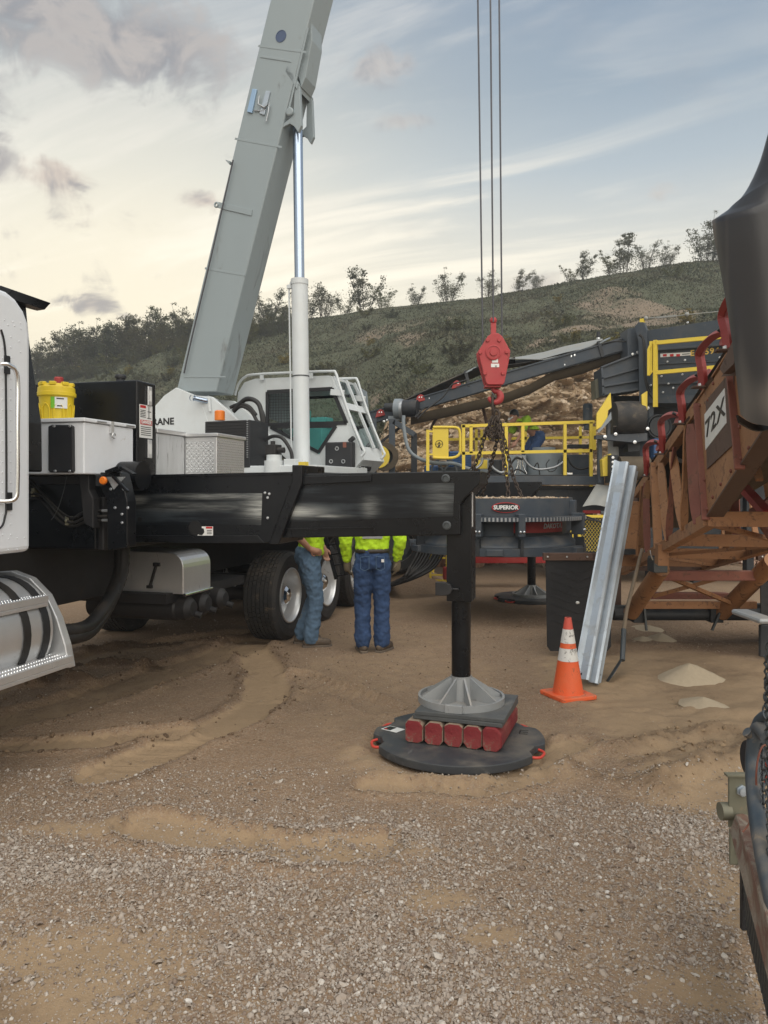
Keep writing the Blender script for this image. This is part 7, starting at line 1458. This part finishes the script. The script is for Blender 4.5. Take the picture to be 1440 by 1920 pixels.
        b.prism([(lambda q: (q.x, q.y))(c0 + (c1 - c0) * u + sdv * v) for u, v in ((0, .03), (.0, -.03), (.1, -.042), (.35, -.040), (.65, -.052), (.9, -.045), (1, -.02), (1, .02), (.9, .045), (.65, .052), (.35, .040), (.1, .042))], 'z', J.get('floor', 0) - .004, J.get('floor', 0) + .026); b.build('sole', 'sole', bo_, .004)
    if gloves:
        for s_ in 'LR': b = mb(); hand(b, J['wr' + s_], J['hd' + s_], J['pn' + s_], 1.28); w_ = Vector(J['wr' + s_]); caps(b, [w_ - Vector(J['hd' + s_]).normalized() * .05, w_], [.046, .042], 10); organic(b, 'glove', 'glove', pr, .006, 2)
    if col[2]: b = mb(); torso(b, [(wa.x * .3 + pe.x * .7, wa.y * .3 + pe.y * .7, pe.z + .062, .176, .136), (wa.x * .35 + pe.x * .65, wa.y * .35 + pe.y * .65, pe.z + .102, .174, .134)]); b.build('belt', 'belt_leather', pr)
    b = mb(); b.sph(hd + Vector((0, 0, .035)) - fw * .012, .104, 16, (.83, .98, 1.05)); 
    if cap_:
        b2 = mb(); caps(b2, [hd + fw * .08 + rgt_ * .05 + Vector((0, 0, .03)), hd + fw * .16 + Vector((0, 0, .02)), hd + fw * .08 - rgt_ * .05 + Vector((0, 0, .03))], [.016, .016, .016], 8); organic(b, 'cap', cap_, pr, .009, 2); organic(b2, 'cap_brim', 'label_white', pr, .007, 1)
    else: organic(b, 'hard_hat' if hair_ == 'hat' else 'hair', 'label_white' if hair_ == 'hat' else 'hair', pr, .009, 2)
    return pr, tr
def V3(*a): return Vector(a)
def base_pose(): 
    J = dict(head=V3(0, .03, 1.665), neck=V3(0, 0, 1.50), chest=V3(0, 0, 1.32), waist=V3(0, .0, 1.06), pelvis=V3(0, 0, .95), look=V3(0, 1, 0))
    for s_, k in (('L', -1), ('R', 1)):
        J['sh' + s_] = V3(k * .19, 0, 1.43); J['el' + s_] = V3(k * .265, -.03, 1.16); J['wr' + s_] = V3(k * .255, .06, .925); J['hd' + s_] = V3(k * -.05, .18, -1); J['pn' + s_] = V3(-k, .25, 0)
        J['hip' + s_] = V3(k * .088, 0, .90); J['kn' + s_] = V3(k * .098, .02, .50); J['an' + s_] = V3(k * .095, -.02, .095); J['to' + s_] = V3(k * .125, .13, .045)
    return J
# worker with his back to us, seen under the outrigger beam
ga = G(698, 1222); J = base_pose(); J['toR'] = V3(.17, .11, .045); J['elL'] = V3(-.27, -.03, 1.15); J['elR'] = V3(.28, -.04, 1.15)
pr, tr = person('worker in neon yellow long sleeved shirt and dark blue jeans, back turned', frame(ga, R(2)), J, ('denim', 'safety_yellow', True, False), gloves=True, hair_='hat')
M = frame(ga, R(2)); pk = MB(M).box((.088, -.152, .925), (.115, -.146, .955)).build('pocket_patch', 'label_white', tr)
for s_ in (-1, 1): MB(M).tube([V3(s_ * .035, -.149, .985), V3(s_ * .12, -.132, .975), V3(s_ * .12, -.143, .86), V3(s_ * .08, -.152, .84), V3(s_ * .035, -.15, .86), V3(s_ * .035, -.149, .985)], .003, 5).build('pocket_seam', 'denim_light', tr)
MB(M).box((-.10, -.14, 1.16), (.10, -.128, 1.20)).build('reflective_strip', 'rib_grey', pr)
# worker with hand on hip, facing right
gb_ = G(578, 1210); J = base_pose(); 
J.update(pelvis=V3(0, 0, .96), waist=V3(0, .03, 1.06), chest=V3(0, .03, 1.32), elR=V3(.33, -.20, 1.20), wrR=V3(.20, -.03, 1.04), hdR=V3(-.1, .9, -.35), pnR=V3(-1, 0, 0), elL=V3(-.27, .05, 1.17), wrL=V3(-.22, .22, 1.02), knR=V3(.10, .06, .51), anR=V3(.11, .00, .095), toR=V3(.13, .16, .045), knL=V3(-.10, .09, .51), anL=V3(-.12, -.05, .095), toL=V3(-.13, .11, .045))
person('worker in neon t-shirt and faded jeans with a hand on his hip', frame(gb_, R(-72)), J, ('denim_light', 'safety_yellow', False, True), short=True, hair_='hat')
# worker bending over the crusher head on the platform
dk = P(1000, 892, 15.0); J = base_pose()
J.update(pelvis=V3(0, -.10, .80), waist=V3(0, .04, .93), chest=V3(0, .22, 1.07), neck=V3(0, .36, 1.13), head=V3(0, .47, 1.17), look=V3(0, .75, -.55).normalized(), shL=V3(-.18, .28, 1.10), shR=V3(.18, .28, 1.10), elL=V3(-.24, .42, .88), elR=V3(.26, .36, .85), wrL=V3(-.16, .52, .66), wrR=V3(.14, .50, .66), hdL=V3(.1, .5, -.8), hdR=V3(-.1, .5, -.8), hipL=V3(-.09, -.10, .78), hipR=V3(.09, -.10, .78), knL=V3(-.12, .12, .44), knR=V3(.12, .10, .44))
Mz = frame((dk.x, dk.y, 1.93), R(115)); person('worker in neon shirt and dark cap bending over machinery on the yellow railed platform', Mz, J, ('denim', 'safety_dark', False, False), short=True, cap_='label_black')
# ================================================================== vegetation on the hill
def leaf_mat(name, c, tr=.25, var=.35):
    m = bpy.data.materials.new(name); m.use_nodes = True; t = NT(m.node_tree); b = m.node_tree.nodes['Principled BSDF']; MAT[name] = m
    ri = t.n('ShaderNodeNewGeometry').outputs['Random Per Island']; oi = t.n('ShaderNodeObjectInfo').outputs['Random']
    col = t.mix(ri, tuple(x * (1 - var) for x in c), tuple(x * (1 + var) for x in c)); col = t.mix(t.m('MULTIPLY', oi, .4), col, (c[0] * 1.5, c[1] * 1.05, c[2] * .8))
    t.set(b.inputs['Base Color'], col); b.inputs['Roughness'].default_value = .7; b.inputs['Specular IOR Level'].default_value = .2
    tl = t.n('ShaderNodeBsdfTranslucent'); t.set(tl.inputs[0], col); mx = t.n('ShaderNodeMixShader'); mx.inputs[0].default_value = tr
    t.L.new(b.outputs[0], mx.inputs[1]); t.L.new(tl.outputs[0], mx.inputs[2]); t.L.new(mx.outputs[0], m.node_tree.nodes['Material Output'].inputs[0]); return m
leaf_mat('leaf_dark', (.105, .115, .070), .35); leaf_mat('leaf_olive', (.115, .125, .055)); leaf_mat('leaf_yellow', (.19, .17, .055)); mat('bark', (.075, .06, .048), .9, var=.2)
def tree_proto(seed, h, spread, stems, nleaf, lsize, m_, lean=.25, conical=False):
    rg = random.Random(seed); b = MB(); lv = []; lf = []
    def leaf(p, d_):
        d_ = d_.normalized(); s_ = d_.cross(Vector((rg.uniform(-1, 1), rg.uniform(-1, 1), rg.uniform(-1, 1)))).normalized(); L = lsize * rg.uniform(.6, 1.3); w_ = L * .26; i = len(lv)
        lv.extend([p, p + d_ * L * .5 + s_ * w_, p + d_ * L, p + d_ * L * .5 - s_ * w_]); lf.append((i, i + 1, i + 2, i + 3))
    for s_i in range(stems):
        a_ = rg.uniform(0, 6.28); base = Vector((math.cos(a_), math.sin(a_), 0)) * spread * .12; out_ = Vector((math.cos(a_) * spread * .42 * rg.uniform(.3, 1) * (.25 if conical else 1) + lean * h * .25, math.sin(a_) * spread * .42 * rg.uniform(.3, 1) * (.25 if conical else 1), 0)); H_ = h * rg.uniform(.72, 1.0)
        pts = spline([base, base + out_ * .25 + Vector((0, 0, H_ * .35)), base + out_ * .65 + Vector((0, 0, H_ * .7)), base + out_ + Vector((lean * .1, 0, H_))], 5)
        b.tube(pts, [.022 * h / 2.5 * (1 - .85 * i / len(pts)) for i in range(len(pts))], 5)
        for bi in range(14):
            t_ = rg.uniform(.10, 1.0); p = pts[min(len(pts) - 1, int(t_ * (len(pts) - 1)))]; a2 = rg.uniform(0, 6.28)
            L = h * rg.uniform(.14, .30) * (1.25 - t_ * .85 if not conical else 1.35 - t_ * 1.2)
            d_ = Vector((math.cos(a2) + lean, math.sin(a2), rg.uniform(.25, 1.0))).normalized(); e = p + d_ * L; q = p.lerp(e, .5) + Vector((0, 0, .06 * L))
            b.tube([p, q, e], [.009 * h / 2.5, .006 * h / 2.5, .003 * h / 2.5], 4, cap=False)
            for li in range(nleaf):
                u = rg.uniform(.0, 1.1); c_ = p.lerp(e, u); c_ = c_ + Vector((rg.gauss(0, 1), rg.gauss(0, 1), rg.gauss(0, 1))) * L * .20
                leaf(c_, d_ * .8 + Vector((rg.gauss(lean, .5), rg.gauss(0, .5), rg.gauss(.25, .45))))
    return b, lv, lf, m_
protos = []
def make_proto(nm, *a, **k):
    b, lv, lf, m_ = tree_proto(*a, **k); r = bpy.data.objects.new(nm, None); C.objects.link(r)
    tk = b.build('trunk', 'bark', r, origin=(0, 0, 0)); me = bpy.data.meshes.new('crown'); me.from_pydata([tuple(v) for v in lv], [], lf); me.materials.append(MAT[m_]); o = bpy.data.objects.new('crown', me); C.objects.link(o); adopt(o, r); return r
PR = [make_proto('hill_tree', 1, 2.6, 1.9, 6, 36, .085, 'leaf_dark', lean=.30), make_proto('hill_tree', 2, 2.4, 2.0, 7, 32, .085, 'leaf_dark', lean=.15), make_proto('hill_tree', 3, 2.8, 1.6, 4, 55, .09, 'leaf_dark', lean=.05, conical=True),
      make_proto('hill_tree', 4, 2.0, 2.2, 6, 24, .09, 'leaf_olive', lean=.25), make_proto('hill_tree', 5, 2.7, 2.2, 5, 34, .11, 'leaf_dark', lean=.45)]
SH = [make_proto('hill_shrub', 11, 1.3, 1.9, 7, 24, .10, 'leaf_olive', lean=.1), make_proto('hill_shrub', 12, 1.1, 1.8, 7, 24, .10, 'leaf_dark', lean=.1), make_proto('hill_shrub', 13, 1.2, 1.3, 5, 24, .10, 'leaf_yellow', lean=.05)]
used = set()
def hill_pt(px, tt):
    i = np.interp(tt, tts, np.arange(len(tts))); j = np.interp(px, pxs, np.arange(len(pxs))); i0, j0 = np.floor(i).astype(int), np.floor(j).astype(int); i1 = np.minimum(i0 + 1, len(tts) - 1); j1 = np.minimum(j0 + 1, len(pxs) - 1); fi, fj = i - i0, j - j0
    def bi(A): return (A[i0, j0] * (1 - fj) + A[i0, j1] * fj) * (1 - fi) + (A[i1, j0] * (1 - fj) + A[i1, j1] * fj) * fi
    return bi(HX), bi(HYY), bi(HZ) - .05, bi(bare)
def plant(pr, px, tt, hpx, label, cat, group):
    X, Y, Z, _ = hill_pt(np.array(px, float), np.array(tt, float)); Y = float(Y); hm = hpx * 1.15 / F * Y
    k = hm / PH[pr.name]; loc = (float(X), Y, float(Z) - .03)
    if pr.name not in used: used.add(pr.name); o = pr; o.location = loc; o.scale = (k * WS, k * WS, k * .92); o.rotation_euler = (0, 0, rng.uniform(-.7, .7))
    else: o = dup(pr, loc, 0, (k * WS, k * WS, k * .92)); o.rotation_euler = (0, 0, rng.uniform(-.7, .7))
    tag(o, label, cat, group); return o
WS = 1.22
PH = {p.name: h for p, h in zip(PR + SH, (2.6, 2.4, 2.8, 2.0, 2.7, 1.3, 1.1, 1.2))}
G1 = 'small trees along the ridge'
named = [(505, .985, 66, 1, 'bushy tree on the ridge just left of the lift ram'), (574, 1.0, 62, 1, 'tree on the ridge touching the right of the lift ram'), (607, 1.0, 58, 0, 'slim tree on the ridge right of the lift ram'), (645, 1.0, 36, 3, 'low thin bush on the ridge left of the tallest windswept tree'), (686, 1.0, 72, 4, 'tallest windswept tree on the ridge between ram and ropes'), (718, 1.0, 40, 3, 'low bush on the ridge right of the windswept tree'),
         (780, 1.0, 34, 1, 'small round tree on the ridge midway between ram and ropes'), (840, 1.0, 54, 1, 'round leafy tree on the ridge left of the hoist ropes'), (917, 1.0, 44, 0, 'thin tree on the ridge behind the hoist ropes'), (974, 1.0, 36, 4, 'windswept bush on the ridge right of the hoist ropes'), (1003, 1.0, 32, 0, 'small bush on the ridge next to the windswept bush'), (1070, 1.0, 30, 3, 'low bush left of the sparse tree on the right ridge'),
         (1096, 1.0, 46, 4, 'sparse windswept tree on the right ridge'), (1168, 1.0, 74, 2, 'dark conical tree on the right ridge'), (1148, 1.0, 40, 3, 'low bush at the foot of the dark conical tree'), (1212, 1.0, 50, 0, 'round tree right of the dark conical tree'), (1250, 1.0, 38, 1, 'pale small tree on the right ridge'), (1325, 1.0, 76, 1, 'large tree on the ridge beside the rubber flap'), (1352, 1.0, 60, 0, 'tree half hidden behind the rubber flap')]
for px, tt, hp_, k, lb_ in named: plant(PR[k], px, tt, hp_, lb_, 'tree', G1)
for i in range(34):
    px = 40 + i * 9.6 + rng.uniform(-4, 4); plant(PR[rng.choice((0, 1, 3, 4, 0))], px, rng.uniform(.93, 1.0), rng.uniform(48, 76) * (1 if px > 120 else .85), ('small ridge tree ' + ('just above the yellow drum' if px < 130 else 'above the black hydraulic tank' if px < 260 else 'touching the left edge of the boom')), 'tree', 'crowded trees on the left ridge')
for i in range(12): plant(PR[rng.choice((0, 1, 3, 4))], 455 + i * 9 + rng.uniform(-4, 4), rng.uniform(.88, .97), rng.uniform(30, 46), ('small tree low on the ridge ' + ('right beside the boom' if i < 6 else 'just left of the lift ram')), 'tree', 'crowded trees behind the boom')
for i in range(16): plant(PR[rng.choice((0, 1, 3))], 60 + i * 20 + rng.uniform(-8, 8), rng.uniform(.72, .9), rng.uniform(26, 44), ('small slope tree ' + ('above the yellow drum' if i < 5 else 'above the black tank' if i < 11 else 'next to the boom')), 'tree', 'trees below the left ridge')
G2 = 'shrubs on the hillside'
ns = 0
while ns < 110:
    px, tt = rng.uniform(40, 1400), rng.uniform(.16, .94); X, Y, Z, br_ = hill_pt(np.array(px), np.array(tt))
    if br_ > .35: continue
    if 620 < px and tt > .6 and rng.random() < .6: continue
    ks = rng.choice((0, 1, 1, 0, 2)); plant(SH[ks], px, tt, rng.uniform(12, 24) * (1.35 - .55 * tt), ('low olive', 'low dark green', 'low yellowish')[ks] + ' shrub, ' + ('lower' if tt < .42 else 'middle' if tt < .68 else 'upper') + ' slope ' + ('left of the boom' if px < 350 else 'behind the boom and crane cab' if px < 640 else 'between crane cab and hook block' if px < 900 else 'between hook block and screening box' if px < 1180 else 'above the screening box'), 'shrub', G2); ns += 1
# grass and weeds over the slope
rs = np.random.default_rng(77); n = 330000; px = rs.uniform(-60, 1500, n); tt = .115 + .92 * rs.uniform(0, 1, n) ** 1.0; X, Y, Z, br_ = hill_pt(px, tt)
k_ = rs.uniform(0, 1, n) > br_ * .96; X, Y, Z, tt = X[k_], Y[k_], Z[k_], tt[k_]; n = len(X)
hgt = rs.uniform(.03, .085, n) * (1 + .5 * (vn(X * .3, Y * .3, 5) > .5)); an = rs.uniform(0, 6.28, n); w_ = hgt * rs.uniform(.4, .9, n); lean = rs.normal(0, .8, (n, 2)) * hgt[:, None]
b0 = np.stack([X - np.cos(an) * w_, Y - np.sin(an) * w_, Z - .03], -1); b1 = np.stack([X + np.cos(an) * w_, Y + np.sin(an) * w_, Z - .03], -1); tp_ = np.stack([X + lean[:, 0], Y + lean[:, 1], Z + hgt], -1)
v = np.stack([b0, b1, tp_], 1).reshape(-1, 3); f = np.arange(n * 3).reshape(-1, 3)
me = bpy.data.meshes.new('hillside_grass'); me.vertices.add(len(v)); me.vertices.foreach_set('co', v.ravel().astype(np.float32)); me.loops.add(f.size); me.loops.foreach_set('vertex_index', f.ravel().astype(np.int32)); me.polygons.add(n); me.polygons.foreach_set('loop_start', np.arange(0, f.size, 3, dtype=np.int32)); me.update(calc_edges=True)
m = bpy.data.materials.new('hill_grass'); m.use_nodes = True; t = NT(m.node_tree); b = m.node_tree.nodes['Principled BSDF']; MAT['hill_grass'] = m
ri = t.n('ShaderNodeNewGeometry').outputs['Random Per Island']; co = t.n('ShaderNodeTexCoord').outputs['Object']
col = t.mix(t.ss(t.noise(co, .22, 5, .6), .38, .66), t.ramp(ri, [(0, (.066, .076, .050)), (.5, (.086, .096, .060)), (.85, (.112, .116, .072)), (1, (.16, .145, .095))]), t.ramp(ri, [(0, (.095, .090, .062)), (.5, (.120, .110, .076)), (.8, (.105, .102, .066)), (1, (.17, .148, .102))]))
t.set(b.inputs['Base Color'], col); b.inputs['Roughness'].default_value = .85; b.inputs['Specular IOR Level'].default_value = .1
me.materials.append(m); o = bpy.data.objects.new('hillside_grass', me); C.objects.link(o); tag(o, 'rough grass and weeds covering the quarry hillside', 'grass', kind='stuff')
# ---- look-alikes get their place in the row
ORD = ['first', 'second', 'third', 'fourth', 'fifth', 'sixth', 'seventh', 'eighth', 'ninth', 'tenth', 'eleventh', 'twelfth', 'thirteenth', 'fourteenth', 'fifteenth', 'sixteenth', 'seventeenth', 'eighteenth']
byl = {}
for o in C.objects:
    if o.name.startswith(('hill_tree', 'hill_shrub')) and o.parent is None: byl.setdefault(o['label'], []).append(o)
for lb_, l in byl.items():
    if len(l) > 1:
        for k, o in enumerate(sorted(l, key=lambda o: o.location.x / o.location.y)): o['label'] = lb_ + ', ' + ORD[min(k, 17)] + ' from the left'
# ---- small joined details that are too small to count stay one part each
for o in C.objects:
    if o.type == 'MESH' and o.name.split('.')[0] in ('rivets', 'bolts', 'tread', 'tread_pattern', 'label_print', 'grille', 'hinge', 'hose_fitting', 'lettering', 'mount', 'gear_teeth', 'moulded_mark') and o.parent: o['kind'] = 'stuff'

# ------------------------------------------------------------------ thin evening haze
hz = MB().box((-190, -75, -1.5), (190, 165, 27)).build('haze', 'label_white', None); hz.data.materials.clear()
m = bpy.data.materials.new('haze_air'); m.use_nodes = True; nt = m.node_tree; nt.nodes.clear(); ov = nt.nodes.new('ShaderNodeOutputMaterial'); pv = nt.nodes.new('ShaderNodeVolumePrincipled')
pv.inputs['Color'].default_value = (.86, .90, .94, 1); pv.inputs['Density'].default_value = .0022; pv.inputs['Anisotropy'].default_value = .2; nt.links.new(pv.outputs[0], ov.inputs['Volume'])
hz.data.materials.append(m); tag(hz, 'thin pale evening haze over the whole yard', 'haze', kind='stuff')
S.cycles.volume_bounces = 0; S.cycles.volume_step_rate = 5; S.cycles.volume_max_steps = 32
